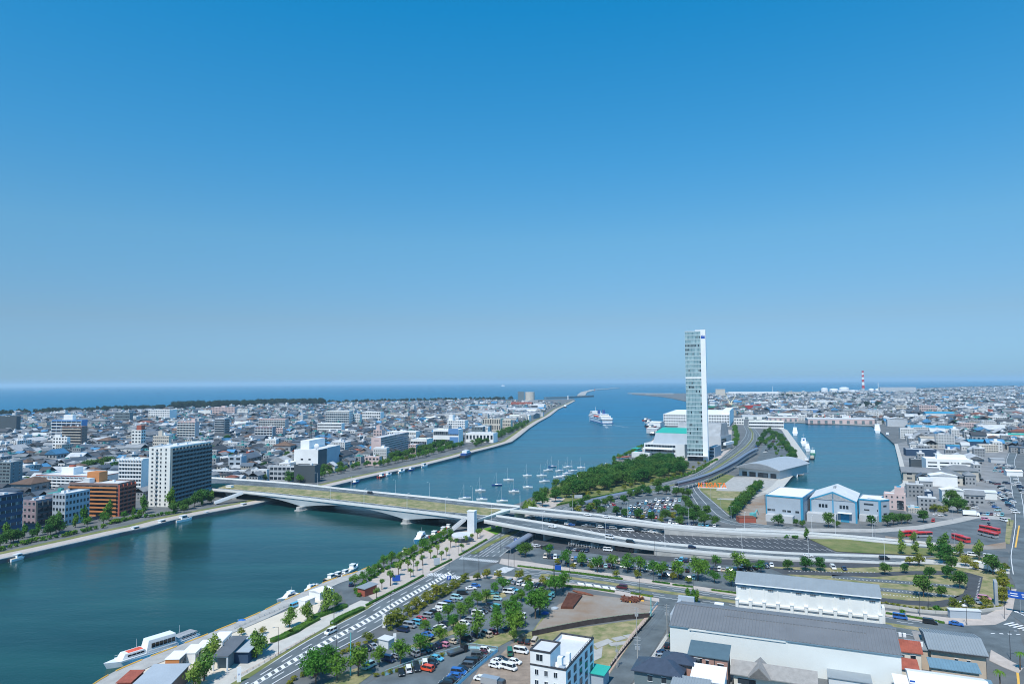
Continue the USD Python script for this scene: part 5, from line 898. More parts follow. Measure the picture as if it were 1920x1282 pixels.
gen('white terminal building on the peninsula quay', (1470, 803), 790, 1404, 1476, 'white', ('ribbon', 2), None, 20, 'roof_white', 'the white terminal'); gen('small white house by the shipyard quay', (1395, 796), 784, 1376, 1402, 'offwhite', ('grid', 2, 4), None, 20, 'roof_beige')
# tanks and the striped chimney
for i, (x, y, tp, w_) in enumerate([(1546, 735.5, 727, 12), (1563.5, 735.5, 728, 15), (1583, 735.5, 725.5, 17), (1634, 735.8, 728, 9), (1647, 735.8, 728, 10), (1600, 737, 731, 9), (1617, 742, 739, 8), (1634, 742.5, 739.5, 8), (1734, 735, 731, 14), (1749, 735, 731, 9), (1770, 741, 738, 8), (1812, 741, 738, 6)]):
    c = G(x, y, 0); r_ = w_ / 2 / 1280 * c[1]; hh = z_at(c, tp + (y - tp) * .2)
    lab = ('big white domed storage tank, ' + nth(i) + ' from the left' if i < 3 else 'small white storage tank, ' + nth(i - 3) + ' small one from the left') + ' near the striped chimney'
    t_ = Thing('storage_tank', lab, 'tank', c, group='white storage tanks on the far shore'); t_.part('shell', MB().tube((0, 0, -.5), (0, 0, hh), r_, r_, 24), 'roof_white'); d = trimesh.creation.icosphere(2, 1.0); d.vertices = d.vertices * [r_, r_, z_at(c, tp) - hh] + [0, 0, hh]; t_.part('dome', MB().tm(d), 'roof_white', smooth=True)
c = G(1619, 737, 0); hc = z_at(c, 695); ch_ = Thing('chimney', 'tall red and white striped chimney on the far shore', 'chimney', c); r_ = 4.4 / 2 / 1280 * c[1]; stops = [0, .22, .36, .5, .61, .72, .82, .91, 1.0]
for i in range(8): ch_.part('band', MB().tube((0, 0, hc * stops[i]), (0, 0, hc * stops[i + 1]), r_ * (1.25 - .4 * stops[i]), r_ * (1.25 - .4 * stops[i + 1]), 14), 'wall_grey' if i == 0 else ('car_red' if i % 2 else 'roof_white'))
for i, (x, y, tp) in enumerate([(1449, 735, 724), (1647, 737, 717), (1865, 736, 726)]):
    c = G(x, y, 0); t_ = Thing('mast', ['thin pale mast left of the tanks', 'thin mast right of the chimney', 'thin red and white mast at the far right'][i], 'mast', c); t_.part('pole', MB().tube((0, 0, 0), (0, 0, z_at(c, tp)), 2.2, 1.2, 6), 'white_metal')
# shipyard crane
c = G(1370, 765, 0); cr = Thing('dock_crane', 'pale yellow harbour crane with a V shaped boom right of the tower', 'crane', c); plain('crane_cream', (.72, .64, .44), .5, .4)
k_ = c[1] / 1280
for s_ in (-1, 1): cr.part('leg', MB().tube((s_ * 4 * k_, 0, 0), (s_ * 1.2 * k_, 0, 14 * k_), .7, .6, 6), 'crane_cream')
cr.part('boom', MB().tube((0, 0, 8 * k_), (-11 * k_, 0, 28 * k_), 1.3, .8, 6), 'crane_cream'); cr.part('boom', MB().tube((0, 0, 8 * k_), (10 * k_, 0, 23 * k_), 1.3, .8, 6), 'crane_cream'); cr.part('cabin', MB().box(-3 * k_, 3 * k_, -3, 3, 6 * k_, 10 * k_), 'crane_cream')
for x, tp in ((1545, 778), (1595, 782)): pass
# ---------------------------------------------------------------- foreground buildings
usdkit.material(stage, '/World/Looks/ribbed_wall', {'g': ('geometry', {}), 'n': ('noise_texture', {'scale': .08, 'detail': 6.0}), 'r': ('rgb_ramp', {'ramp': [(.3, (.60, .62, .60)), (.7, (.69, .71, .69))]}), 'p': ('principled_bsdf', {'roughness': .6, 'specular_ior_level': .3})}, [('g.position', 'n.vector'), ('n.fac', 'r.fac'), ('r.color', 'p.base_color')], surface='p.BSDF')
mat('slate_roof', (.115, .125, .14), rough=.55, vary=.12, scale=.3, spec=.5); mat('metal_roof', (.155, .165, .18), rough=.5, vary=.08, scale=.2, spec=.5); mat('tile_blue', (.045, .06, .09), rough=.4, vary=.15, scale=.8, spec=.5); mat('tile_grey', (.27, .26, .25), rough=.7, vary=.15, scale=.8); mat('metal_blue', (.14, .24, .31), rough=.5, vary=.08, scale=.4); mat('metal_teal', (.085, .135, .165), rough=.5, vary=.08, scale=.4); mat('roof_rust', (.30, .085, .055), rough=.7, vary=.2, scale=.5); mat('brick_pink', (.36, .21, .17), rough=.85, vary=.15, scale=.6)
mat('wall_cream', (.62, .58, .50), rough=.85, vary=.06, scale=.2); mat('wall_tan', (.45, .37, .29), rough=.85, vary=.08, scale=.2); mat('light_roof', (.235, .27, .295), rough=.5, vary=.06, scale=.3, spec=.5)
def wood(b, name, m_, x0, x1, y0, y1, z0, z1): b.t.part(name, MB().box(x0, x1, y0, y1, z0, z1), m_)
def ribs(b, z_of, x0, x1, y0, y1, along_, step, m_, n_max=290, w=.07, hgt=.09, name='roof_rib'):
    """Standing seams down a roof slope; along_ 'x': each seam runs along local x at a fixed y."""
    a0, a1 = (y0, y1) if along_ == 'x' else (x0, x1); k = int((a1 - a0) / step); k = min(k, n_max)
    for i in range(k + 1):
        q = a0 + (a1 - a0) * i / k; mb = MB()
        if along_ == 'x': p = [(x0, q, z_of(x0)), (x1, q, z_of(x1))]; o = np.array([0, w, 0])
        else: p = [(q, y0, z_of(y0)), (q, y1, z_of(y1))]; o = np.array([w, 0, 0])
        A, B_ = np.array(p[0]), np.array(p[1]); hh = np.array([0, 0, hgt])
        mb.loft([np.array([A - o, A + o, A + o + hh, A - o + hh]), np.array([B_ - o, B_ + o, B_ + o + hh, B_ - o + hh])]); b.t.part(name, mb, m_)
# large warehouse: long wall faces the camera (the left face), 62 m
cL = G(1257, 1229)[:2]; hh = math.radians(23); U23 = np.array([-math.cos(hh), math.sin(hh)])
cR = cL - U23 * 63
b = Block('warehouse', 'large white warehouse with a long dark grey ribbed roof in the foreground', (*cR, 0), None, 1257, None, 23, 'warehouse', z=9.3, LU=63, LV=25, short='the large grey roofed warehouse'); HW = b.H
b.t.part('wall', MB().box(0, b.LV, 0, b.LU, -.5, HW), 'ribbed_wall'); rise = 2.9; b.gable('metal_roof', rise, 'U', .2, wall='ribbed_wall')
zs = lambda x: HW + rise * (1 - abs(x - b.LV / 2) / (b.LV / 2)) + .24
ribs(b, zs, -.2, b.LV / 2, 0, b.LU, 'x', .95, 'metal_roof', 140, .13, .2); b.t.part('ridge_cap', MB().box(b.LV / 2 - .5, b.LV / 2 + .5, -.3, b.LU + .3, HW + rise + .2, HW + rise + .4), 'metal_roof'); b.t.part('ridge_cap', MB().box(b.LV / 2 - 4.3, b.LV / 2 - 4.1, 8, b.LU * .75, zs(b.LV / 2 - 4.2), zs(b.LV / 2 - 4.2) + .22), 'metal_roof')
b.t.part('gutter', MB().box(-.4, -.2, -.4, b.LU - 11, HW - .12, HW + .03), 'metal_blue'); b.t.part('gutter', MB().box(-.4, -.2, b.LU - 5.5, b.LU + .3, HW - .12, HW + .03), 'metal_blue')
b.t.part('wall_panel', MB().box(-.16, 0, b.LU - 34, b.LU - 6.5, -.3, HW - .05), 'ribbed_wall', 'slightly proud section of the long wall'); b.t.part('eave_box', MB().box(-.45, 0, b.LU - 33.5, b.LU - 6, HW - .5, HW - .1), 'ribbed_wall')
b.t.part('lean_to', MB().box(-6, -.05, 8, 18.5, -.5, 2.9), 'wall_palegrey', 'low pale annex against the long wall'); b.t.part('annex_roof', MB().box(-6.3, -.05, 7.7, 18.8, 2.9, 3.1), 'light_roof')
b.t.part('parapet', MB().box(b.LV - 1.2, b.LV + .3, b.LU - 4, b.LU + 1.4, HW - 1, HW + 2.0).box(b.LV * .3, b.LV, b.LU + .15, b.LU + 1.3, HW - 2, HW + .9), 'wall_lightblue'); wood(b, 'rear_annex', 'roof_white', b.LV + 1, b.LV + 9, b.LU - 30, b.LU - 1, -.5, 6.2); wood(b, 'rear_annex', 'ribbed_wall', b.LV + 1, b.LV + 7, 4, 32, -.5, 7.0)
wood(b, 'vent_box', 'roof_white', b.LV + 4, b.LV + 6, b.LU - 13, b.LU - 10, 6.2, 8.6); wood(b, 'roof_unit', 'teal_metal', b.LV + 3, b.LV + 5, b.LU - 8, b.LU - 5, 6.2, 7.2)
# second warehouse behind it
c2 = G(1652, 1187)[:2]
b = Block('warehouse', 'tall white warehouse with buttressed wall and pale blue roof edge, second row', (*c2, 0), None, 1383, None, 23, 'warehouse', z=12.0, LV=15, short='the buttressed white warehouse'); H2 = b.H
b.t.part('wall', MB().box(0, b.LV, 0, b.LU, -.5, H2), 'wall_offwhite'); b.gable('light_roof', 1.9, 'U', .6, wall='wall_offwhite'); ribs(b, lambda x: H2 + 1.9 * (1 - abs(x - b.LV / 2) / (b.LV / 2)) + .24, -.6, b.LV / 2, 0, b.LU, 'x', 1.2, 'light_roof', 60, .08, .1)
b.t.part('eave_band', MB().box(-.35, 0, 0, b.LU, H2 - 1.3, H2 - .35), 'metal_blue'); b.t.part('gutter', MB().box(-.95, -.6, -.4, b.LU + .4, H2 - .32, H2 - .05), 'roof_white')
nb = 10
for i in range(nb + 1):
    y = b.LU * i / nb; b.t.part('pilaster', MB().box(-.3, 0, y - .22, y + .22, 5.5, H2 - 1.3), 'wall_offwhite'); b.t.part('buttress', MB().box(-1.3, 0, y - .5, y + .5, -.5, 6.2), 'wall_offwhite'); b.t.part('buttress_cap', MB().box(-1.45, 0, y - .62, y + .62, 6.2, 6.5), 'roof_white')
    if i < nb:
        y2 = b.LU * (i + 1) / nb; b.t.part('beam', MB().box(-.7, 0, y + .5, y2 - .5, 4.9, 5.5), 'wall_offwhite'); b.t.part('slot', MB().box(-.06, 0, y + .6, y2 - .6, 4.1, 4.8), 'wall_grey'); b.t.part('lower_wall', MB().box(-.5, 0, y + .5, y2 - .5, -.5, 4.0), 'wall_offwhite')
        if i in (0, 2, 4, 5, 7, 9):
            ym = (y + y2) / 2
            for q in (-.62, 0, .62): b.t.part('vent', MB().box(-.42, -.34, ym - q - .26, ym - q + .26, H2 - 1.7, H2 - 1.32), 'frame_dark')
wood(b, 'stair', 'wall_offwhite', 2, 8, -1.6, 0, -.5, 4.5); wood(b, 'stair', 'wall_offwhite', 2, 6, -1.6, 0, 4.5, 8); wood(b, 'side_tank', 'wall_navy', -1, 1, -2.5, -.3, -.3, 3)
# white office with a roof terrace
hw = 24
gx = G(1062, 1345)[:2]
b = Block('office', 'white three storey office with dark edged flat roof terrace at the bottom of the view', (*gx, 0), None, 995, 1114, hw, 'office', z=z_at((*gx, 0), 1257), short='the white office'); Ho = b.H
b.walls('wall_white', roof='roof_pale', rim=1.0)
# corner block, one storey higher, at the left end
x0_, x1_, y0_, y1_ = 0, b.LV * .32, b.LU * .43, b.LU
ht = 3.6; b.t.part('stair_tower', MB().box(x0_ - .02, x1_, y0_, y1_ + .02, Ho - .9, Ho + ht), 'wall_white'); b.t.part('tower_roof', MB().box(.3, x1_ - .3, y0_ + .3, y1_ - .3, Ho + ht, Ho + ht + .08), 'roof_pale')
rimm = lambda z, a: [MB().box(a[0], a[1], a[2], a[2] + .3, z, z + .45), MB().box(a[0], a[1], a[3] - .3, a[3], z, z + .45), MB().box(a[0], a[0] + .3, a[2] + .3, a[3] - .3, z, z + .45), MB().box(a[1] - .3, a[1], a[2] + .3, a[3] - .3, z, z + .45)]
for q in rimm(Ho + ht, (-.12, x1_ + .1, y0_ - .1, y1_ + .12)): b.t.part('dark_rim', q, 'frame_dark')
for q in rimm(Ho, (-.1, b.LV + .1, -.1, b.LU + .1)): b.t.part('dark_rim', q, 'frame_dark')
b.grid('R', 4, 5, .4, .62, single=True, z0=.4, z1=Ho - .8, frame='frame_dark'); b.grid('L', 4, 3, .36, .5, single=True, z0=.4, z1=Ho - .4, a0=1.5, a1=b.LU * .95); b.grid('L', 1, 1, .45, .5, single=True, z0=Ho + .3, z1=Ho + ht, a0=y0_ + 1, a1=y1_ - .6)
for i in range(14): x = b.LV * (.12 + .86 * i / 13); b.t.part('rail_post', MB().box(x - .04, x + .04, .05, .15, Ho, Ho + 1.1), 'frame_dark')
for z in (.6, 1.1): b.t.part('rail', MB().box(b.LV * .1, b.LV, .06, .14, Ho + z - .05, Ho + z), 'frame_dark')
for (x, y, w_) in ((.1, .2, 1.3), (.24, .1, 1.1)): b.t.part('rooftop_unit', MB().box(b.LV * x, b.LV * x + w_, b.LU * y, b.LU * y + w_, Ho - .8, Ho + 2.1), 'roof_white'); b.t.part('fan_grille', MB().box(b.LV * x + w_, b.LV * x + w_ + .05, b.LU * y + .1, b.LU * y + w_ - .1, Ho + .3, Ho + 1.9), 'frame_dark')
for (x, y) in ((.08, .33), (.14, .38), (.2, .33), (.05, .27)): d = trimesh.creation.icosphere(1, .5); d.vertices = d.vertices * [.8, .8, 1] + [b.LV * x, b.LU * y, Ho]; b.t.part('rooftop_tank', MB().tm(d), 'roof_white')
b.t.part('rooftop_unit', MB().box(.8, 2.2, .8, 2.4, Ho - .8, Ho + .2), 'wall_lightblue')

def house(label, eave_px, z, LU, LV, wall, roof, kind='gable', ridge='V', rise=1.6, h=23, windows=(), name='house', cat='house', over=.5, short=None, wins=None):
    """House given by the picture position of its nearest eave corner at height z."""
    c = G(*eave_px, z)[:2]; b = Block(name, label, (*c, 0), None, None, None, h, cat, z=z, LU=LU, LV=LV, short=short); b.t.part('wall', MB().box(0, LV, 0, LU, -.5, z), wall)
    if kind == 'gable': b.gable(roof, rise, ridge, over, wall=wall)
    elif kind == 'hip': b.hip(roof, rise, over)
    elif kind == 'mono':
        o = over; b.t.part('roof', MB().loft([np.array([(-o, -o, z), (-o, LU + o, z), (-o, LU + o, z + .2), (-o, -o, z + .2)]), np.array([(LV + o, -o, z + rise), (LV + o, LU + o, z + rise), (LV + o, LU + o, z + rise + .2), (LV + o, -o, z + rise + .2)])]), roof)
        [b.t.part('gable_wall', MB().add([(0, Y, z), (LV, Y, z), (LV, Y, z + rise)], [[0, 1, 2]]), wall) for Y in (0, LU)]
    elif kind == 'flat': b.t.part('roof', MB().box(-o_ if (o_ := over) else 0, LV + over, -over, LU + over, z, z + .25), roof)
    for f_, a0, a1, z0, z1 in windows:
        g = MB(); LL = LU if f_ == 'L' else LV; b.panel(g, f_, LL * a0, LL * a1, z0, z1, .05); w_ = b.t.part('window', g, 'window_glass'); fr = MB(); b.panel(fr, f_, LL * a0 - .1, LL * a1 + .1, z1, z1 + .12, .14); b.panel(fr, f_, LL * a0 - .1, LL * a1 + .1, z0 - .12, z0, .14); b.t.part('frame', fr, 'frame_white', under=w_)
    return b
b = house('house with a rust red ribbed roof and white walls at the right', (1727, 1224), 6.2, 6.8, 9, 'wall_cream', 'roof_rust', 'gable', 'U', 1.6, windows=(('L', .2, .4, 4, 5.3), ('L', .62, .85, 4, 5.3))); ribs(b, lambda x: 6.2 + 1.6 * (1 - abs(x - 4.5) / 4.5) + .24, -.5, 4.5, 0, 6.8, 'x', .55, 'roof_rust', 30)
house('lower lean to with a rust red roof in front of the red roofed house', (1721, 1257), 4.2, 4.8, 4.5, 'wall_cream', 'roof_rust', 'mono', rise=1.2)
house('small white flat roof below the red lean to', (1722, 1290), 4.5, 5, 6, 'wall_white', 'roof_white', 'mono', rise=.4)
b = house('beige two storey shop with a pale ribbed metal roof near the corner', (1848, 1228), 6.6, 13.5, 17, 'wall_tan', 'light_roof', 'gable', 'U', 1.7, over=.7, windows=(('L', .28, .34, 3.2, 4.6), ('L', .5, .56, 3.2, 4.6)), short='the beige shop'); ribs(b, lambda x: 6.6 + 1.7 * (1 - abs(x - 8.5) / 8.5) + .24, -.7, 8.5, 0, 13.5, 'x', .75, 'light_roof', 40, .1, .16); ribs(b, lambda x: 6.6 + 1.7 * (1 - abs(x - 8.5) / 8.5) + .24, 8.5, 17.7, 0, 13.5, 'x', .75, 'light_roof', 40, .1, .16)
wood(b, 'dark_gutter', 'frame_dark', -.95, -.7, -.5, 14, 6.3, 6.55); wood(b, 'rear_wing', 'wall_tan', 1, 8, 13.6, 19, -.5, 5.6); wood(b, 'wing_roof', 'light_roof', .6, 8.4, 13.55, 19.4, 5.6, 5.85); wood(b, 'side_wall', 'frame_dark', 0, 17, -.12, 0, 0, 6.6)
for x, y in ((3, 15), (2.4, 16.4), (9.5, 19.8), (9.5, 18.6)): wood(b, 'condenser', 'roof_white', x, x + .9, y, y + .8, 5.85, 6.9)
wood(b, 'shop_sign', 'sign_white', 9, 12, -.8, -.3, 3.5, 6.2); wood(b, 'sign_panel', 'roof_teal', 9.6, 11.4, -.86, -.8, 4.2, 5.6)
house('brown grey tiled low roof between the red house and the beige shop', (1768, 1233), 3.6, 5.4, 5, 'wall_cream', 'tile_grey', 'gable', 'U', .9, windows=(('L', .2, .5, 1.4, 2.6),))
house('dark brown roofed shed behind the red house', (1746, 1203), 3.5, 4, 6, 'wall_brown', 'tile_grey', 'mono', rise=.6, name='shed', cat='shed')
b = house('long blue grey metal roofed house in front of the beige shop', (1836, 1262), 4.6, 11.3, 4.2, 'wall_tan', 'metal_blue', 'mono', rise=.9); ribs(b, lambda x: 4.8 + .9 * (x + .5) / 5.2, -.5, 4.7, 0, 11.3, 'x', .8, 'metal_blue', 30)
house('small blue grey metal roof near the right palm', (1866, 1300), 4.2, 6.5, 6, 'wall_tan', 'metal_blue', 'mono', rise=.8)
b = house('large smooth white roofed hall at the bottom right', (1857, 1300), 5.4, 17.5, 9, 'wall_white', 'roof_white', 'gable', 'U', 1.1, over=.4, name='hall', cat='hall'); wood(b, 'blue_sheet', 'sign_blue', -.2, 0, 16.6, 17.8, 1, 6.0)
# tiled houses left of the long wall
house('dark blue tiled hip roofed house at the bottom, nearest the side street', (1275, 1268), 5.4, 12.5, 8.5, 'wall_slate', 'tile_blue', 'hip', rise=2.3, over=.8, windows=(('L', .3, .4, 3, 4.6), ('L', .6, .7, 3, 4.6)), short='the dark blue tiled house')
house('brick coloured upper storey with a dark blue tiled roof beside the long wall', (1297, 1246), 6.6, 8.2, 6, 'brick_pink', 'tile_blue', 'hip', rise=1.6, over=.7, windows=(('L', .3, .8, 4.4, 5.8),))
b = house('brown house with a curved blue grey metal roof against the long white wall', (1364, 1237), 7.6, 10.5, 6.5, 'brick_pink', 'metal_teal', 'mono', rise=1.6, over=.4, windows=(('L', .66, .95, 5, 7), ('L', .48, .56, 5, 6.8), ('L', .1, .26, 5, 6.3)), short='the brown house'); wood(b, 'balcony', 'brick_pink', -1.4, -.05, 6.8, 10.4, 3.2, 4.5); wood(b, 'downpipe', 'frame_dark', -.15, -.02, 3.4, 3.6, 0, 7.4)
b = house('white sheet roof in front of the brown house', (1357, 1282), 5.2, 8.6, 7, 'wall_white', 'roof_white', 'mono', rise=1.5, over=.2)
b = house('pale ribbed metal roof at the very bottom between the tiled houses', (1325, 1300), 4.6, 9, 6, 'wall_palegrey', 'light_roof', 'mono', rise=.9); ribs(b, lambda x: 4.8 + .9 * (x + .5) / 7, -.5, 6.5, 0, 9, 'x', .7, 'light_roof', 30)
b = house('traditional grey tiled house with a pointed gable at the bottom', (1527, 1281), 4.6, 20.5, 6.5, 'wall_cream', 'tile_grey', 'gable', 'U', 1.9, over=.9, windows=(('L', .1, .3, 1.6, 3.2), ('L', .72, .95, 1.6, 3.2)), short='the grey tiled house')
b.gable('tile_grey', 2.2, 'V', .6, -1.5, 5.5, 11.5, 16, z=4.9, wall='wall_white', name='gable_roof')
# ---------------------------------------------------------------- trees, bushes and hedges
TREES = []        # (kind, place, scale, area phrase, look)
LOOK = dict(round=('street_tree', 'leafy green tree'), dark=('broadleaf_tree', 'dark green bushy tree'), young=('young_tree', 'slender young tree'), willow=('willow_tree', 'pale green drooping tree'), oval=('tall_tree', 'tall narrow green tree'), lightoval=('ginkgo_tree', 'pale green upright tree'), yellow=('yellowing_tree', 'yellowish green low tree'), pine=('pine_tree', 'dark pine tree'), shrub=('shrub', 'rounded green shrub'), yshrub=('yellow_shrub', 'yellowish rounded shrub'), palm=('palm_tree', 'palm tree with a thin trunk'))
trnd = random.Random(21)
def trees(kind, pts, area_, s=1.0, var=.14):
    for p in pts:
        q = G(p[0], p[1]); k = p[2] if len(p) > 2 else 1.0; TREES.append((kind, q, s * k * trnd.uniform(1 - var, 1 + var), area_))
def tree_line(kind, px, step, area_, s=1.0, jit=1.2, keep=1.0):
    l = resample([list(G(x, y)[:2]) + [0] for x, y in px], step)
    for q in l:
        if trnd.random() < keep: TREES.append((kind, np.array([q[0] + trnd.uniform(-jit, jit), q[1] + trnd.uniform(-jit, jit), 0]), s * trnd.uniform(.8, 1.2), area_))
def tree_fill(kind, px, step, area_, s=1.0, keep=1.0):
    P = Polygon(GP(px)); x0, y0, x1, y1 = P.bounds
    for x in np.arange(x0, x1, step):
        for y in np.arange(y0, y1, step):
            q = (x + trnd.uniform(-.4, .4) * step, y + trnd.uniform(-.4, .4) * step)
            if trnd.random() < keep and P.contains(Point(q)): TREES.append((kind, np.array([*q, 0]), s * trnd.uniform(.75, 1.2), area_))
lotA = 'in the car park beside the boulevard'
trees('round', [(797, 1188, .9), (822, 1173, .8), (841, 1162, 1.05), (850, 1181), (825, 1207, 1.15), (863, 1207, 1.1), (864, 1162), (879, 1150, 1.05), (895, 1136, 1.05), (912, 1129), (928, 1114), (943, 1110, 1.15), (933, 1188, 1.25), (931, 1157, .9), (948, 1148, .7), (964, 1140, .65), (961, 1174, 1.1), (977, 1128, .8), (788, 1230, 1.05), (751, 1244, 1.2), (711, 1249, .95)], lotA, .82)
trees('lightoval', [(895, 1197, 1.35), (964, 1204, .9)], lotA, 1.1)
trees('round', [(1004, 1159, 1.5), (1012, 1152, 1.2), (1017, 1135, 1.1), (1041, 1116, 1.05), (1056, 1108, 1.15), (977, 1126, .7), (992, 1115, .75), (965, 1138, .8), (963, 1176, 1.2), (968, 1192, 1.2), (1030, 1108, .7)], 'between the car park and the vacant lot')
trees('round', [(588, 1269, 1.2), (592, 1286, 1.3), (616, 1251, 1.05), (632, 1275, 1.2), (672, 1267, 1.15), (605, 1262, .9)], 'at the lower end of the boulevard')
trees('yellow', [(872, 1091, .8), (895, 1088, .8), (913, 1084, .8), (935, 1084, .7), (975, 1087, .9), (990, 1095, .8), (1018, 1096, .8), (780, 1143, 1.0), (765, 1152, .9), (800, 1130, 1.0), (818, 1121, 1.1), (835, 1111, .9), (732, 1178, 1.0), (745, 1170, 1.1), (690, 1205, .8), (850, 1101, .8)], 'in the hedge strip along the boulevard')
tree_line('yshrub', [(868, 1093), (840, 1112), (800, 1135), (770, 1155), (735, 1180)], 2.6, 'in the hedge strip along the boulevard', .9, .8)
tree_line('yshrub', [(700, 1205), (660, 1215), (625, 1232), (580, 1258), (545, 1282)], 2.4, 'in the hedge strip at the lower boulevard', .8, .7)
tree_line('yshrub', [(705, 1268), (760, 1256), (830, 1230)], 2.2, 'along the pale blue fence', .6, .3)
trees('young', [(874, 1021), (885, 1016), (895, 1010), (900, 1006), (855, 1025), (845, 1027, 1.1), (837, 1042), (820, 1040), (807, 1047, 1.1), (792, 1060), (782, 1070), (765, 1072, 1.2), (747, 1080, 1.1), (752, 1070), (716, 1105), (732, 1098, 1.3), (706, 1122), (866, 1034), (828, 1050), (775, 1062), (815, 1058), (790, 1048), (770, 1082)], 'on the paved promenade')
tree_line('round', [(842, 1006), (800, 1028), (760, 1048), (720, 1066), (690, 1084), (668, 1098)], 5.5, 'along the river edge of the promenade', .78, .8)
tree_line('shrub', [(846, 1004), (800, 1031), (760, 1051), (720, 1070), (690, 1090), (668, 1104), (672, 1118)], 2.0, 'along the river edge of the promenade', 1.0, .8)
trees('willow', [(543, 1175, .95), (577, 1166, 1.05), (613, 1148, 1.25), (631, 1136, .7), (481, 1233, 1.15), (383, 1275, 1.25), (399, 1241, .95), (366, 1290, 1.0)], 'on the cream riverside plaza')
trees('yellow', [(452, 1190, .6), (492, 1188, .6)], 'behind the plaza shelter')
trees('dark', [(985, 1044, .85), (976, 1040, .5)], 'at the intersection corner')
row_b = 'in the row between cross street and car park'
trees('round', [(1030, 1042, .9), (1062, 1062, 1.05), (1091, 1062), (1120, 1073, 1.05), (1149, 1067), (1177, 1073, 1.1), (1201, 1073), (1225, 1078, .95), (1240, 1086, 1.2), (1272, 1086, 1.15), (1309, 1088, 1.3), (1340, 1093, .75), (1371, 1098, 1.05), (1342, 1064, .85), (1384, 1070, 1.1), (1402, 1070, .7), (1427, 1073, .85), (1320, 1076, .9)], row_b)
trees('yellow', [(1045, 1058, .6), (1108, 1068, .6), (1155, 1082, .6), (1195, 1084, .7), (1290, 1093, .7), (1262, 1086, .6), (1075, 1066, .6)], row_b)
trees('dark', [(1477, 1068, .62), (1511, 1069, .68), (1538, 1070, .85), (1659, 1077, .68), (1696, 1074, .5), (1743, 1084, .68), (1776, 1084, .75), (1800, 1103, .85), (1732, 1119, 1.0), (1765, 1119, .55), (1784, 1069, .8), (1770, 1056, 1.05), (1862, 1077, .95)], 'on the lawn inside the looping lane', .86)
trees('lightoval', [(1689, 1017, .9), (1690, 1039, 1.0), (1714, 1020, 1.0), (1718, 1041), (1743, 1023, .8), (1745, 1041), (1772, 1038, 1.5), (1801, 1045, 1.2), (1836, 1050, 1.35)], 'beside the merging road before the bus yard', 1.05)
trees('yellow', [(1723, 1061, 1.3), (1705, 1058, .9), (1811, 1061, 1.1), (1829, 1068, .9), (1885, 1070, .9), (1879, 1084, 1.0), (1881, 1095, 1.0), (1882, 1107, 1.1), (1881, 1119, 1.0), (1878, 1131, .9), (1789, 1143, 1.1), (1815, 1137, .9), (1848, 1138, .9)], 'at the edge of the looping lane lawn')
trees('shrub', [(1757, 1147, 1.6), (1692, 1150, 1.0)], 'at the edge of the looping lane lawn')
tree_line('yshrub', [(1652, 1132), (1710, 1141), (1752, 1146), (1810, 1146), (1876, 1138)], 2.0, 'along the wall of the looping lane lawn', .6, .3)
trees('palm', [(1896, 1120), (1913, 1256), (1876, 1296), (1893, 985, .8)], 'at the right hand street')
ring = 'around the crowded car park'
trees('dark', [(1075, 958), (1090, 951), (1105, 963), (1127, 966), (1135, 951), (1145, 946), (1170, 945), (1196, 931), (1215, 929), (1235, 926), (1250, 927), (1268, 931), (1280, 931), (1291, 933), (1233, 918, 1.2), (1285, 946), (1292, 956), (1272, 966), (1281, 973), (1296, 971), (1306, 966), (1300, 981), (1314, 976), (1321, 986), (1340, 986), (1326, 967), (1275, 986), (1247, 976), (1222, 978), (1196, 973), (1171, 971), (1155, 966), (1118, 955), (1100, 946), (1205, 925), (1183, 934)], ring, .72)
trees('yellow', [(1240, 980, .9), (1262, 975), (1205, 974, .8), (1110, 958, 1.2), (1085, 962, 1.1), (1075, 950, 1)], ring)
tree_fill('dark', [(1058, 925), (1090, 902), (1130, 890), (1170, 882), (1200, 872), (1240, 866), (1292, 880), (1285, 889), (1225, 902), (1150, 918), (1100, 928), (1062, 934)], 8.5, 'in the dense riverside grove', 1.12, .98)
tree_fill('dark', [(985, 950), (1020, 928), (1060, 906), (1062, 938), (1035, 948), (1000, 962)], 11, 'at the thin near end of the grove', .85, .6)
trees('willow', [(992, 962, 1.3), (1001, 958, 1.2), (985, 958, 1)], 'at the thin near end of the grove', .9)
tree_line('yellow', [(1075, 935), (1150, 922), (1225, 905), (1280, 892)], 14, 'in front of the riverside grove', .8, 2)
tree_line('dark', [(1372, 970), (1390, 950), (1405, 935), (1425, 914)], 4.5, 'in the hedge row beside the lawn', .7, 1.2)
trees('dark', [(1460, 986, .8), (1493, 986, .5), (1505, 988, .4), (1553, 988, .95), (1570, 988, .4), (1635, 986, .7), (1664, 986, .8), (1676, 984, .8), (1690, 982, .75), (1702, 981, .7), (1732, 979, .75)], 'in front of the blue trimmed sheds')
trees('dark', [(1778, 958, 1.0), (1796, 962, 1.1), (1805, 958, .9), (1788, 950, 1.1), (1740, 957, .7)], 'beside the port offices'); trees('yellow', [(1752, 960, 1.1), (1770, 966, 1.3), (1815, 960, .8)], 'beside the port offices')
tree_line('shrub', [(1450, 1007), (1480, 1008), (1495, 1009)], 2.2, 'on the wall behind the empty car park', 1.3, .8); trees('oval', [(1512, 1012, .9)], 'on the wall behind the empty car park')
pen = 'along the curving road of the peninsula'
tree_line('round', [(1375, 838), (1382, 826), (1380, 812), (1376, 803)], 12, pen, 1.0, 3); tree_line('dark', [(1440, 812), (1458, 818), (1470, 835), (1485, 852), (1490, 862)], 8, pen, .7, 3); tree_line('dark', [(1425, 838), (1428, 822), (1440, 808)], 14, pen, .6, 3); tree_fill('round', [(1412, 885), (1440, 822), (1468, 815), (1490, 850), (1480, 875)], 19, pen, .8, .75); tree_line('dark', [(1445, 845), (1440, 830), (1450, 815)], 18, pen, .6, 6)
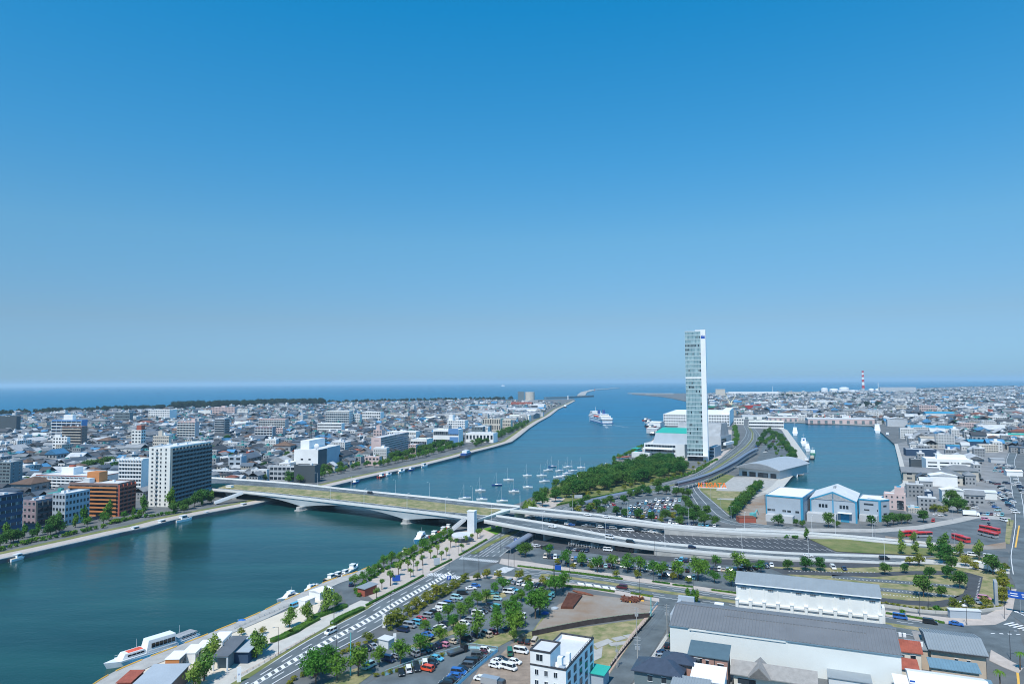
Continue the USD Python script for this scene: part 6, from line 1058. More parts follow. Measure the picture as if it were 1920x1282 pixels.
tree_line('shrub', [(1240, 902), (1290, 890), (1330, 870), (1345, 862)], 4, 'on the verge before the tower', 1.3, 1); trees('yellow', [(1310, 872), (1322, 868), (1300, 879), (1318, 876)], 'on the verge before the tower', .8)
tree_line('round', [(1150, 866), (1180, 854), (1195, 845), (1210, 838)], 9, 'on the promenade left of the congress hall', .8, 2)
tree_line('oval', [(1262, 1204), (1268, 1176), (1283, 1137)], 2.4, 'beside the end of the large warehouse', .55, .3); tree_line('oval', [(1290, 1131), (1308, 1131)], 1.8, 'beside the end of the large warehouse', .6, .3)
# left bank
lb = 'on the left bank below the apartment blocks'
trees('oval', [(108, 987, 1.0), (141, 989, 1.0), (158, 983, 1.2), (204, 976, 1.4), (269, 963, 1.3), (321, 955, 1.5), (250, 968, .7), (12, 1018, 1.1), (45, 1008, 1.0), (70, 1004, .9)], lb, 1.05); trees('dark', [(338, 957, .8), (350, 955, .8), (380, 946, 1.35), (365, 950, .9), (392, 944, .8), (105, 1000, 1.0), (325, 962, .7), (345, 962, .6), (95, 1003, .8), (25, 1018, .9)], lb)
tree_line('dark', [(-5, 1027), (60, 1010), (112, 999)], 8, lb, .7, 2); tree_line('round', [(165, 988), (215, 979), (262, 969)], 11, lb, .9, 2); tree_line('oval', [(330, 958), (400, 942)], 10, lb, .9, 2)
tree_line('shrub', [(0, 1032), (60, 1016), (110, 1008), (180, 992), (190, 990)], 3, lb, 1.5, 1); tree_line('shrub', [(210, 982), (262, 970)], 2.4, lb, 1.6, .6); tree_line('shrub', [(275, 970), (330, 962)], 2.4, lb, 1.4, .6)
rv = 'along the left riverside promenade'
tree_line('round', [(545, 907), (600, 897), (640, 886), (690, 874)], 8, rv, .95, 2.5); tree_line('dark', [(548, 903), (600, 892), (640, 881)], 10, rv, .9, 3); tree_line('round', [(700, 877), (745, 868), (790, 858), (830, 848), (865, 838)], 8, rv, 1.0, 3); tree_line('dark', [(705, 870), (745, 861), (790, 850), (830, 838), (860, 830)], 9, rv, .95, 4); tree_fill('dark', [(780, 850), (790, 838), (830, 832), (868, 830), (870, 842), (830, 850)], 12, rv, .9, .8)
tree_line('dark', [(890, 838), (930, 824), (955, 812), (975, 803), (988, 795)], 9, rv, .8, 5); tree_line('round', [(885, 832), (925, 818), (955, 806), (980, 796)], 10, rv, .9, 5); trees('yellow', [(762, 864, 1.3), (728, 868, .9), (755, 862)], rv)
trees('dark', [(538, 860, .9), (555, 862, 1), (205, 880, 1.3), (190, 882, 1.2), (215, 884, 1.0), (170, 884, 1.2), (160, 880, 1.1), (150, 885, 1.0), (180, 876, .9), (425, 830, 1.3), (374, 825, 1.2), (398, 850, 1), (470, 860, .9), (205, 822, 1.0), (268, 838, 1.1), (675, 790, 1.2), (683, 789, 1.1), (690, 790, 1)], 'among the roofs of the left bank')
# ---------------------------------------------------------------- parked and moving vehicles
CARS = []         # (colour, style, place, heading, area phrase)
crnd = random.Random(33)
PICK_C = ['white'] * 9 + ['black'] * 6 + ['silver'] * 5 + ['grey'] * 3 + ['dark blue'] * 4 + ['blue', 'red', 'light blue', 'teal', 'beige', 'maroon', 'mint']
PICK_S = ['sedan'] * 3 + ['hatchback'] * 4 + ['minivan'] * 4 + ['kei car'] * 3 + ['van']
def heading(p, q):
    """World direction from one ground pixel towards another."""
    d = G(*q) - G(*p); return math.atan2(d[1], d[0])
def row(area_, a, b, items, turn_=90, z=0.0, jit=.06):
    """Cars standing side by side between two ground pixels, turned against the row; items: number or list of colours ('-' leaves a gap)."""
    A, B_ = G(*a, z), G(*b, z); n_ = items if isinstance(items, int) else len(items); h = math.atan2(*(B_ - A)[1::-1])
    for i in range(n_):
        c = None if isinstance(items, int) else items[i]
        if c == '-' or (c is None and crnd.random() > .86): continue
        q = A + (B_ - A) * (i / max(1, n_ - 1)); st = crnd.choice(PICK_S)
        if c and ' van' in c: c, st = c.replace(' van', ''), 'van'
        CARS.append((c or crnd.choice(PICK_C), st, q + [crnd.uniform(-.2, .2), crnd.uniform(-.3, .3), 0], h + math.radians(turn_) + (PI if crnd.random() < .5 else 0) + crnd.uniform(-jit, jit), area_))
def one(colour, style, px, toward, area_, z=0.0):
    q = G(*px, z); d = G(*toward, z) - q; CARS.append((colour, style, q, math.atan2(d[1], d[0]), area_))
A_ = 'in the tree planted car park'
row(A_, (756, 1183), (856, 1123), ['dark blue', 'silver', 'light blue', 'red', 'silver', 'black', 'white', 'white', 'blue', 'silver', 'mint']); one('black', 'minivan', (867, 1114), (880, 1114), A_); one('white', 'sedan', (883, 1105), (896, 1104), A_); one('blue', 'hatchback', (892, 1100), (905, 1100), A_)
row(A_, (801, 1192), (833, 1173), ['blue', 'silver', 'dark blue', 'white', 'dark blue']); row(A_, (870, 1172), (920, 1138), ['white', 'silver', 'dark blue', 'white', 'grey', 'black', 'dark blue'])
row(A_, (776, 1228), (822, 1214), ['silver', 'grey', 'black', 'black', 'dark blue']); row(A_, (832, 1212), (848, 1205), ['pink', 'beige']); row(A_, (876, 1200), (892, 1194), ['black', 'dark blue']); row(A_, (913, 1192), (926, 1188), ['beige', 'maroon']); one('black', 'sedan', (953, 1180), (965, 1174), A_)
row(A_, (956, 1092), (1018, 1102), ['silver', 'silver', 'white', 'white', 'white', 'black', 'black']); one('white', 'van', (954, 1112), (966, 1113), A_); one('light blue', 'hatchback', (963, 1108), (976, 1109), A_); one('mint', 'kei car', (933, 1125), (945, 1126), A_); one('teal', 'sedan', (925, 1114), (940, 1114), A_)
row(A_, (688, 1219), (700, 1215), ['black', 'silver']); one('mint', 'van', (692, 1252), (702, 1247), A_); row(A_, (727, 1240), (740, 1233), ['dark blue', 'silver']); row(A_, (902, 1150), (930, 1140), ['black', 'grey', 'teal']); row(A_, (968, 1166), (975, 1158), ['maroon', 'white']); one('green', 'kei car', (973, 1172), (985, 1170), A_); one('teal', 'minivan', (1037, 1117), (1040, 1110), A_); one('teal', 'van', (1032, 1122), (1036, 1114), A_)
F_ = 'in the lot inside the pale blue fence'
row(F_, (751, 1263), (797, 1250), ['black', 'white', 'black', 'white'], 65); row(F_, (800, 1257), (820, 1238), ['orange red', 'black', 'black', 'light blue'], 80); row(F_, (910, 1222), (836, 1284), ['white', 'maroon', 'grey', 'black', 'black', 'grey', 'black', 'blue', 'blue', 'black', 'black'], 100)
Y_ = 'in the gravel yard beside the white office'
for c_, s_, p_, t_ in (('green', 'van', (956, 1226), (955, 1216)), ('white', 'van', (977, 1224), (990, 1226)), ('black', 'sedan', (941, 1239), (955, 1242)), ('white', 'sedan', (934, 1243), (948, 1246)), ('white', 'hatchback', (929, 1251), (943, 1254)), ('white', 'hatchback', (966, 1244), (981, 1247)), ('white', 'van', (955, 1255), (970, 1259)), ('white', 'sedan', (903, 1275), (917, 1277)), ('black', 'minivan', (979, 1203), (985, 1196)), ('black', 'hatchback', (990, 1206), (995, 1198)), ('beige', 'van', (1003, 1206), (1008, 1198)), ('black', 'hatchback', (1017, 1211), (1022, 1203)), ('dark blue', 'hatchback', (1027, 1213), (1031, 1206)), ('black', 'sedan', (1252, 1212), (1256, 1204))): one(c_, s_, p_, t_, Y_ if p_[0] < 1100 else 'against the end of the large warehouse')
one('dark blue', 'sedan', (1245, 1226), (1258, 1225), 'beside the tiled houses'); one('silver', 'hatchback', (1241, 1234), (1254, 1233), 'beside the tiled houses')
B_ = 'in the car park under the near viaduct'
row(B_, (1065, 1030.5), (1101, 1034.5), ['black', 'black', 'silver', 'black', 'black', 'dark blue'], 90); row(B_, (1268, 1051), (1317, 1056), ['silver', 'light blue', 'dark blue', 'silver', 'dark blue', 'teal'], 90); row(B_, (1000, 1024), (1030, 1029), ['white', 'white', '-', 'black', 'blue'], 75); row(B_, (1023, 1045), (1125, 1055), 17, 105); row(B_, (1050, 1053), (1150, 1064), 15, 105); row(B_, (1140, 1053), (1215, 1062), 12, 105); row(B_, (1165, 1063), (1235, 1071), 10, 100); row(B_, (1245, 1066), (1290, 1071), 8, 95); row(B_, (1230, 1077), (1300, 1085), 10, 95); row(B_, (1322, 1067), (1378, 1072), 9, 92); row(B_, (1392, 1070), (1435, 1064), 5, 92); one('white', 'van', (1140, 1033), (1152, 1034), B_)
C_ = 'in the crowded car park ringed by trees'
Pc = Polygon(GP([(1160, 970), (1180, 950), (1197, 939), (1278, 935.5), (1262, 955), (1242, 974), (1205, 973)])); hC = heading((1165, 968), (1245, 972)); cx_, cy_ = Pc.centroid.x, Pc.centroid.y
for i in range(-16, 17):
    for j in range(-20, 21):
        if j % 3 == 2: continue
        u, v = i * 2.75, j * 5.4 + (i % 2) * .2; q = (cx_ + u * math.cos(hC) - v * math.sin(hC), cy_ + u * math.sin(hC) + v * math.cos(hC))
        if Pc.contains(Point(q)) and crnd.random() < .92: CARS.append((crnd.choice(PICK_C), crnd.choice(PICK_S), np.array([*q, 0]), hC + PI / 2 + (PI if crnd.random() < .5 else 0) + crnd.uniform(-.05, .05), C_))
row(C_, (1100, 958), (1150, 948), 8, 90); row(C_, (1250, 981), (1340, 987), 14, 90); row(C_, (1148, 967), (1160, 955), 4, 90)
V_ = 'in the shade under the far viaduct'
row(V_, (1064, 984), (1072, 985), ['white', 'blue'], 10); row(V_, (1098, 987), (1108, 988), ['silver', 'grey'], 10); row(V_, (1126, 990), (1150, 992), ['white', 'dark blue', 'silver'], 10); row(V_, (1168, 995), (1222, 998.5), ['white', 'white', 'black', 'silver', 'white'], 5); row(V_, (1000, 972), (1040, 980), ['silver', '-', 'white', 'black'], 10)
def on_deck(colour, style, px, line_a, line_b, t, area_, flip=1):
    i = int(np.argmin([abs(proj(q)[0] - px) for q in line_a])); a = line_a[i]; j = int(np.argmin(np.linalg.norm(line_b[:, :2] - a[:2], axis=1))); b = line_b[j]; q = a + (b - a) * t; d = (line_a[min(i + 1, len(line_a) - 1)] - line_a[i - 1]) * flip
    CARS.append((colour, style, q - [0, 0, .95], math.atan2(d[1], d[0]), area_))
on_deck('black', 'minivan', 702, FAR, FAR_NEAR, .5, 'on the far carriageway of the bridge'); nv = 'on the near viaduct'
on_deck('white', 'sedan', 1045, NEAR_FAR, NEAR, .3, nv); on_deck('white', 'van', 1147, NEAR_FAR, NEAR, .35, nv); on_deck('black', 'minivan', 1187, NEAR_FAR, NEAR, .6, nv); on_deck('dark blue', 'hatchback', 1288, NEAR_FAR, NEAR, .3, nv); on_deck('white', 'sedan', 1506, NEAR_FAR, NEAR, .35, nv); on_deck('black', 'minivan', 1660, NEAR_FAR, NEAR, .4, nv)
on_deck('white', 'sedan', 1103, FAR, FAR_NEAR, .4, 'on the far viaduct'); on_deck('white', 'sedan', 1143, FAR, FAR_NEAR, .4, 'on the far viaduct')
mr = 'queueing on the road before the bus yard'
for c_, s_, p_ in (('black', 'minivan', (1763, 1031)), ('white', 'sedan', (1790, 1037)), ('silver', 'sedan', (1806, 1039)), ('white', 'minivan', (1824, 1042)), ('white', 'van', (1855, 1046))): one(c_, s_, p_, (p_[0] + 20, p_[1] + 2.2), mr)
one('white', 'minivan', (620, 1187), (605, 1194), 'driving down the boulevard'); cs = 'on the cross street'; one('blue', 'van', (1688, 1160), (1702, 1162), cs); one('black', 'minivan', (1744, 1169), (1758, 1171), cs); one('blue', 'sedan', (1793, 1172), (1806, 1174), cs); one('maroon', 'minivan', (1166, 1103), (1150, 1101), cs)
ll = 'by the looping lane lawn'
for c_, s_, p_, t_ in (('white', 'minivan', (1562, 1066), (1566, 1070)), ('dark blue', 'sedan', (1583, 1068), (1588, 1073)), ('white', 'hatchback', (1447, 1062), (1449, 1067)), ('dark blue', 'hatchback', (1438, 1062), (1440, 1067)), ('white', 'sedan', (1802, 1135), (1812, 1140)), ('pink', 'minivan', (1846, 1124), (1860, 1126)), ('silver', 'sedan', (1832, 1130), (1840, 1135)), ('white', 'minivan', (1398, 1066), (1404, 1066))): one(c_, s_, p_, t_, ll)
by = 'around the bus yard'
for c_, s_, p_, t_ in (('red', 'van', (1750, 978), (1752, 974)), ('black', 'hatchback', (1854, 984), (1854, 990)), ('pink', 'minivan', (1848, 975), (1860, 976)), ('white', 'van', (1882, 977), (1890, 979))): one(c_, s_, p_, t_, by)
one('light blue', 'van', (554, 1138), (566, 1133), 'on the cream plaza by the river'); one('dark blue', 'hatchback', (658, 1098), (660, 1090), 'on the driveway to the quay')
P_ = 'in the yards of the fishing port'
for a, b, n_ in (((1722, 884), (1732, 900), 6), ((1733, 884), (1737, 898), 5), ((1716, 910), (1735, 912), 5), ((1724, 936), (1752, 936), 7), ((1724, 941), (1750, 942), 6), ((1820, 942), (1832, 956), 6), ((1858, 943), (1872, 958), 9), ((1872, 926), (1886, 940), 8), ((1886, 930), (1900, 942), 6), ((1890, 945), (1905, 962), 9), ((1868, 872), (1896, 874), 8), ((1868, 878), (1892, 880), 7), ((1866, 884), (1890, 886), 7), ((1800, 899), (1840, 901), 9), ((1845, 902), (1875, 910), 7), ((1880, 905), (1900, 910), 5), ((1832, 964), (1880, 967), 8), ((1905, 900), (1918, 925), 9), ((1900, 880), (1918, 884), 5), ((1876, 915), (1892, 925), 5), ((1755, 966), (1764, 967), 2)): row(P_, a, b, n_, 70)
row('on the peninsula waterfront', (1408, 848), (1432, 826), 10, 70); row('on the peninsula waterfront', (1432, 852), (1455, 822), 12, 70); row('on the peninsula waterfront', (1418, 888), (1450, 893), 7, 85)
row('behind the left bank studio block', (660, 875), (690, 862), 10, 80); row('behind the left bank studio block', (640, 880), (665, 873), 8, 80); row('on the left bank beside the tall slab', (255, 962), (262, 958), 3, 90)
CARS.sort(key=lambda c: c[2][1])
def ident(items, head):
    """Labels by look, place and order from the left within that place."""
    seen, out = {}, [None] * len(items)
    for i, (look, area_, px) in sorted(enumerate(items), key=lambda t: t[1][2]):
        seen.setdefault((look, area_), []).append(i)
    for (look, area_), ids in seen.items():
        for k, i in enumerate(ids): out[i] = f'{look} {area_}' if len(ids) == 1 else f'{look} {area_}, {nth(k)} from left'
    return out
near_cars, far_cars = CARS[:300], CARS[300:]
labs = ident([(f'{c[0]} {c[1]}', c[4], proj(c[2])[0]) for c in near_cars], '')
for c, lab in zip(near_cars, labs): copy_of(car(c[0], c[1]), 'parked_car' if 'driving' not in c[4] else 'car', lab, 'van' if c[1] == 'van' else 'car', (c[2][0], c[2][1], c[2][2] + (.08 if c[2][2] < .5 else 0)), c[3], group='cars ' + c[4])
if far_cars:
    ks = sorted({(c[0], c[1]) for c in far_cars}); scatter('parked_cars', 'distant cars parked in the port yards and far lots', [car(*k) for k in ks], [(ks.index((c[0], c[1])), c[2] + [0, 0, .08], c[3], 1.0) for c in far_cars])
# buses, trucks
plain('bus_red', (.62, .05, .05), .35, .5, 0, .4)
def bus_kind(cream):
    k = kind_class('bus'); P = Thing.part
    P(k, 'body', MB().box(-5.3, 5.3, -1.2, 1.2, .4, 1.55), 'bus_red' if not cream else 'car_silver'); P(k, 'window_band', MB().box(-5.26, 5.26, -1.17, 1.17, 1.55, 2.55), 'car_glass'); P(k, 'roof', MB().box(-5.3, 5.3, -1.2, 1.2, 2.55, 3.0), 'bus_red'); P(k, 'cooler', MB().box(-2, 1, -.8, .8, 3.0, 3.25), 'bus_red')
    for x in (-3, 3.3):
        for s in (-1, 1): P(k, 'wheel', MB().tube((x, s * .95, .48), (x, s * 1.22, .48), .48, .48, 10), 'tyre')
    for x in (-5.31, -1.5, 1.5, 5.2):
        for s in (-1, 1): P(k, 'pillar', MB().box(x, x + .1, s * 1.19 - .02, s * 1.19 + .02, 1.55, 2.55), 'bus_red')
    return k
BK = [bus_kind(False), bus_kind(True)]
for k_, p_, t_, lab in ((0, (1704, 1005), (1720, 1003.5), 'red roofed bus at the left of the yard'), (1, (1729, 1007), (1745, 1006.5), 'red roofed grey bus beside the leftmost bus'), (0, (1802, 1014), (1815, 1018), 'red bus alone in the middle of the yard, parked at a slant'), (0, (1856, 997), (1870, 1000), 'red bus at the back of the right pair'), (1, (1853, 1006), (1867, 1009.5), 'red and grey bus at the front of the right pair')): q = G(*p_); copy_of(BK[k_], 'bus', lab, 'bus', (q[0], q[1], .08), heading(p_, t_), group='red buses parked in the yard')
def truck(label, px, toward, cab, box_, L=6.5, hh=3.0, flat=False):
    q = G(*px); t_ = Thing('truck', label, 'truck', (q[0], q[1], .08), heading(px, toward)); h2 = L / 2
    t_.part('cab', MB().loft([np.array([(h2 - 1.7, -1.05, .5), (h2, -1.05, .5), (h2, 1.05, .5), (h2 - 1.7, 1.05, .5)]), np.array([(h2 - 1.7, -1.05, 1.4), (h2, -1.05, 1.4), (h2, 1.05, 1.4), (h2 - 1.7, 1.05, 1.4)]), np.array([(h2 - 1.7, -1.0, 2.3), (h2 - .3, -1.0, 2.3), (h2 - .3, 1.0, 2.3), (h2 - 1.7, 1.0, 2.3)])]), cab); t_.part('windscreen', MB().box(h2 - .25, h2 - .02, -.9, .9, 1.45, 2.1), 'car_glass'); t_.part('chassis', MB().box(-h2, h2 - 1.7, -.9, .9, .5, .8), 'dark_metal'); t_.part('cargo_box', MB().box(-h2, h2 - 1.85, -1.1, 1.1, .8, 1.3 if flat else hh), box_)
    for x in (-h2 + 1.3, h2 - .9):
        for s in (-1, 1): t_.part('wheel', MB().tube((x, s * .85, .42), (x, s * 1.1, .42), .42, .42, 9), 'tyre')
truck('white box truck on the road behind the bus yard', (1821, 967), (1838, 968), 'car_white', 'car_white', 9, 3.4); truck('white slatted truck beside the large tree on the lawn', (1845, 1068), (1858, 1071), 'car_white', 'roof_white', 8, 3.2); truck('dark flatbed truck by the lot fence', (858, 1225), (870, 1221), 'car_black', 'car_grey', 7, 3, True); truck('black tipper with a yellow banner under the near viaduct', (1172, 1034), (1190, 1036), 'car_black', 'car_black', 9, 3); truck('grey lorry in the gravel yard', (925, 1287), (940, 1290), 'car_grey', 'car_silver', 7, 2.6)
bn = Thing('banner', 'yellow banner hung under the viaduct edge beside the white van', 'banner', G(1168, 1030), heading((1168, 1030), (1180, 1031.5))); bn.part('sheet', MB().box(-4, 4, -.05, .05, 2.2, 3.0), 'yellow_paint'); bn.part('pole', MB().tube((-4, 0, 0), (-4, 0, 3.1), .05, .05, 5), 'dark_metal'); bn.part('pole', MB().tube((4, 0, 0), (4, 0, 3.1), .05, .05, 5), 'dark_metal')
# ---------------------------------------------------------------- the low town: small houses
HR = {'slate blue tiled': (.085, .11, .14), 'dark grey tiled': (.055, .06, .068), 'grey': (.20, .215, .23), 'brown': (.14, .09, .065), 'rust red': (.22, .08, .055), 'white': (.58, .59, .60), 'blue': (.06, .20, .36), 'teal': (.05, .24, .23), 'pale grey': (.42, .44, .46)}
for k_, c_ in HR.items(): mat('town_roof_' + k_.replace(' ', '_'), c_, rough=.7, vary=.15, scale=.2, rand=.2)
HWALL = {'white': (.52, .52, .51), 'cream': (.40, .37, .32), 'grey': (.25, .26, .27), 'tan': (.24, .19, .16)}
for k_, c_ in HWALL.items(): mat('town_wall_' + k_, c_, rough=.85, vary=.1, scale=.2, rand=.14)
HK = []
def house_kind(roof, wall, shape, w, d, h):
    k = kind_class(f'{roof} {shape} house'.replace(' ', '_')); w2, d2 = w / 2, d / 2; P = Thing.part; rm, wm = 'town_roof_' + roof.replace(' ', '_'), 'town_wall_' + wall; g = MB(); r = MB(); o = .5
    wl_ = MB().box(-w2, w2, -d2, d2, -.3, h)
    if shape == 'gabled':
        rise = d2 * .55; pr = [(-d2 - o, h - .25), (0, h + rise), (d2 + o, h - .25), (d2 + o, h), (0, h + rise + .25), (-d2 - o, h)]; r.loft([np.array([(-w2 - o, y, z) for y, z in pr]), np.array([(w2 + o, y, z) for y, z in pr])])
        for X in (-w2, w2): wl_.add([(X, -d2, h), (X, d2, h), (X, 0, h + rise)], [[0, 1, 2]])
    elif shape == 'hipped':
        a = np.array([(-w2 - o, -d2 - o, h), (w2 + o, -d2 - o, h), (w2 + o, d2 + o, h), (-w2 - o, d2 + o, h)]); q = d2 * .95; r.loft([a, a + [0, 0, .2], np.array([(-w2 + q, -.05, h + d2 * .55), (w2 - q, -.05, h + d2 * .55), (w2 - q, .05, h + d2 * .55), (-w2 + q, .05, h + d2 * .55)])])
        r.box(-w2 * .3, w2 + .8, -d2 - 2.2, -d2, h * .42, h * .42 + .2)
    else:
        r.box(-w2 + .2, w2 - .2, -d2 + .2, d2 - .2, h, h + .15); r.box(-w2 * .5, -w2 * .1, -d2 * .3, d2 * .4, h, h + 2.2)
    for z in np.arange(1.2, h - 1.2, 2.8):
        for x in np.arange(-w2 + 1.2, w2 - 1.4, 2.6): g.box(x, x + 1.4, -d2 - .05, -d2, z, z + 1.2).box(x, x + 1.2, d2, d2 + .05, z, z + 1.2)
        for y in np.arange(-d2 + 1.2, d2 - 1.4, 2.8): g.box(-w2 - .05, -w2, y, y + 1.2, z, z + 1.2).box(w2, w2 + .05, y, y + 1.2, z, z + 1.2)
    P(k, 'wall', wl_, wm); P(k, 'roof', r, rm); P(k, 'windows', g, 'window_glass', kind='stuff'); HK.append((k, roof, shape, w, d)); return k
_h = random.Random(9)
for roof, n_ in (('slate blue tiled', 7), ('dark grey tiled', 6), ('grey', 5), ('brown', 2), ('rust red', 1), ('white', 1), ('blue', 1), ('teal', 1), ('pale grey', 2)):
    for _ in range(n_):
        shape = _h.choice(['gabled', 'hipped', 'gabled', 'hipped']) if 'tiled' in roof or roof in ('brown', 'rust red', 'grey') else _h.choice(['flat topped', 'gabled'])
        house_kind(roof, _h.choice(['white', 'cream', 'cream', 'grey', 'grey', 'tan']), shape, _h.uniform(8, 13), _h.uniform(6.5, 9.5), _h.uniform(4.6, 7.2) + (2.5 if shape == 'flat topped' else 0))
for _ in range(4): house_kind(_h.choice(['white', 'pale grey', 'grey']), _h.choice(['white', 'white', 'cream']), 'flat topped', _h.uniform(14, 24), _h.uniform(9, 12), _h.uniform(9, 14))
HOUSES = []
taken = shapely.union_all(FOOT); from shapely.prepared import prep
def town(P, ang, dx, dy, street, keep=.93, tone=None, seed=0, big=.04):
    r_ = random.Random(seed); P = P.buffer(0).difference(taken); pp = prep(P); c0 = P.centroid; minx, miny, maxx, maxy = P.bounds; R = max(maxx - minx, maxy - miny) * .75; n_ = int(R / min(dx, dy)); ca, sa = math.cos(ang), math.sin(ang)
    for i in range(-n_, n_):
        for j in range(-n_, n_):
            if i % street == 0 and street: continue
            u, v = i * dx + r_.uniform(-1.2, 1.2), j * dy + (j // 2) * 4.5 + r_.uniform(-1, 1); x, y = c0.x + u * ca - v * sa, c0.y + u * sa + v * ca
            if not (minx < x < maxx and miny < y < maxy) or r_.random() > keep: continue
            px, py = proj((x, y, 0))
            if not -60 < px < 1985 or not pp.contains(Point(x, y)): continue
            w_ = [(.4 if h[1] == 'rust red' else 1.0) * (.13 if h[3] > 13.5 else 1) * (1.0 if tone is None else tone.get(h[1], 1.0)) for h in HK]; k = r_.choices(range(len(HK)), w_)[0]
            HOUSES.append((k, np.array([x, y, 0.0]), ang + (PI / 2 if r_.random() < .35 else 0) + (PI if r_.random() < .5 else 0), (r_.uniform(.85, 1.2), r_.uniform(.85, 1.15), r_.uniform(.8, 1.25)) if HK[k][3] > 13.5 or HK[k][2] == 'flat topped' or r_.random() > big else (r_.uniform(1.6, 3.2), r_.uniform(1.4, 1.9), r_.uniform(1.2, 1.9))))
bank = land_left.buffer(0); shore_strip = LineString([p[:2] for p in shoreL]).buffer(34)
deck_strip = ribbon(FAR, NEAR).buffer(6)
town(bank.difference(shore_strip).difference(deck_strip).intersection(Polygon(GP([(-300, 1010), (-60, 1000), (120, 960), (300, 935), (480, 905), (600, 890), (700, 868), (830, 834), (960, 800), (1010, 780), (1050, 758), (880, 751.5), (600, 760), (300, 771), (0, 780), (-700, 802)]))), math.radians(82), 12.5, 11.0, 9, .95, None, 3)
FOOT_R = Polygon(GP([(1640, 795), (1700, 800), (1760, 822), (1900, 832), (1960, 830), (2300, 812), (2500, 780), (2500, 724), (1900, 725.5), (1700, 731), (1560, 736), (1480, 737), (1400, 738), (1330, 740), (1320, 763), (1390, 782), (1450, 789), (1540, 792)]))
town(land_far.buffer(0).intersection(FOOT_R), math.radians(66), 15.5, 15.0, 8, .85, {'white': 2.2, 'pale grey': 2.2, 'slate blue tiled': 1.0, 'blue': 1.3, 'teal': 1.2}, 5, .12)
town(Polygon(GP([(1840, 826), (1965, 832), (1965, 858), (1905, 850), (1850, 842)])), math.radians(66), 15, 15, 7, .8, {'white': 2, 'pale grey': 2}, 6)
town(Polygon(GP([(1690, 815), (1720, 822), (1735, 835), (1700, 838)])), math.radians(66), 16, 16, 7, .5, {'white': 2, 'pale grey': 2}, 7)
town(Polygon(GP([(1700, 812), (1760, 806), (1900, 812), (1965, 826), (1965, 850), (1880, 848), (1830, 860), (1835, 900), (1850, 925), (1800, 962), (1700, 958), (1712, 915), (1722, 898), (1716, 860)])), math.radians(66), 14, 14, 6, .4, {'white': 9, 'pale grey': 9, 'grey': 2, 'blue': 1.5, 'teal': 1.5, 'slate blue tiled': .15, 'dark grey tiled': .2, 'brown': .1}, 8, .3)
HOUSES.sort(key=lambda h: np.linalg.norm(h[1][:2]))
lm = np.array([l[1] for l in LAND])
def near_label(h, seen):
    k, roof, shape, _, _ = HK[h[0]]; p = h[1][:2]; i = int(np.argmin(np.linalg.norm(lm - p, axis=1))); d = p - lm[i]; r_ = p / np.linalg.norm(p); fwd, side = d @ r_, d @ np.array([r_[1], -r_[0]])
    rel = ('behind' if fwd > 0 else 'in front of') if abs(fwd) > abs(side) else ('right of' if side > 0 else 'left of')
    key = (roof, shape, rel, i); seen.setdefault(key, []).append((np.linalg.norm(d), h)); return key
seen = {}; nearH = [h for h in HOUSES if -10 < proj(h[1])[0] < 1930][:300]; ids_ = {id(h) for h in nearH}
for h in nearH: near_label(h, seen)
for (roof, shape, rel, i), hs in seen.items():
    hs.sort(key=lambda t: t[0])
    for n_, (_, h) in enumerate(hs):
        lab = f'{roof} {shape} house {rel} {LAND[i][0]}' + ('' if len(hs) == 1 else f', {nth(n_)} closest'); lab = ' '.join(lab.split()[:16])
        copy_of(HK[h[0]][0], 'house', lab, 'house', h[1], h[2], h[3], group='small houses of the low town')
far_h = [h for h in HOUSES if id(h) not in ids_]
scatter('distant_houses', 'distant small houses of the low town, too many to tell apart', [h[0] for h in HK], far_h)
# pines on the dunes and greenery between the houses
prn = random.Random(77); places = []
for a, b, n_, w in (((90, 778), (130, 776), 26, 30), ((185, 773), (280, 772), 70, 30), ((325, 770), (475, 765), 150, 38), ((478, 764), (602, 760.5), 140, 34), ((602, 760), (720, 756), 60, 25), ((720, 755.5), (960, 751), 90, 20), ((40, 780), (90, 778), 12, 25), ((-100, 785), (40, 781), 20, 30), ((130, 777), (185, 774), 14, 20), ((278, 771), (325, 770), 20, 25)):
    A, B = G(*a), G(*b); nrm = np.array([-(B - A)[1], (B - A)[0], 0]); nrm /= np.linalg.norm(nrm)
    for _ in range(int(n_ * 1.6)): places.append((prn.randrange(3), A + (B - A) * prn.random() + nrm * prn.uniform(-w * .6, w), prn.random() * 6, prn.uniform(1.2, 2.0) * (1.45 if 320 < a[0] < 490 and a[1] < 775 else 1)))
for a, b, n_, w in (((1725, 736), (1810, 734), 70, 25), ((1810, 728), (1915, 726), 90, 60), ((1470, 746), (1520, 744), 30, 40), ((1620, 765), (1660, 762), 30, 12), ((1560, 742), (1580, 742), 10, 20)):
    A, B = G(*a), G(*b); nrm = np.array([-(B - A)[1], (B - A)[0], 0]); nrm /= np.linalg.norm(nrm)
    for _ in range(n_): places.append((prn.randrange(3), A + (B - A) * prn.random() + nrm * prn.uniform(-w, w), prn.random() * 6, prn.uniform(1.0, 2.0)))
scatter('pine_wood', 'dark line of dune pines along the coast', T['pine'], places)
places = []
for h in far_h[::4] + nearH[::5]:
    a = prn.random() * 6.28; places.append((prn.randrange(4), h[1] + [math.cos(a) * 7, math.sin(a) * 7, 0], a, prn.uniform(.4, .8)))
scatter('garden_trees', 'garden trees between the small houses', T['dark'], places)
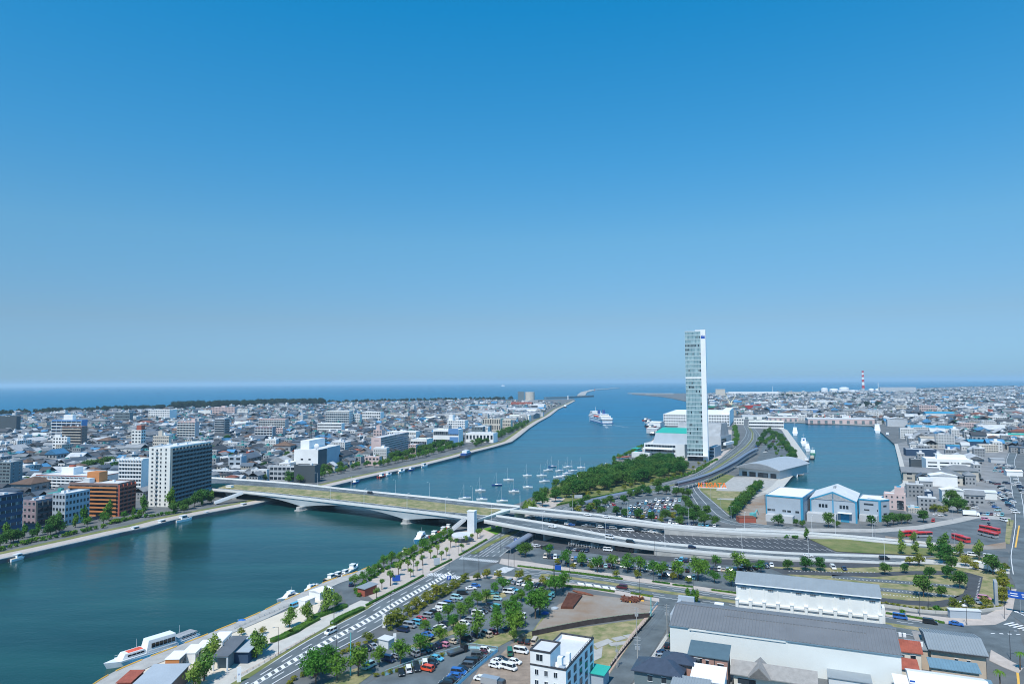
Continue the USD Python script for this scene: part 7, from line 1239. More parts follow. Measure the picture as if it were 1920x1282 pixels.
# near trees become things of their own, the rest one mass
TREES.sort(key=lambda t: t[1][1]); tall = [t for t in TREES if t[0] not in ('shrub', 'yshrub')]; low = [t for t in TREES if t[0] in ('shrub', 'yshrub')]
for sort_, most, rest_name, rest_label in ((tall, 300, 'far_trees', 'more leafy trees of the grove and the far riverbank'), (low, 150, 'hedge_shrubs', 'low clipped shrubs along verges and walls')):
    sel = sort_[:most]; labs = ident([(LOOK[t[0]][1], t[3], proj(t[1])[0]) for t in sel], '')
    for t, lab in zip(sel, labs):
        k = T[t[0]][trnd.randrange(len(T[t[0]]))]; copy_of(k, LOOK[t[0]][0], lab, 'shrub' if 'shrub' in t[0] else 'tree', t[1], trnd.random() * 6.28, t[2], group=LOOK[t[0]][1].replace('tree', 'trees').replace('shrub', 'shrubs') + ' ' + t[3])
    rest = sort_[most:]
    if rest:
        ks = sorted({t[0] for t in rest}); flat_ = [k for n_ in ks for k in T[n_]]; off = {}; 
        for n_ in ks: off[n_] = sum(len(T[m_]) for m_ in ks[:ks.index(n_)])
        scatter(rest_name, rest_label, flat_, [(off[t[0]] + trnd.randrange(len(T[t[0]])), t[1], trnd.random() * 6.28, t[2]) for t in rest])
# ---------------------------------------------------------------- boats and ships
plain('hull_white', (.76, .77, .78), .35, .5, 0, .3); plain('hull_blue', (.03, .08, .25), .35, .5); plain('hull_dark', (.03, .035, .045), .4, .4); plain('hull_green', (.03, .20, .13), .4, .4); plain('hull_red', (.40, .04, .03), .4, .4); plain('mast_metal', (.62, .63, .64), .3, .5); plain('sail_blue', (.05, .10, .3), .7, .3); plain('deck_wood', (.50, .45, .36), .7, .3); plain('crane_red', (.62, .10, .05), .5, .4)
def hull_mesh(L, B, D, draft=.5, bow=.35, sheer=.15, flare=.8):
    """Boat hull, bow towards +x, waterline at z = 0."""
    mb = MB(); xs_ = np.linspace(-L / 2, L / 2, 13); rings = []
    for x in xs_:
        t = (x + L / 2) / L; w = B / 2 * (1 if t < 1 - bow else max(.03, 1 - ((t - 1 + bow) / bow) ** 1.8)) * (.86 + .14 * min(1, t / .15)); d = D * (1 + sheer * max(0, (t - .45) / .55) ** 2 * 2); xx = x + (.06 * L * max(0, (t - .8) / .2) ** 2)
        rings.append(np.array([(xx, -w, d), (x, -w * flare, -draft * .3), (x, -w * flare * .4, -draft), (x, w * flare * .4, -draft), (x, w * flare, -draft * .3), (xx, w, d)]))
    mb.loft(rings); return mb
def yacht_kind(colour, L=8.0):
    k = kind_class('sailing_yacht_' + colour); P = Thing.part; P(k, 'hull', hull_mesh(L, 2.5, .95, .5, .55, .12), 'hull_' + colour, smooth=40); P(k, 'deck', MB().sheet([(-L * .46, -1), (L * .1, -1.1), (L * .4, -.3), (L * .4, .3), (L * .1, 1.1), (-L * .46, 1)], 1.0), 'hull_white')
    P(k, 'cabin', MB().loft([np.array([(-.8, -.8, 1.0), (1.9, -.5, 1.0), (1.9, .5, 1.0), (-.8, .8, 1.0)]), np.array([(-.6, -.65, 1.5), (1.3, -.4, 1.45), (1.3, .4, 1.45), (-.6, .65, 1.5)])]), 'hull_white'); P(k, 'mast', MB().tube((.8, 0, .9), (.8, 0, 11), .09, .06, 6), 'mast_metal')
    P(k, 'boom', MB().tube((.8, 0, 2.1), (-2.9, 0, 2.2), .16, .12, 6), 'sail_blue')
    for s in (-1, 1): P(k, 'spreader', MB().tube((.8, 0, 7), (.8, s * .9, 7.1), .04, .03, 4), 'mast_metal')
    P(k, 'forestay', MB().tube((L * .5, 0, 1.2), (.8, 0, 10.8), .025, .025, 3), 'mast_metal'); return k
YK = [yacht_kind('white'), yacht_kind('white', 9.0), yacht_kind('blue', 8.5)]
ypos = [(989, 851), (1016, 853), (990, 914), (1021, 903), (1046, 895), (1036, 875), (1049, 883), (1065, 876), (1063, 888), (1074, 883), (1090, 877), (1098, 890), (964, 922), (932, 910), (901, 920), (872, 935), (904, 937), (954, 900), (1057, 893, .9), (1028, 882, .9), (942, 940)]
ypos[0], ypos[1] = (989, 892), (1016, 892)
yl = ident([('white moored sailing yacht with a bare mast' if i not in (5, 13) else 'blue hulled moored sailing yacht', 'on the river', p[0]) for i, p in enumerate(ypos)], '')
for i, p in enumerate(ypos): copy_of(YK[2 if i in (5, 13) else i % 2], 'sailing_yacht', yl[i], 'sailboat', G(p[0], p[1], WATER), math.radians(185 + crnd.uniform(-14, 14)), group='sailing yachts moored on the river')
def motor_kind(colour, L=8.0):
    k = kind_class('motorboat_' + colour); P = Thing.part; P(k, 'hull', hull_mesh(L, 2.6, 1.0, .4, .5, .2), 'hull_' + colour, smooth=40); P(k, 'deck', MB().sheet([(-L * .47, -1.1), (L * .1, -1.2), (L * .38, -.4), (L * .38, .4), (L * .1, 1.2), (-L * .47, 1.1)], 1.02), 'deck_wood')
    P(k, 'cabin', MB().loft([np.array([(-1.6, -.95, 1.0), (1.4, -.85, 1.0), (1.4, .85, 1.0), (-1.6, .95, 1.0)]), np.array([(-1.5, -.85, 2.3), (.6, -.75, 2.3), (.6, .75, 2.3), (-1.5, .85, 2.3)])]), 'hull_white'); P(k, 'window_band', MB().box(-1.2, .75, -.93, .93, 1.55, 2.05), 'car_glass'); P(k, 'roof', MB().box(-1.8, .8, -.95, .95, 2.3, 2.42), 'hull_white'); P(k, 'outboard', MB().box(-L / 2 - .5, -L / 2, -.25, .25, .2, 1.3), 'hull_dark'); return k
MK = {c: motor_kind(c) for c in ('white', 'blue', 'dark', 'green', 'red')}
def moored(lst, group, phrase):
    labs = ident([(f'{c} hulled motorboat', phrase, x) for c, x, y, s, t in lst], '')
    for (c, x, y, s, t), lab in zip(lst, labs): copy_of(MK[c], 'motorboat', lab, 'boat', G(x, y + (3.5 if 'left' in phrase else 0), WATER), heading((x, y), t), s, group=group)
moored([('white', 35, 1045, 1.3, (60, 1038)), ('red', 175, 1012, .8, (200, 1007)), ('white', 255, 994, 1.5, (275, 990)), ('blue', 305, 981, 1.5, (325, 977)), ('white', 345, 973, 1.6, (365, 969)), ('white', 388, 963, 1.2, (410, 958)), ('white', 458, 948, 1.4, (475, 945))], 'motorboats along the left quay', 'along the left quay before the bridge')
moored([('blue', 667, 902, 1.4, (690, 896)), ('red', 716, 891, 1.6, (735, 886)), ('white', 728, 888, 1.4, (745, 884)), ('white', 752, 882, 1.6, (770, 878)), ('blue', 771, 878, 1.4, (790, 874)), ('white', 795, 872, 1.7, (815, 868))], 'motorboats beyond the bridge', 'along the left quay beyond the bridge')
moored([('dark', 622, 1086, 1.1, (640, 1079)), ('dark', 635, 1081, 1.0, (655, 1074)), ('white', 648, 1077, 1.0, (662, 1071)), ('white', 662, 1068, 1.2, (672, 1062)), ('red', 760, 1035, .9, (768, 1031)), ('red', 815, 1005, 1.3, (828, 998)), ('red', 832, 997, 1.3, (842, 990)), ('green', 842, 990, 1.1, (850, 986)), ('white', 588, 1103, .8, (600, 1097))], 'motorboats at the right quay', 'at the quay below the promenade')
def cruiser(label, px, toward, s, blue=False):
    q = G(*px, WATER); t = Thing('motor_yacht', label, 'boat', q, heading(px, toward)); L = 11 * s
    t.part('hull', hull_mesh(L, 3.6 * s, 1.5 * s, .5, .5, .25), 'hull_blue' if blue else 'hull_white', smooth=40); t.part('cabin', MB().loft([np.array([(-L * .28, -1.4 * s, 1.4 * s), (L * .22, -1.1 * s, 1.5 * s), (L * .22, 1.1 * s, 1.5 * s), (-L * .28, 1.4 * s, 1.4 * s)]), np.array([(-L * .26, -1.2 * s, 2.8 * s), (L * .05, -.9 * s, 2.8 * s), (L * .05, .9 * s, 2.8 * s), (-L * .26, 1.2 * s, 2.8 * s)])]), 'hull_white')
    t.part('windscreen', MB().box(-L * .2, L * .1, -1.32 * s, 1.32 * s, 1.9 * s, 2.4 * s), 'car_glass'); t.part('flybridge', MB().box(-L * .25, -L * .02, -1.1 * s, 1.1 * s, 2.8 * s, 3.4 * s), 'hull_white'); t.part('mast', MB().tube((-L * .15, 0, 3.4 * s), (-L * .18, 0, 5 * s), .06, .04, 4), 'mast_metal')
cruiser('white motor yacht at the quay edge of the cream plaza', (540, 1125), (520, 1133), 1.0); cruiser('white tour boat below the promenade trees, near the stairs', (787, 1016), (775, 1024), 1.5); cruiser('small white cabin boat moored right of the motor yacht', (584, 1105), (596, 1099), .7)
def waterbus(label, px, toward, L, deckhouse):
    q = G(*px, WATER); t = Thing('water_bus', label, 'boat', q, heading(px, toward)); B = 4.8
    t.part('hull', hull_mesh(L, B, 1.25, .5, .22, .3, .9), 'hull_white', smooth=40); t.part('stripe', MB().box(-L * .495, L * .25, -B * .497, B * .497, .1, .45), 'hull_blue'); t.part('gunwale', MB().loft([np.array([(-L * .5, -B * .45, 1.2), (L * .36, -B * .5, 1.3), (L * .36, B * .5, 1.3), (-L * .5, B * .45, 1.2)]), np.array([(-L * .5, -B * .45, 1.7), (L * .37, -B * .5, 1.8), (L * .37, B * .5, 1.8), (-L * .5, B * .45, 1.7)])]), 'hull_white')
    for (x0, x1, z0, z1, w, mm) in deckhouse: t.part('cabin', MB().loft([np.array([(L * x0, -w, z0), (L * x1, -w, z0), (L * x1, w, z0), (L * x0, w, z0)]), np.array([(L * x0 + .2, -w + .15, z1), (L * x1 - .9, -w + .3, z1), (L * x1 - .9, w - .3, z1), (L * x0 + .2, w - .15, z1)])]), mm); 
    for (x0, x1, z0, z1, w, mm) in deckhouse[:2]:
        for s in (-1, 1):
            n_ = max(2, int(L * (x1 - x0) / 1.6))
            for i in range(n_): a = L * x0 + .5 + (L * (x1 - x0) - 2) * i / n_; t.part('window', MB().box(a, a + 1.1, s * (w - .02) - .05, s * (w - .02) + .05, z0 + (z1 - z0) * .35, z0 + (z1 - z0) * .72), 'car_glass')
    for s in (-1, 1): t.part('rail', MB().tube((-L * .48, s * B * .45, 2.3), (L * .36, s * B * .48, 2.4), .05, .05, 4), 'mast_metal')
    t.part('mast', MB().tube((L * .1, 0, 4), (L * .1, 0, 6.5), .08, .05, 5), 'mast_metal')
    return t
waterbus('long white water bus with a low glazed front cabin and tall rear saloon', (268, 1232), (214, 1249), 21, [(.0, .34, 1.7, 3.3, 1.9, 'hull_white'), (-.46, .0, 1.7, 5.4, 2.1, 'hull_white'), (.02, .24, 3.3, 3.42, 1.3, 'crane_red')])
waterbus('small grey topped passenger boat behind the long water bus', (341, 1206), (325, 1212), 11, [(-.4, .25, 1.5, 3.0, 1.8, 'hull_white'), (-.42, .28, 3.0, 3.2, 1.9, 'roof_grey')])
# ferry
st_, bw = G(1139, 796.5, WATER), G(1107, 788, WATER); d_ = bw - st_; Lf = np.linalg.norm(d_); fr = Thing('ferry', 'large white car ferry with blue and red stripes steaming down the river', 'ferry', (st_ + bw) / 2, math.atan2(d_[1], d_[0])); B = 24
fr.part('hull', hull_mesh(Lf, B, 11, 1, .3, .12, .92), 'hull_white', smooth=40)
for z, mm in ((2.5, 'hull_blue'), (9.4, 'hull_dark')): fr.part('stripe', MB().box(-Lf * .5, Lf * .2, -B * .505, B * .505, z, z + (1.6 if z < 5 else .5)).box(-Lf * .506, -Lf * .5, -B * .43, B * .43, z, z + .9), mm)
for i, (x0, x1, w, z0, z1) in enumerate(((-.48, .30, .47, 11, 14), (-.42, .28, .44, 14, 17), (-.34, .26, .40, 17, 20), (.10, .25, .38, 20, 23.5))):
    fr.part('deckhouse', MB().box(Lf * x0, Lf * x1, -B * w, B * w, z0, z1), 'hull_white'); fr.part('window_band', MB().box(Lf * x0 + .5, Lf * x1 + .1, -B * w - .1, B * w + .1, z0 + 1.2, z0 + 2.0).box(Lf * x0 - .1, Lf * x0 + .5, -B * w + 1, B * w - 1, z0 + 1.2, z0 + 2.0), 'car_glass')
for s in (-1, 1): fr.part('funnel', MB().box(-Lf * .2, -Lf * .14, s * 5 - 2, s * 5 + 2, 20, 28), 'hull_blue')
fr.part('mast', MB().tube((Lf * .16, 0, 23), (Lf * .15, 0, 33), .5, .3, 6), 'mast_metal')
for k_ in range(6): fr.part('lifeboat', MB().box(Lf * (-.3 + .09 * (k_ // 2)), Lf * (-.25 + .09 * (k_ // 2)), (1 if k_ % 2 else -1) * B * .5 - 1.2, (1 if k_ % 2 else -1) * B * .5 + 1.2, 14.5, 17), 'crane_red')
mat('foam', (.62, .70, .74), rough=.9, vary=.2, scale=.4)
wk = Thing('wake', 'pale wake trailing behind the ferry', 'wake', st_, math.atan2(d_[1], d_[0]), kind='structure')
for s in (-1, 1):
    f = MB(); r_ = random.Random(4 + s)
    for i in range(40): x = -r_.uniform(3, 90); y = s * (6 + abs(x) * .16) + r_.uniform(-2, 2); f.sheet([(x, y), (x + 6, y + .6), (x + 9, y + .1), (x + 5, y - .5)], .06)
    wk.part('foam_streak', f, 'foam', kind='stuff')
def ship(label, px, toward, L, B, Dk, hullc, blocks, mast=0, cat='ship', name='patrol_ship', funnel=None, extra=None):
    q = G(*px, WATER); t = Thing(name, label, cat, q, heading(px, toward)); t.part('hull', hull_mesh(L, B, Dk, .6, .35, .3), hullc, smooth=40)
    for x0, x1, w, z0, z1, mm in blocks: t.part('deckhouse', MB().box(L * x0, L * x1, -B * w, B * w, z0, z1), mm); t.part('window_band', MB().box(L * x0 + .3, L * x1 + .06, -B * w - .06, B * w + .06, z0 + (z1 - z0) * .5, z0 + (z1 - z0) * .72), 'car_glass')
    if mast: t.part('mast', MB().tube((0, 0, Dk), (-.5, 0, mast), .25, .12, 5), 'mast_metal'); t.part('yardarm', MB().tube((-.4, -2, mast * .85), (-.4, 2, mast * .85), .08, .08, 4), 'mast_metal')
    if funnel: t.part('funnel', MB().box(-L * .2, -L * .12, -1.2, 1.2, Dk, Dk + 5), funnel)
    return t
pb = lambda: [(-.25, .2, .40, 3, 6, 'hull_white'), (-.05, .18, .34, 6, 8.5, 'hull_white')]
ship('large white patrol ship with a tall mast, farthest along the peninsula quay', (1491, 814), (1491, 806), 48, 8, 3.2, 'hull_white', [(-.3, .2, .42, 3, 7, 'hull_white'), (-.1, .18, .36, 7, 11, 'hull_white')], 22, funnel='hull_white')
ship('white patrol ship second along the peninsula quay', (1507, 833), (1505, 824), 46, 7.5, 3, 'hull_white', pb(), 15, funnel='hull_blue'); ship('white patrol boat third along the peninsula quay', (1514, 844), (1512, 838), 28, 6, 2.5, 'hull_white', pb(), 12)
ship('white and green work boat at the quay corner', (1524, 852), (1523, 846), 20, 6, 2.2, 'hull_green', [(-.2, .2, .4, 2.4, 5.5, 'hull_white')], 9, name='work_boat'); ship('black tug with a brown wheelhouse at the quay corner', (1523, 861), (1527, 858), 14, 5, 1.6, 'hull_dark', [(-.1, .25, .36, 1.6, 3.8, 'deck_wood')], 6, name='tugboat')
ship('white cutter with a radar mast by the arched hall', (1502, 878), (1499, 869), 24, 6, 2.4, 'hull_white', pb(), 13); ship('pale green white launch nearest the hangars', (1490, 891), (1487, 884), 20, 5.5, 2.2, 'hull_white', pb(), 7); ship('dark launch moored beside the black tug', (1513, 866), (1516, 861), 15, 5, 1.8, 'hull_dark', [(-.2, .15, .36, 2, 4, 'hull_white')], 6, name='work_boat')
ship('large white ship moored at the right corner of the basin', (1645, 810), (1640, 800), 44, 9, 4, 'hull_white', [(-.3, .25, .45, 4, 8, 'hull_white'), (-.1, .2, .38, 8, 13, 'hull_white')], 26, funnel='hull_white'); ship('small white boat beside the large white ship', (1664, 818), (1660, 812), 16, 5, 2, 'hull_white', pb()[:1], 6)
for i, (x, y) in enumerate(((1547, 791.5), (1594, 795.5))):
    t = ship(['green hulled salvage barge with a red crane, left one across the basin', 'green hulled salvage barge with a red crane, right one across the basin'][i], (x, y), (x + 10, y + .3), 34, 9, 2.2, 'hull_green', [(-.3, -.05, .4, 2.2, 6, 'crane_red')], 0, name='crane_barge', cat='barge'); t.part('crane_mast', MB().tube((0, 0, 2), (0, 0, 17), 1.1, .6, 6), 'crane_red'); t.part('crane_base', MB().box(-3, 3, -3, 3, 2.2, 6.5), 'crane_red')
t = ship('long cargo ship with a red lower hull and green side at the shipyard', (1375, 769), (1400, 769.6), 150, 20, 12, 'hull_red', [(-.47, -.36, .45, 12, 24, 'hull_white')], 0, name='cargo_ship', funnel='hull_dark'); t.part('green_side', MB().box(-75, 40, -10.3, 10.3, 6, 12.4), 'hull_green')
moored([('red', 1212, 789, 3.0, (1225, 788)), ('dark', 1220, 800, 3.4, (1235, 799)), ('red', 1222, 803, 3.0, (1238, 802)), ('dark', 1224, 815, 3.0, (1240, 808)), ('white', 1218, 793, 3.2, (1230, 792)), ('white', 1124, 879, 1.4, (1122, 872)), ('white', 1137, 874, 1.3, (1140, 870)), ('white', 1085, 894, 1.0, (1095, 891))], 'work boats left of the tower', 'by the peninsula waterfront')
ship('white and blue sightseeing boat moored at the left bank bend', (874, 856), (890, 850), 30, 8, 2.6, 'hull_dark', [(-.4, .3, .42, 2.6, 5, 'hull_blue'), (-.25, .2, .36, 5, 7.5, 'hull_white')], 10, name='sightseeing_boat', cat='boat', funnel='hull_white')
ship('dark work ship at the left bank river mouth', (1060, 764), (1066, 760), 40, 9, 4, 'hull_dark', [(-.3, .1, .4, 4, 10, 'hull_white')], 20, name='work_boat'); q = ship('tiny white ship far out on the sea', (943, 724), (950, 724), 120, 18, 14, 'hull_white', [(-.3, .2, .4, 14, 32, 'hull_white')], 0, name='distant_ship')
# ---------------------------------------------------------------- street furniture and other details
LAMPS = []
for px, t in [(621, 1), (686, 1), (758, 1), (837, 1), (925, 1)]: LAMPS.append((NEAR, px, LAMP_W, 'near parapet of the bridge'))
for px in (739, 809, 889, 660, 590): LAMPS.append((FAR, px, LAMP_W, 'far parapet of the bridge'))
for px in (1021, 1126, 1246, 1381, 1517, 1660): LAMPS.append((NEAR, px, LAMP_W, 'near viaduct parapet'))
for px in (976, 1070, 1172, 1286, 1400, 1518, 1576, 1641): LAMPS.append((FAR, px, LAMP_W, 'far viaduct parapet'))
labs = ident([('tall white street lamp', 'on the ' + l[3], l[1]) for l in LAMPS], '')
for (line, px, k, wh), lab in zip(LAMPS, labs):
    i = int(np.argmin([abs(proj(q)[0] - px) for q in line])); q = line[i]; d = line[min(i + 1, len(line) - 1)] - line[i - 1]; copy_of(k, 'street_lamp', lab, 'street lamp', q - [0, 0, .1], math.atan2(d[1], d[0]) + (PI / 2 if line is NEAR else -PI / 2), group='white lamps on the ' + wh)
DL = [((898, 1073), 'at the intersection'), ((870, 1079), 'at the intersection'), ((964, 1065), 'at the intersection'), ((953, 1064), 'at the intersection'), ((939, 1036), 'at the intersection'), ((813, 1112), 'along the boulevard'), ((732, 1158), 'along the boulevard'), ((631, 1220), 'along the boulevard'), ((522, 1227), 'along the boulevard walkway'), ((626, 1169), 'along the boulevard walkway'), ((1199, 1113), 'on the verge of the cross street'), ((1068, 1075), 'on the cross street pavement'), ((1225, 1092), 'on the cross street pavement'), ((1300, 1110), 'on the cross street pavement'), ((1725, 1155), 'on the cross street pavement'), ((1741, 1142), 'at the lawn wall'), ((1895, 1236), 'at the right hand junction'), ((1884, 1160), 'at the right hand junction'), ((1813, 1172), 'at the right hand junction'), ((793, 1079), 'on the paved promenade'), ((775, 1080), 'on the paved promenade'), ((859, 1040), 'on the paved promenade'), ((842, 1062), 'on the paved promenade'), ((1228, 1043), 'under the near viaduct')]
labs = ident([('dark slim street lamp', a, p[0]) for p, a in DL], '')
for (p, a), lab in zip(DL, labs): copy_of(LAMP_D, 'street_lamp', lab, 'street lamp', G(*p), rnd.uniform(0, 6), group='dark street lamps ' + a)
PL = [((1234, 975), 'by the crowded car park'), ((1172, 968), 'by the crowded car park'), ((1281, 970), 'by the crowded car park'), ((1333, 940), 'by the lawn'), ((1352, 958), 'by the lawn'), ((1371, 974), 'by the lawn'), ((1641, 1007), 'at the bus yard'), ((1790, 1025), 'at the bus yard'), ((1787, 975), 'at the bus yard')]
labs = ident([('grey double headed lamp', a, p[0]) for p, a in PL], '')
for (p, a), lab in zip(PL, labs): copy_of(LAMP_P, 'street_lamp', lab, 'street lamp', G(*p), rnd.uniform(0, 3), 1.15, group='grey lamps ' + a)
UPO = [((1196, 1269), 'at the bottom end of the side street'), ((1251, 1195), 'beside the large warehouse'), ((1194, 1190), 'on the left edge of the side street'), ((1157, 1252), 'on the weedy edge of the side street')]
for (p, a), s in zip(UPO, (1.0, .95, .8, .6)): copy_of(UTIL, 'utility_pole', 'concrete utility pole with crossarms ' + a, 'utility pole', G(*p), math.radians(-20), s, group='utility poles of the side street')
wires = Thing('power_line', 'power lines strung between the utility poles of the side street', 'power line')
for a, b in ((0, 1), (1, 2)):
    A, B = G(*UPO[a][0]), G(*UPO[b][0])
    for dx, z in ((-.9, 11.1), (0, 11.1), (.9, 11.1), (0, 9.3)):
        pts = [np.array([A[0] + (B[0] - A[0]) * t + dx, A[1] + (B[1] - A[1]) * t, z * (.97 - .12 * t * (1 - t) * 4 * .4)]) for t in np.linspace(0, 1, 7)]; w = MB()
        for p, q in zip(pts[:-1], pts[1:]): w.tube(p, q, .025, .025, 3, False)
        wires.part('wire', w, 'dark_metal')
c = G(1221, 1158); t = Thing('pole', 'pale teal steel pole at the corner of the vacant lot', 'pole', c); t.part('shaft', MB().tube((0, 0, 0), (0, 0, z_at(c, 1119)), .22, .18, 8), 'teal_metal'); t.part('foot', MB().box(-.4, .4, -.4, .4, 0, .2), 'concrete')
c = G(657, 1266); t = Thing('pole', 'tall pale teal pole with floodlights in the lower car park', 'pole', c); hh_ = z_at(c, 1183); t.part('shaft', MB().tube((0, 0, 0), (0, 0, hh_), .2, .15, 8), 'teal_metal'); t.part('floodlight', MB().box(-.8, .8, -.2, .2, hh_ - .2, hh_ + .3), 'grey_metal')
# ---- signs
def face_cam(mb, c): return math.atan2(c[1], c[0]) - PI / 2
def board(name, label, px, w, z0, z1, colour, text=None, th=.6, toward=None, posts=2, cat='sign', tcol='sign_white'):
    c = G(*px); rz = face_cam(None, c) if toward is None else heading(px, toward); t = Thing(name, label, cat, c, rz); t.part('panel', MB().box(-w / 2, w / 2, -.08, .08, z0, z1), colour)
    for i in range(posts): x = (-w * .35 + w * .7 * i / max(1, posts - 1)) if posts > 1 else 0; t.part('post', MB().tube((x, .15, 0), (x, .15, z1 - .1), .08, .08, 6), 'grey_metal')
    if text:
        m_ = meshkit.text_mesh(text, th, .04); v = m_.vertices; v = v - [(v[:, 0].min() + v[:, 0].max()) / 2, (v[:, 1].min() + v[:, 1].max()) / 2, 0]; V = np.c_[v[:, 0], -.09 - v[:, 2], v[:, 1] + (z0 + z1) / 2]; t.part('lettering', MB().add(V, m_.faces), tcol)
    return t
board('parking_sign', 'blue square parking sign with a white P at the boulevard corner', (842, 1110), 1.6, 5.0, 6.6, 'sign_blue', 'P', 1.1, posts=1); board('parking_sign', 'blue parking sign with a white P beside the covered walkway', (967, 1022), 1.5, 2.0, 3.6, 'sign_blue', 'P', 1.0, posts=1)
board('totem_sign', 'white totem sign with a blue top beside the boulevard hedge', (720, 1176), 1.1, 0, 4.6, 'sign_white', 'P', .5, posts=0, tcol='sign_blue'); board('totem_sign', 'white totem sign with a blue top beside the near walkway', (448, 1279), 1.1, .2, 4.4, 'sign_white', 'P', .5, posts=0, tcol='sign_blue'); board('totem_sign', 'white totem sign at the car park gate', (740, 1204), 1.0, .1, 3.0, 'sign_white', None, posts=0)
board('banner_board', 'plain blue board on the paved promenade', (743, 1090), 3.4, .4, 2.8, 'sign_blue'); board('notice_board', 'white and blue notice board on the promenade near the crossing', (819, 1060), 2.8, .4, 3.6, 'wall_lightblue'); board('notice_board', 'white and blue board under the viaduct beside the stair tower', (925, 992), 2.6, .6, 3.2, 'wall_lightblue')
t = board('road_sign', 'large blue overhead direction sign at the right edge', (1914, 1152), 7, 5.6, 8.2, 'sign_blue', None, posts=1); 
for x, z in ((-1.8, 7.3), (-1.6, 6.5), (1.6, 7.3), (1.8, 6.5)): t.part('lettering', MB().box(x - 1.1, x + 1.1, -.1, -.08, z - .15, z + .15), 'sign_white')
t = Thing('road_sign', 'dark gantry post with a blue direction sign over the cross street', 'sign', G(1039, 1091), math.radians(-12)); t.part('post', MB().tube((0, 0, 0), (0, 0, 7.5), .22, .18, 8), 'dark_metal'); t.part('arm', MB().tube((0, 0, 7.0), (2.5, 0, 7.1), .1, .1, 6), 'dark_metal'); t.part('panel', MB().box(.4, 3.0, -.1, .1, 5.2, 7.2), 'sign_blue')
t = Thing('road_sign', 'small grey gantry sign over the boulevard by the grove', 'sign', G(1085, 947), math.radians(10)); t.part('post', MB().tube((3, 0, 0), (3, 0, 7), .2, .2, 6), 'dark_metal'); t.part('panel', MB().box(-3, 2.6, -.1, .1, 5, 7.2), 'wall_grey')
t = Thing('slab_sign', 'tall grey stone slab standing at the right end of the lawn', 'monument', G(1868, 1134), math.radians(60)); t.part('slab', MB().box(-2.5, 2.5, -.5, .5, 0, z_at(G(1868, 1134), 1088)), 'roof_grey'); t.part('base', MB().box(-2.9, 2.9, -.9, .9, 0, .4), 'concrete')
# orange letters on the lawn
c0, c1 = G(1309, 914), G(1342, 914.5); d = c1 - c0; Lw = np.linalg.norm(d); t = Thing('letter_sculpture', 'big orange letters spelling the city name on the lawn', 'letters', c0, math.atan2(d[1], d[0])); x = 0.0; plain('letter_orange', (.85, .20, .03), .5, .4)
ms = [meshkit.text_mesh(ch, 3.6, .7, True) for ch in 'NIIGATA']; wd = [m_.vertices[:, 0].max() - m_.vertices[:, 0].min() for m_ in ms]; gap = (Lw - sum(wd)) / 6 if Lw > sum(wd) else .3
for ch, m_, w in zip('NIIGATA', ms, wd): v = m_.vertices; t.part('letter', MB().add(np.c_[v[:, 0] - v[:, 0].min() + x, -v[:, 2], v[:, 1] - v[:, 1].min() + .4], m_.faces), 'car_pink' if 0 < x < wd[0] + wd[1] else 'letter_orange'); x += w + gap
t.part('plinth', MB().box(-.5, x, -1.2, .4, 0, .4), 'roof_white')
# ---- stair tower and stairs at both ends of the bridge
cT = G(889, 999)[:2]; b = Block('stair_tower', 'pale lift and stair tower beside the near end of the bridge', (*cT, 0), 959, 876, 894, 20, 'tower'); b.t.part('wall', MB().box(0, b.LV, 0, b.LU, -.3, b.H), 'roof_pale'); b.t.part('glass_strip', MB().box(b.LV * .3, b.LV * .7, -.06, 0, .5, b.H - .6), 'wall_grey'); b.t.part('cap', MB().box(-.2, b.LV + .2, -.2, b.LU + .2, b.H, b.H + .3), 'roof_white')
st = Thing('stairway', 'covered stair ramp running down from the bridge to the promenade', 'stairs', (0, 0, 0)); a_ = G(872, 973, 6.4); e_ = G(849, 992, 1.2); n_ = 26
for k in range(n_):
    p = a_ + (e_ - a_) * k / n_; q = a_ + (e_ - a_) * (k + 1) / n_; dd = (q - p)[:2] / np.linalg.norm((q - p)[:2]); nn = np.array([-dd[1], dd[0]]) * 1.7; s_ = MB(); s_.loft([np.array([(*(p[:2] - nn), q[2]), (*(p[:2] + nn), q[2]), (*(p[:2] + nn), q[2] - .5), (*(p[:2] - nn), q[2] - .5)]), np.array([(*(q[:2] - nn), q[2]), (*(q[:2] + nn), q[2]), (*(q[:2] + nn), q[2] - .5), (*(q[:2] - nn), q[2] - .5)])]); st.part('step', s_, 'bridge_concrete')
for s_ in (-1, 1): w = MB(); w.loft([np.array([(*(p[:2] + nn * s_), p[2] - .6), (*(p[:2] + nn * s_ * 1.12), p[2] - .6), (*(p[:2] + nn * s_ * 1.12), p[2] + 1.1), (*(p[:2] + nn * s_), p[2] + 1.1)]) for p in (a_, e_)]); st.part('side_wall', w, 'roof_pale')
cD = G(866, 1002, 3.2); dk_ = MB(); th_ = np.linspace(0, 2 * PI, 28, endpoint=False); dk_.prism([(cD[0] + 5.5 * math.cos(q), cD[1] + 7 * math.sin(q)) for q in th_], 2.6, 3.3, True); st.part('landing', dk_, 'roof_pale')
for q in (.5, 2.6, 4.5): st.part('column', MB().tube((cD[0] + 3 * math.cos(q), cD[1] + 3 * math.sin(q), 0), (cD[0] + 3 * math.cos(q), cD[1] + 3 * math.sin(q), 2.6), .45, .45, 10), 'bridge_concrete')
cT = G(433, 930)[:2]; b = Block('stair_tower', 'white stair tower at the far end of the bridge below the tall slab', (*cT, 0), 911, 423, 438, 15, 'tower'); b.t.part('wall', MB().box(0, b.LV, 0, b.LU, -.3, b.H), 'roof_white'); b.t.part('cap', MB().box(-.2, b.LV + .2, -.2, b.LU + .2, b.H, b.H + .3), 'roof_pale')
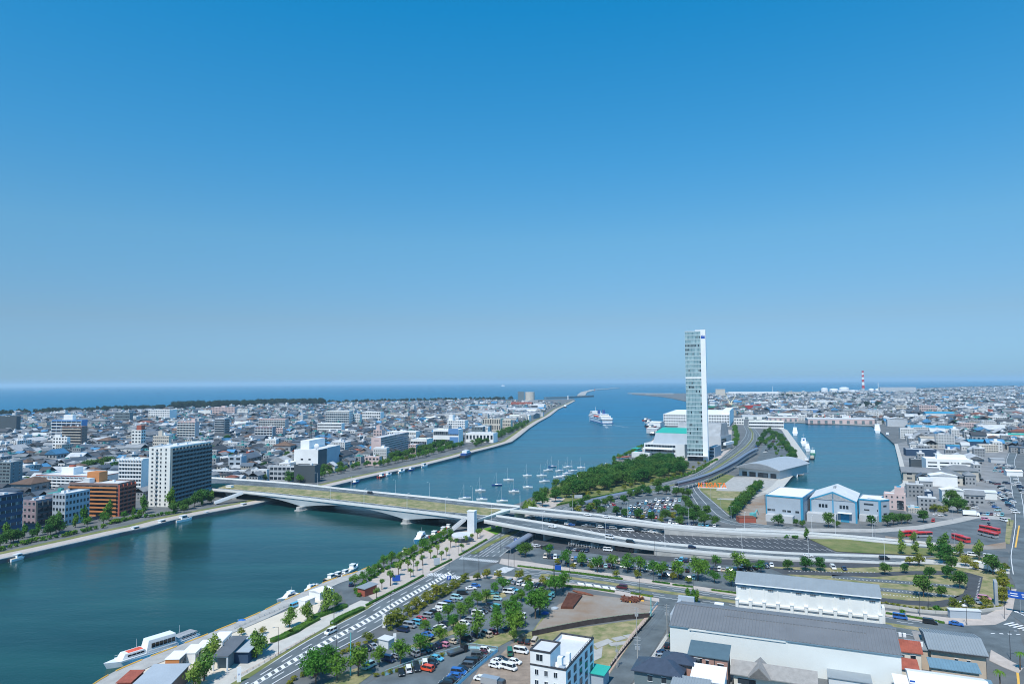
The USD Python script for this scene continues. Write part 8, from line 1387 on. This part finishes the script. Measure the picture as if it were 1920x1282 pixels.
st = Thing('stairway', 'pale stair ramp descending to the left quay', 'stairs', (0, 0, 0)); a_ = G(455, 924, 6.2); e_ = G(402, 943, 1.0)
for k in range(20):
    p = a_ + (e_ - a_) * k / 20; q = a_ + (e_ - a_) * (k + 1) / 20; dd = (q - p)[:2] / np.linalg.norm((q - p)[:2]); nn = np.array([-dd[1], dd[0]]) * 1.6; s_ = MB(); s_.loft([np.array([(*(p[:2] - nn), q[2]), (*(p[:2] + nn), q[2]), (*(p[:2] + nn), q[2] - .5), (*(p[:2] - nn), q[2] - .5)]), np.array([(*(q[:2] - nn), q[2]), (*(q[:2] + nn), q[2]), (*(q[:2] + nn), q[2] - .5), (*(q[:2] - nn), q[2] - .5)])]); st.part('step', s_, 'bridge_concrete')
for s_ in (-1, 1): w = MB(); w.loft([np.array([(*(p[:2] + nn * s_), p[2] - .6), (*(p[:2] + nn * s_ * 1.12), p[2] - .6), (*(p[:2] + nn * s_ * 1.12), p[2] + 1.1), (*(p[:2] + nn * s_), p[2] + 1.1)]) for p in (a_, e_)]); st.part('side_wall', w, 'roof_white')
# ---- covered walkways
plain('canopy_grey', (.17, .20, .26), .4, .5)
def canopy(label, px, w, h0, z=0.0, wall=None):
    l = smooth_line([G(x, y, z) for x, y in px], 3.0, 2.0); t = Thing('covered_walkway', label, 'walkway', (0, 0, 0)); n_ = 7; rings = []
    prof = [(math.cos(q) * w / 2, math.sin(q) * w * .3) for q in np.linspace(0, PI, n_)]
    tt = np.gradient(l[:, :2], axis=0); tt /= np.linalg.norm(tt, axis=1, keepdims=True)
    for p, q in zip(l, tt):
        r_ = np.array([q[1], -q[0]]); rings.append(np.array([(*(p[:2] + r_ * a), z + h0 + b_) for a, b_ in prof] + [(*(p[:2] + r_ * a * .94), z + h0 + b_ - .12) for a, b_ in prof[::-1]]))
    nseg = max(1, len(l) // 3)
    for k in range(nseg): t.part('roof_panel', MB().loft(rings[k * 3:min(len(rings), k * 3 + 4)]), 'canopy_grey')
    for p, q in list(zip(l, tt))[::2]:
        r_ = np.array([q[1], -q[0]])
        for s_ in (-1, 1): c_ = p[:2] + r_ * s_ * w * .46; t.part('post', MB().tube((*c_, 0), (*c_, z + h0), .09, .09, 5), 'grey_metal')
    if z > 1: 
        f = MB(); f.loft([np.array([(*(p[:2] + np.array([q[1], -q[0]]) * w * .46), z), (*(p[:2] - np.array([q[1], -q[0]]) * w * .46), z), (*(p[:2] - np.array([q[1], -q[0]]) * w * .46), z - .7), (*(p[:2] + np.array([q[1], -q[0]]) * w * .46), z - .7)]) for p, q in zip(l, tt)]); t.part('floor', f, 'bridge_concrete')
        for s_ in (-1, 1): f = MB(); f.loft([np.array([(*(p[:2] + np.array([q[1], -q[0]]) * w * .46 * s_), z), (*(p[:2] + np.array([q[1], -q[0]]) * w * .49 * s_), z), (*(p[:2] + np.array([q[1], -q[0]]) * w * .49 * s_), z + 1.3), (*(p[:2] + np.array([q[1], -q[0]]) * w * .46 * s_), z + 1.3)]) for p, q in zip(l, tt)]); t.part('side_panel', f, 'wall_purple')
canopy('arched grey roofed walkway passing under the near viaduct', [(951, 1038), (965, 1030), (985, 1017), (1003, 1006)], 4.2, 2.6); canopy('long grey roofed walkway beside the boulevard behind the far viaduct', [(1095, 951), (1120, 943), (1150, 936), (1180, 930), (1210, 924)], 4.2, 2.8)
canopy('raised grey roofed footbridge curving towards the tower', [(1268, 911), (1300, 903), (1330, 893), (1352, 883), (1378, 869), (1400, 854), (1420, 843)], 3.4, 2.2, 4.2)
# ---- fences, walls, retaining edges
def fence(label, px, h, m_post, m_rail, step=2.2, base=None, z0=0.0, mesh=None, cat='fence'):
    l = resample([list(G(x, y)[:2]) + [0] for x, y in px], step); t = Thing('fence', label, cat, (0, 0, 0))
    for p in l: t.part('post', MB().box(p[0] - .06, p[0] + .06, p[1] - .06, p[1] + .06, z0, z0 + h), m_post)
    for p, q in zip(l[:-1], l[1:]):
        d = (q - p)[:2] / np.linalg.norm((q - p)[:2]); n_ = np.array([-d[1], d[0]]) * .05
        for z in (h * .5, h - .05): t.part('rail', MB().tube((*p[:2], z0 + z), (*q[:2], z0 + z), .04, .04, 4), m_rail)
        if base: t.part('panel', MB().loft([np.array([(*(r_[:2] - n_), z0), (*(r_[:2] + n_), z0), (*(r_[:2] + n_), z0 + base), (*(r_[:2] - n_), z0 + base)]) for r_ in (p, q)]), m_rail if mesh is None else mesh)
    return t
plain('fence_blue', (.34, .58, .68), .5, .4); plain('fence_green', (.10, .30, .17), .6, .3); mat('fence_dark', (.055, .045, .045), rough=.9, vary=.3, scale=.5)
fence('pale blue fence around the small car park, rear side', [(722, 1266), (776, 1246), (831, 1229), (884, 1214), (932, 1221)], 1.6, 'fence_green', 'fence_blue', 2.4, .6); fence('pale blue fence around the small car park, right side', [(933, 1221), (895, 1252), (846, 1296)], 1.6, 'fence_blue', 'fence_blue', 2.4, 1.0)
fence('dark board fence with green netting below the vacant lot', [(1218, 1157.5), (1173, 1161), (1102, 1171), (1050, 1181), (998, 1192)], 1.9, 'fence_dark', 'fence_green', 2.0, 1.7, mesh='fence_dark'); fence('dark fence along the left side of the side street', [(1222, 1158), (1196, 1187), (1160, 1232), (1125, 1280)], 1.5, 'fence_dark', 'fence_green', 2.2, .9, mesh='fence_dark'); fence('pale blue guard rail beside the vacant lot corner', [(1233, 1132), (1222, 1146), (1216, 1156)], 1.3, 'fence_blue', 'white_metal', 1.5, .7, mesh='wall_palegrey')
fence('white railing under the near viaduct', [(1066, 1022), (1100, 1026), (1135, 1030)], 1.5, 'white_metal', 'white_metal', 1.5); fence('grey railing along the quay of the plaza', [(440, 1180), (490, 1158), (541, 1137)], 1.0, 'grey_metal', 'grey_metal', 2.5); fence('orange topped railing along the lower walkway', [(440, 1273), (500, 1240), (560, 1206), (590, 1189)], .8, 'grey_metal', 'orange_paint', 2.5)
# low bollard edging of the lawn lanes
bl = Thing('lane_edging', 'row of white wheel stops along the looping lane', 'kerb'); 
for (x0, y0), (x1, y1), n_ in (((1560, 1083), (1800, 1099), 34), ((1560, 1098), (1790, 1117), 34), ((1600, 1108), (1720, 1120), 20), ((1838, 1085), (1829, 1126), 16), ((1480, 1071), (1640, 1073), 24)):
    for i in range(n_): q = G(x0 + (x1 - x0) * i / (n_ - 1), y0 + (y1 - y0) * i / (n_ - 1)); bl.part('wheel_stop', MB().box(-.28, .28, -.08, .08, 0, .16, .3 + i, (q[0], q[1], .05)), 'white_paint')
w = Thing('retaining_wall', 'low pale wall along the pavement below the lawn', 'wall'); l = resample([list(G(x, y)[:2]) + [0] for x, y in ((1655, 1137), (1720, 1147), (1770, 1151), (1812, 1151), (1880, 1142))], 6.0)
for p, q in zip(l[:-1], l[1:]): d = (q - p)[:2] / np.linalg.norm((q - p)[:2]); n_ = np.array([-d[1], d[0]]) * .15; w.part('wall_section', MB().loft([np.array([(*(r_[:2] - n_), -.2), (*(r_[:2] + n_), -.2), (*(r_[:2] + n_), 1.1), (*(r_[:2] - n_), 1.1)]) for r_ in (p + np.array([*(d * .03), 0]), q - np.array([*(d * .03), 0]))]), 'pale_concrete')
# clipped hedges along the streets
def hedge(label, px, w_=1.4, h_=.9, m_='leaf_green'):
    l = resample([list(G(x, y)[:2]) + [0] for x, y in px], .55); r_ = np.random.default_rng(int(px[0][0])); bl_ = [(p[0], p[1], h_ * .5, w_ * .5, w_ * .5, h_ * .55) for p in l]; core = MB().prism(LineString([p[:2] for p in l]).buffer(w_ * .36), .05, h_ * .72)
    t = Thing('hedge', label, 'hedge'); t.part('foliage', leaf_cloud(bl_, min(4500, len(l) * 26), .34, r_), m_); t.part('core', core, 'leaf_dark')
hedge('clipped hedge between promenade and boulevard, lower length', [(688, 1135), (720, 1118), (760, 1098), (793, 1080)]); hedge('clipped hedge between promenade and boulevard, by the crossing', [(808, 1069), (830, 1058), (846, 1050)]); hedge('clipped hedge between promenade and boulevard, upper length', [(862, 1041), (885, 1028), (912, 1012)])
hedge('clipped hedge along the cross street, left length', [(972, 1062), (1040, 1070), (1100, 1077), (1166, 1086)]); hedge('clipped hedge along the cross street, second length', [(1225, 1091), (1254, 1095)]); hedge('clipped hedge along the cross street, third length', [(1263, 1097), (1297, 1101)]); hedge('clipped hedge along the cross street, before the tall warehouse', [(1336, 1107), (1382, 1113)]); hedge('clipped hedge on the near side of the cross street', [(1060, 1099), (1110, 1104), (1150, 1110)], 1.6, 1.0, 'leaf_yellow'); hedge('short hedge before the vacant lot corner', [(1185, 1113), (1222, 1119)], 1.6, .9, 'leaf_yellow')
hedge('clipped hedge beside the blue van', [(1664, 1151), (1700, 1156), (1768, 1168)]); hedge('long clipped hedge curving beside the boulevard below the grove', [(1045, 947), (1100, 935), (1150, 926), (1190, 917)], 1.6, 1.1); hedge('clipped hedge on the verge before the arched hall', [(1235, 906), (1270, 897), (1305, 886), (1330, 871)], 1.6, 1.1); hedge('bushy hedge beside the riverside walkway', [(625, 1170), (640, 1160), (655, 1153), (678, 1143)], 3.2, 1.5); hedge('bushy planting along the plaza edge, upper', [(590, 1158), (612, 1150), (645, 1138)], 4.0, 1.3); hedge('bushy planting along the plaza edge, middle', [(548, 1186), (570, 1174), (592, 1162)], 4.0, 1.3); hedge('bushy planting along the plaza edge, lower', [(514, 1201), (530, 1195), (545, 1187)], 3.6, 1.3)
# ---- vacant lot: rusty steel
mat('rust', (.17, .065, .04), rough=.9, vary=.35, scale=1.5)
st = Thing('steel_stack', 'stack of rusty brown steel beams on the vacant lot', 'steel beams'); a0, a1, b0, b1 = G(1052, 1141), G(1074, 1141.5), G(1066, 1114), G(1092, 1118)
for i in range(13):
    for j in range(2):
        t_ = (i + .3 * j) / 12.5; p, q = a0 + (a1 - a0) * t_, b0 + (b1 - b0) * t_; z = .05 + j * .55; d = (q - p)[:2] / np.linalg.norm((q - p)[:2]); n_ = np.array([-d[1], d[0]]) * .11; st.part('beam', MB().loft([np.array([(*(r_[:2] - n_), z), (*(r_[:2] + n_), z), (*(r_[:2] + n_), z + .42), (*(r_[:2] - n_), z + .42)]) for r_ in (p, q)]), 'rust')
st = Thing('scrap_heap', 'heap of rusty scrap steel pieces at the back of the vacant lot', 'scrap'); r_ = random.Random(6)
for i in range(60): q = G(r_.uniform(1168, 1205), r_.uniform(1122, 1129)); a = r_.uniform(0, 3); st.part('piece', MB().box(-r_.uniform(.5, 1.6), r_.uniform(.5, 1.6), -.2, .2, 0, r_.uniform(.2, .5), a, (q[0], q[1], r_.uniform(0, 1.1))), 'rust' if r_.random() < .93 else 'yellow_paint')
st = Thing('steel_stack', 'low row of rusty pipes at the back left of the vacant lot', 'steel pipes')
for i in range(8): p, q = G(1074 + i * 1.5, 1108 + i * .6), G(1098 + i * 2, 1112 + i * .7); st.part('pipe', MB().tube(p + [0, 0, .3], q + [0, 0, .3], .28, .28, 7), 'rust')
for px, c_, lab in (((1022, 1150), 'sign_blue', 'blue tarpaulin bundle under the big car park tree'), ((1040, 1141), 'wall_lightblue', 'pale blue tarpaulin bundle near the steel stack')):
    d = trimesh.creation.icosphere(2, 1.0); v = d.vertices; d.vertices = v * [1.4, 1.1, .9] * (1 + .25 * (meshkit.noise(v * 2.1, 3)[:, None] - .5)); t = Thing('tarpaulin', lab, 'tarpaulin', G(*px)); t.part('sheet', MB().tm(d), c_)
    t.part('rope', MB().box(-1.45, 1.45, -.04, .04, .55, .62), 'sign_white')
# ---- riverside sheds, pavilion, containers on the plaza
b = house('open pavilion with a dark slate roof on the plaza', (430, 1225), 4.2, 3.6, 11, 'wall_slate', 'slate_roof', 'mono', rise=.9, h=2, over=.7, name='pavilion', cat='pavilion', short='the plaza pavilion')
for x, y in ((-2.2, -.4), (-2.2, 3.8)): wood(b, 'post', 'wall_palegrey', x - .2, x + .2, y - .2, y + .2, 0, 4.0)
wood(b, 'beam', 'wall_palegrey', -2.4, -2.0, -.6, 4.0, 4.0, 4.3); wood(b, 'porch_roof', 'slate_roof', -2.6, -.72, -.7, 4.3, 4.3, 4.5)
house('pavilion wing with a pale blue metal roof on the plaza', (465, 1221), 3.6, 4.2, 13, 'wall_navy', 'wall_lightblue', 'mono', rise=.2, h=2, over=.6, name='pavilion', cat='pavilion')
for i, (p, lu, lv, wl_, lab) in enumerate([((336, 1235.5), 4.1, 6, 'orange', 'white roofed kiosk with an orange brown front on the plaza'), ((366, 1224), 4.0, 6.5, 'white', 'white container kiosk right of the orange fronted one'), ((388, 1214), 3.6, 6, 'white', 'white container kiosk, third in the plaza row'), ((417, 1202), 4.0, 8, 'white', 'white container kiosk, last in the plaza row')]):
    b = house(lab, p, 3.2, lu, lv, 'wall_' + wl_, 'roof_white', 'mono', rise=.12, h=-2, over=.15, name='kiosk', cat='kiosk')
    if wl_ == 'orange': b.t.part('side_cladding', MB().box(0, lv, -.06, 0, 0, 3.0), 'wall_slate')
    for k_ in range(3): b.t.part('window', MB().box(lv * (.15 + .28 * k_), lv * (.32 + .28 * k_), -.1, -.02, 1.0, 2.4), 'window_glass')
house('large pale blue roofed shed at the bottom left of the plaza', (317, 1283), 4.2, 9.5, 12, 'wall_brown', 'wall_lightblue', 'mono', rise=.5, h=-2, over=.5, name='shed', cat='shed'); house('small red brown roofed shed at the bottom left quay', (245, 1279), 4.0, 3.6, 7, 'wall_redbrown', 'roof_rust', 'mono', rise=.3, h=-2, over=.3, name='shed', cat='shed')
house('maroon kiosk with a pale slanted roof at the promenade end', (684, 1104), 3.0, 4.2, 6.5, 'wall_redbrown', 'light_roof', 'mono', rise=.4, h=35, over=.5, name='kiosk', cat='kiosk'); house('white utility box building beside the willow', (572, 1127), 2.6, 4, 5, 'wall_white', 'roof_white', 'mono', rise=.1, h=30, over=.1, name='kiosk', cat='kiosk'); house('white tent store behind the plaza trees', (600, 1112), 2.8, 6, 7, 'wall_white', 'roof_white', 'gable', 'V', .6, h=30, over=.1, name='tent', cat='tent')
house('grey car park toll booths at the boulevard gate', (728, 1201), 2.6, 4, 3, 'wall_palegrey', 'roof_pale', 'mono', rise=.1, h=30, over=.3, name='toll_booth', cat='booth'); house('small teal roofed hut beside the white office', (1131, 1265), 3.6, 4, 5, 'wall_lightblue', 'roof_teal', 'mono', rise=.3, h=26, name='hut', cat='hut'); house('small sign shelter with blue panels at the street corner', (1839, 1146), 2.8, 10, 2, 'wall_lightblue', 'roof_pale', 'mono', rise=.1, h=10, over=.2, name='shelter', cat='shelter')
# blue tarpaulin and small heaps at the water's edge, people left out: none can be made out
for px, lab in (((454, 1163), 'small bright blue tarpaulin at the quay edge'),): t = Thing('tarpaulin', lab, 'tarpaulin', G(*px)); d = trimesh.creation.icosphere(1, 1.0); d.vertices = d.vertices * [1.6, 1.0, .7]; t.part('sheet', MB().tm(d), 'car_blue'); t.part('rope', MB().box(-1.65, 1.65, -.04, .04, .3, .4), 'sign_white')
# rusty plant by the hangars
t = Thing('scrap_container', 'dark red containers and scrap beside the hangars', 'container', G(1402, 978)); t.part('container', MB().box(-6, 4, -3, 3, 0, 3.0), 'wall_redbrown'); t.part('lid', MB().box(-6.1, 4.1, -3.1, 3.1, 3.0, 3.2), 'rust')
t = Thing('digger', 'teal excavator beside the dark red containers', 'excavator', G(1412, 972), .6); t.part('cab', MB().box(-1.5, 1.5, -1.4, 1.4, 1.2, 3.6), 'teal_metal'); t.part('track', MB().box(-2, 2, -1.7, -1, 0, 1.2), 'dark_metal'); t.part('track', MB().box(-2, 2, 1, 1.7, 0, 1.2), 'dark_metal'); t.part('boom', MB().tube((1.2, 0, 2.5), (4, 0, 5), .35, .3, 5), 'teal_metal'); t.part('dipper', MB().tube((4, 0, 5), (6, 0, 1.5), .3, .2, 5), 'teal_metal')
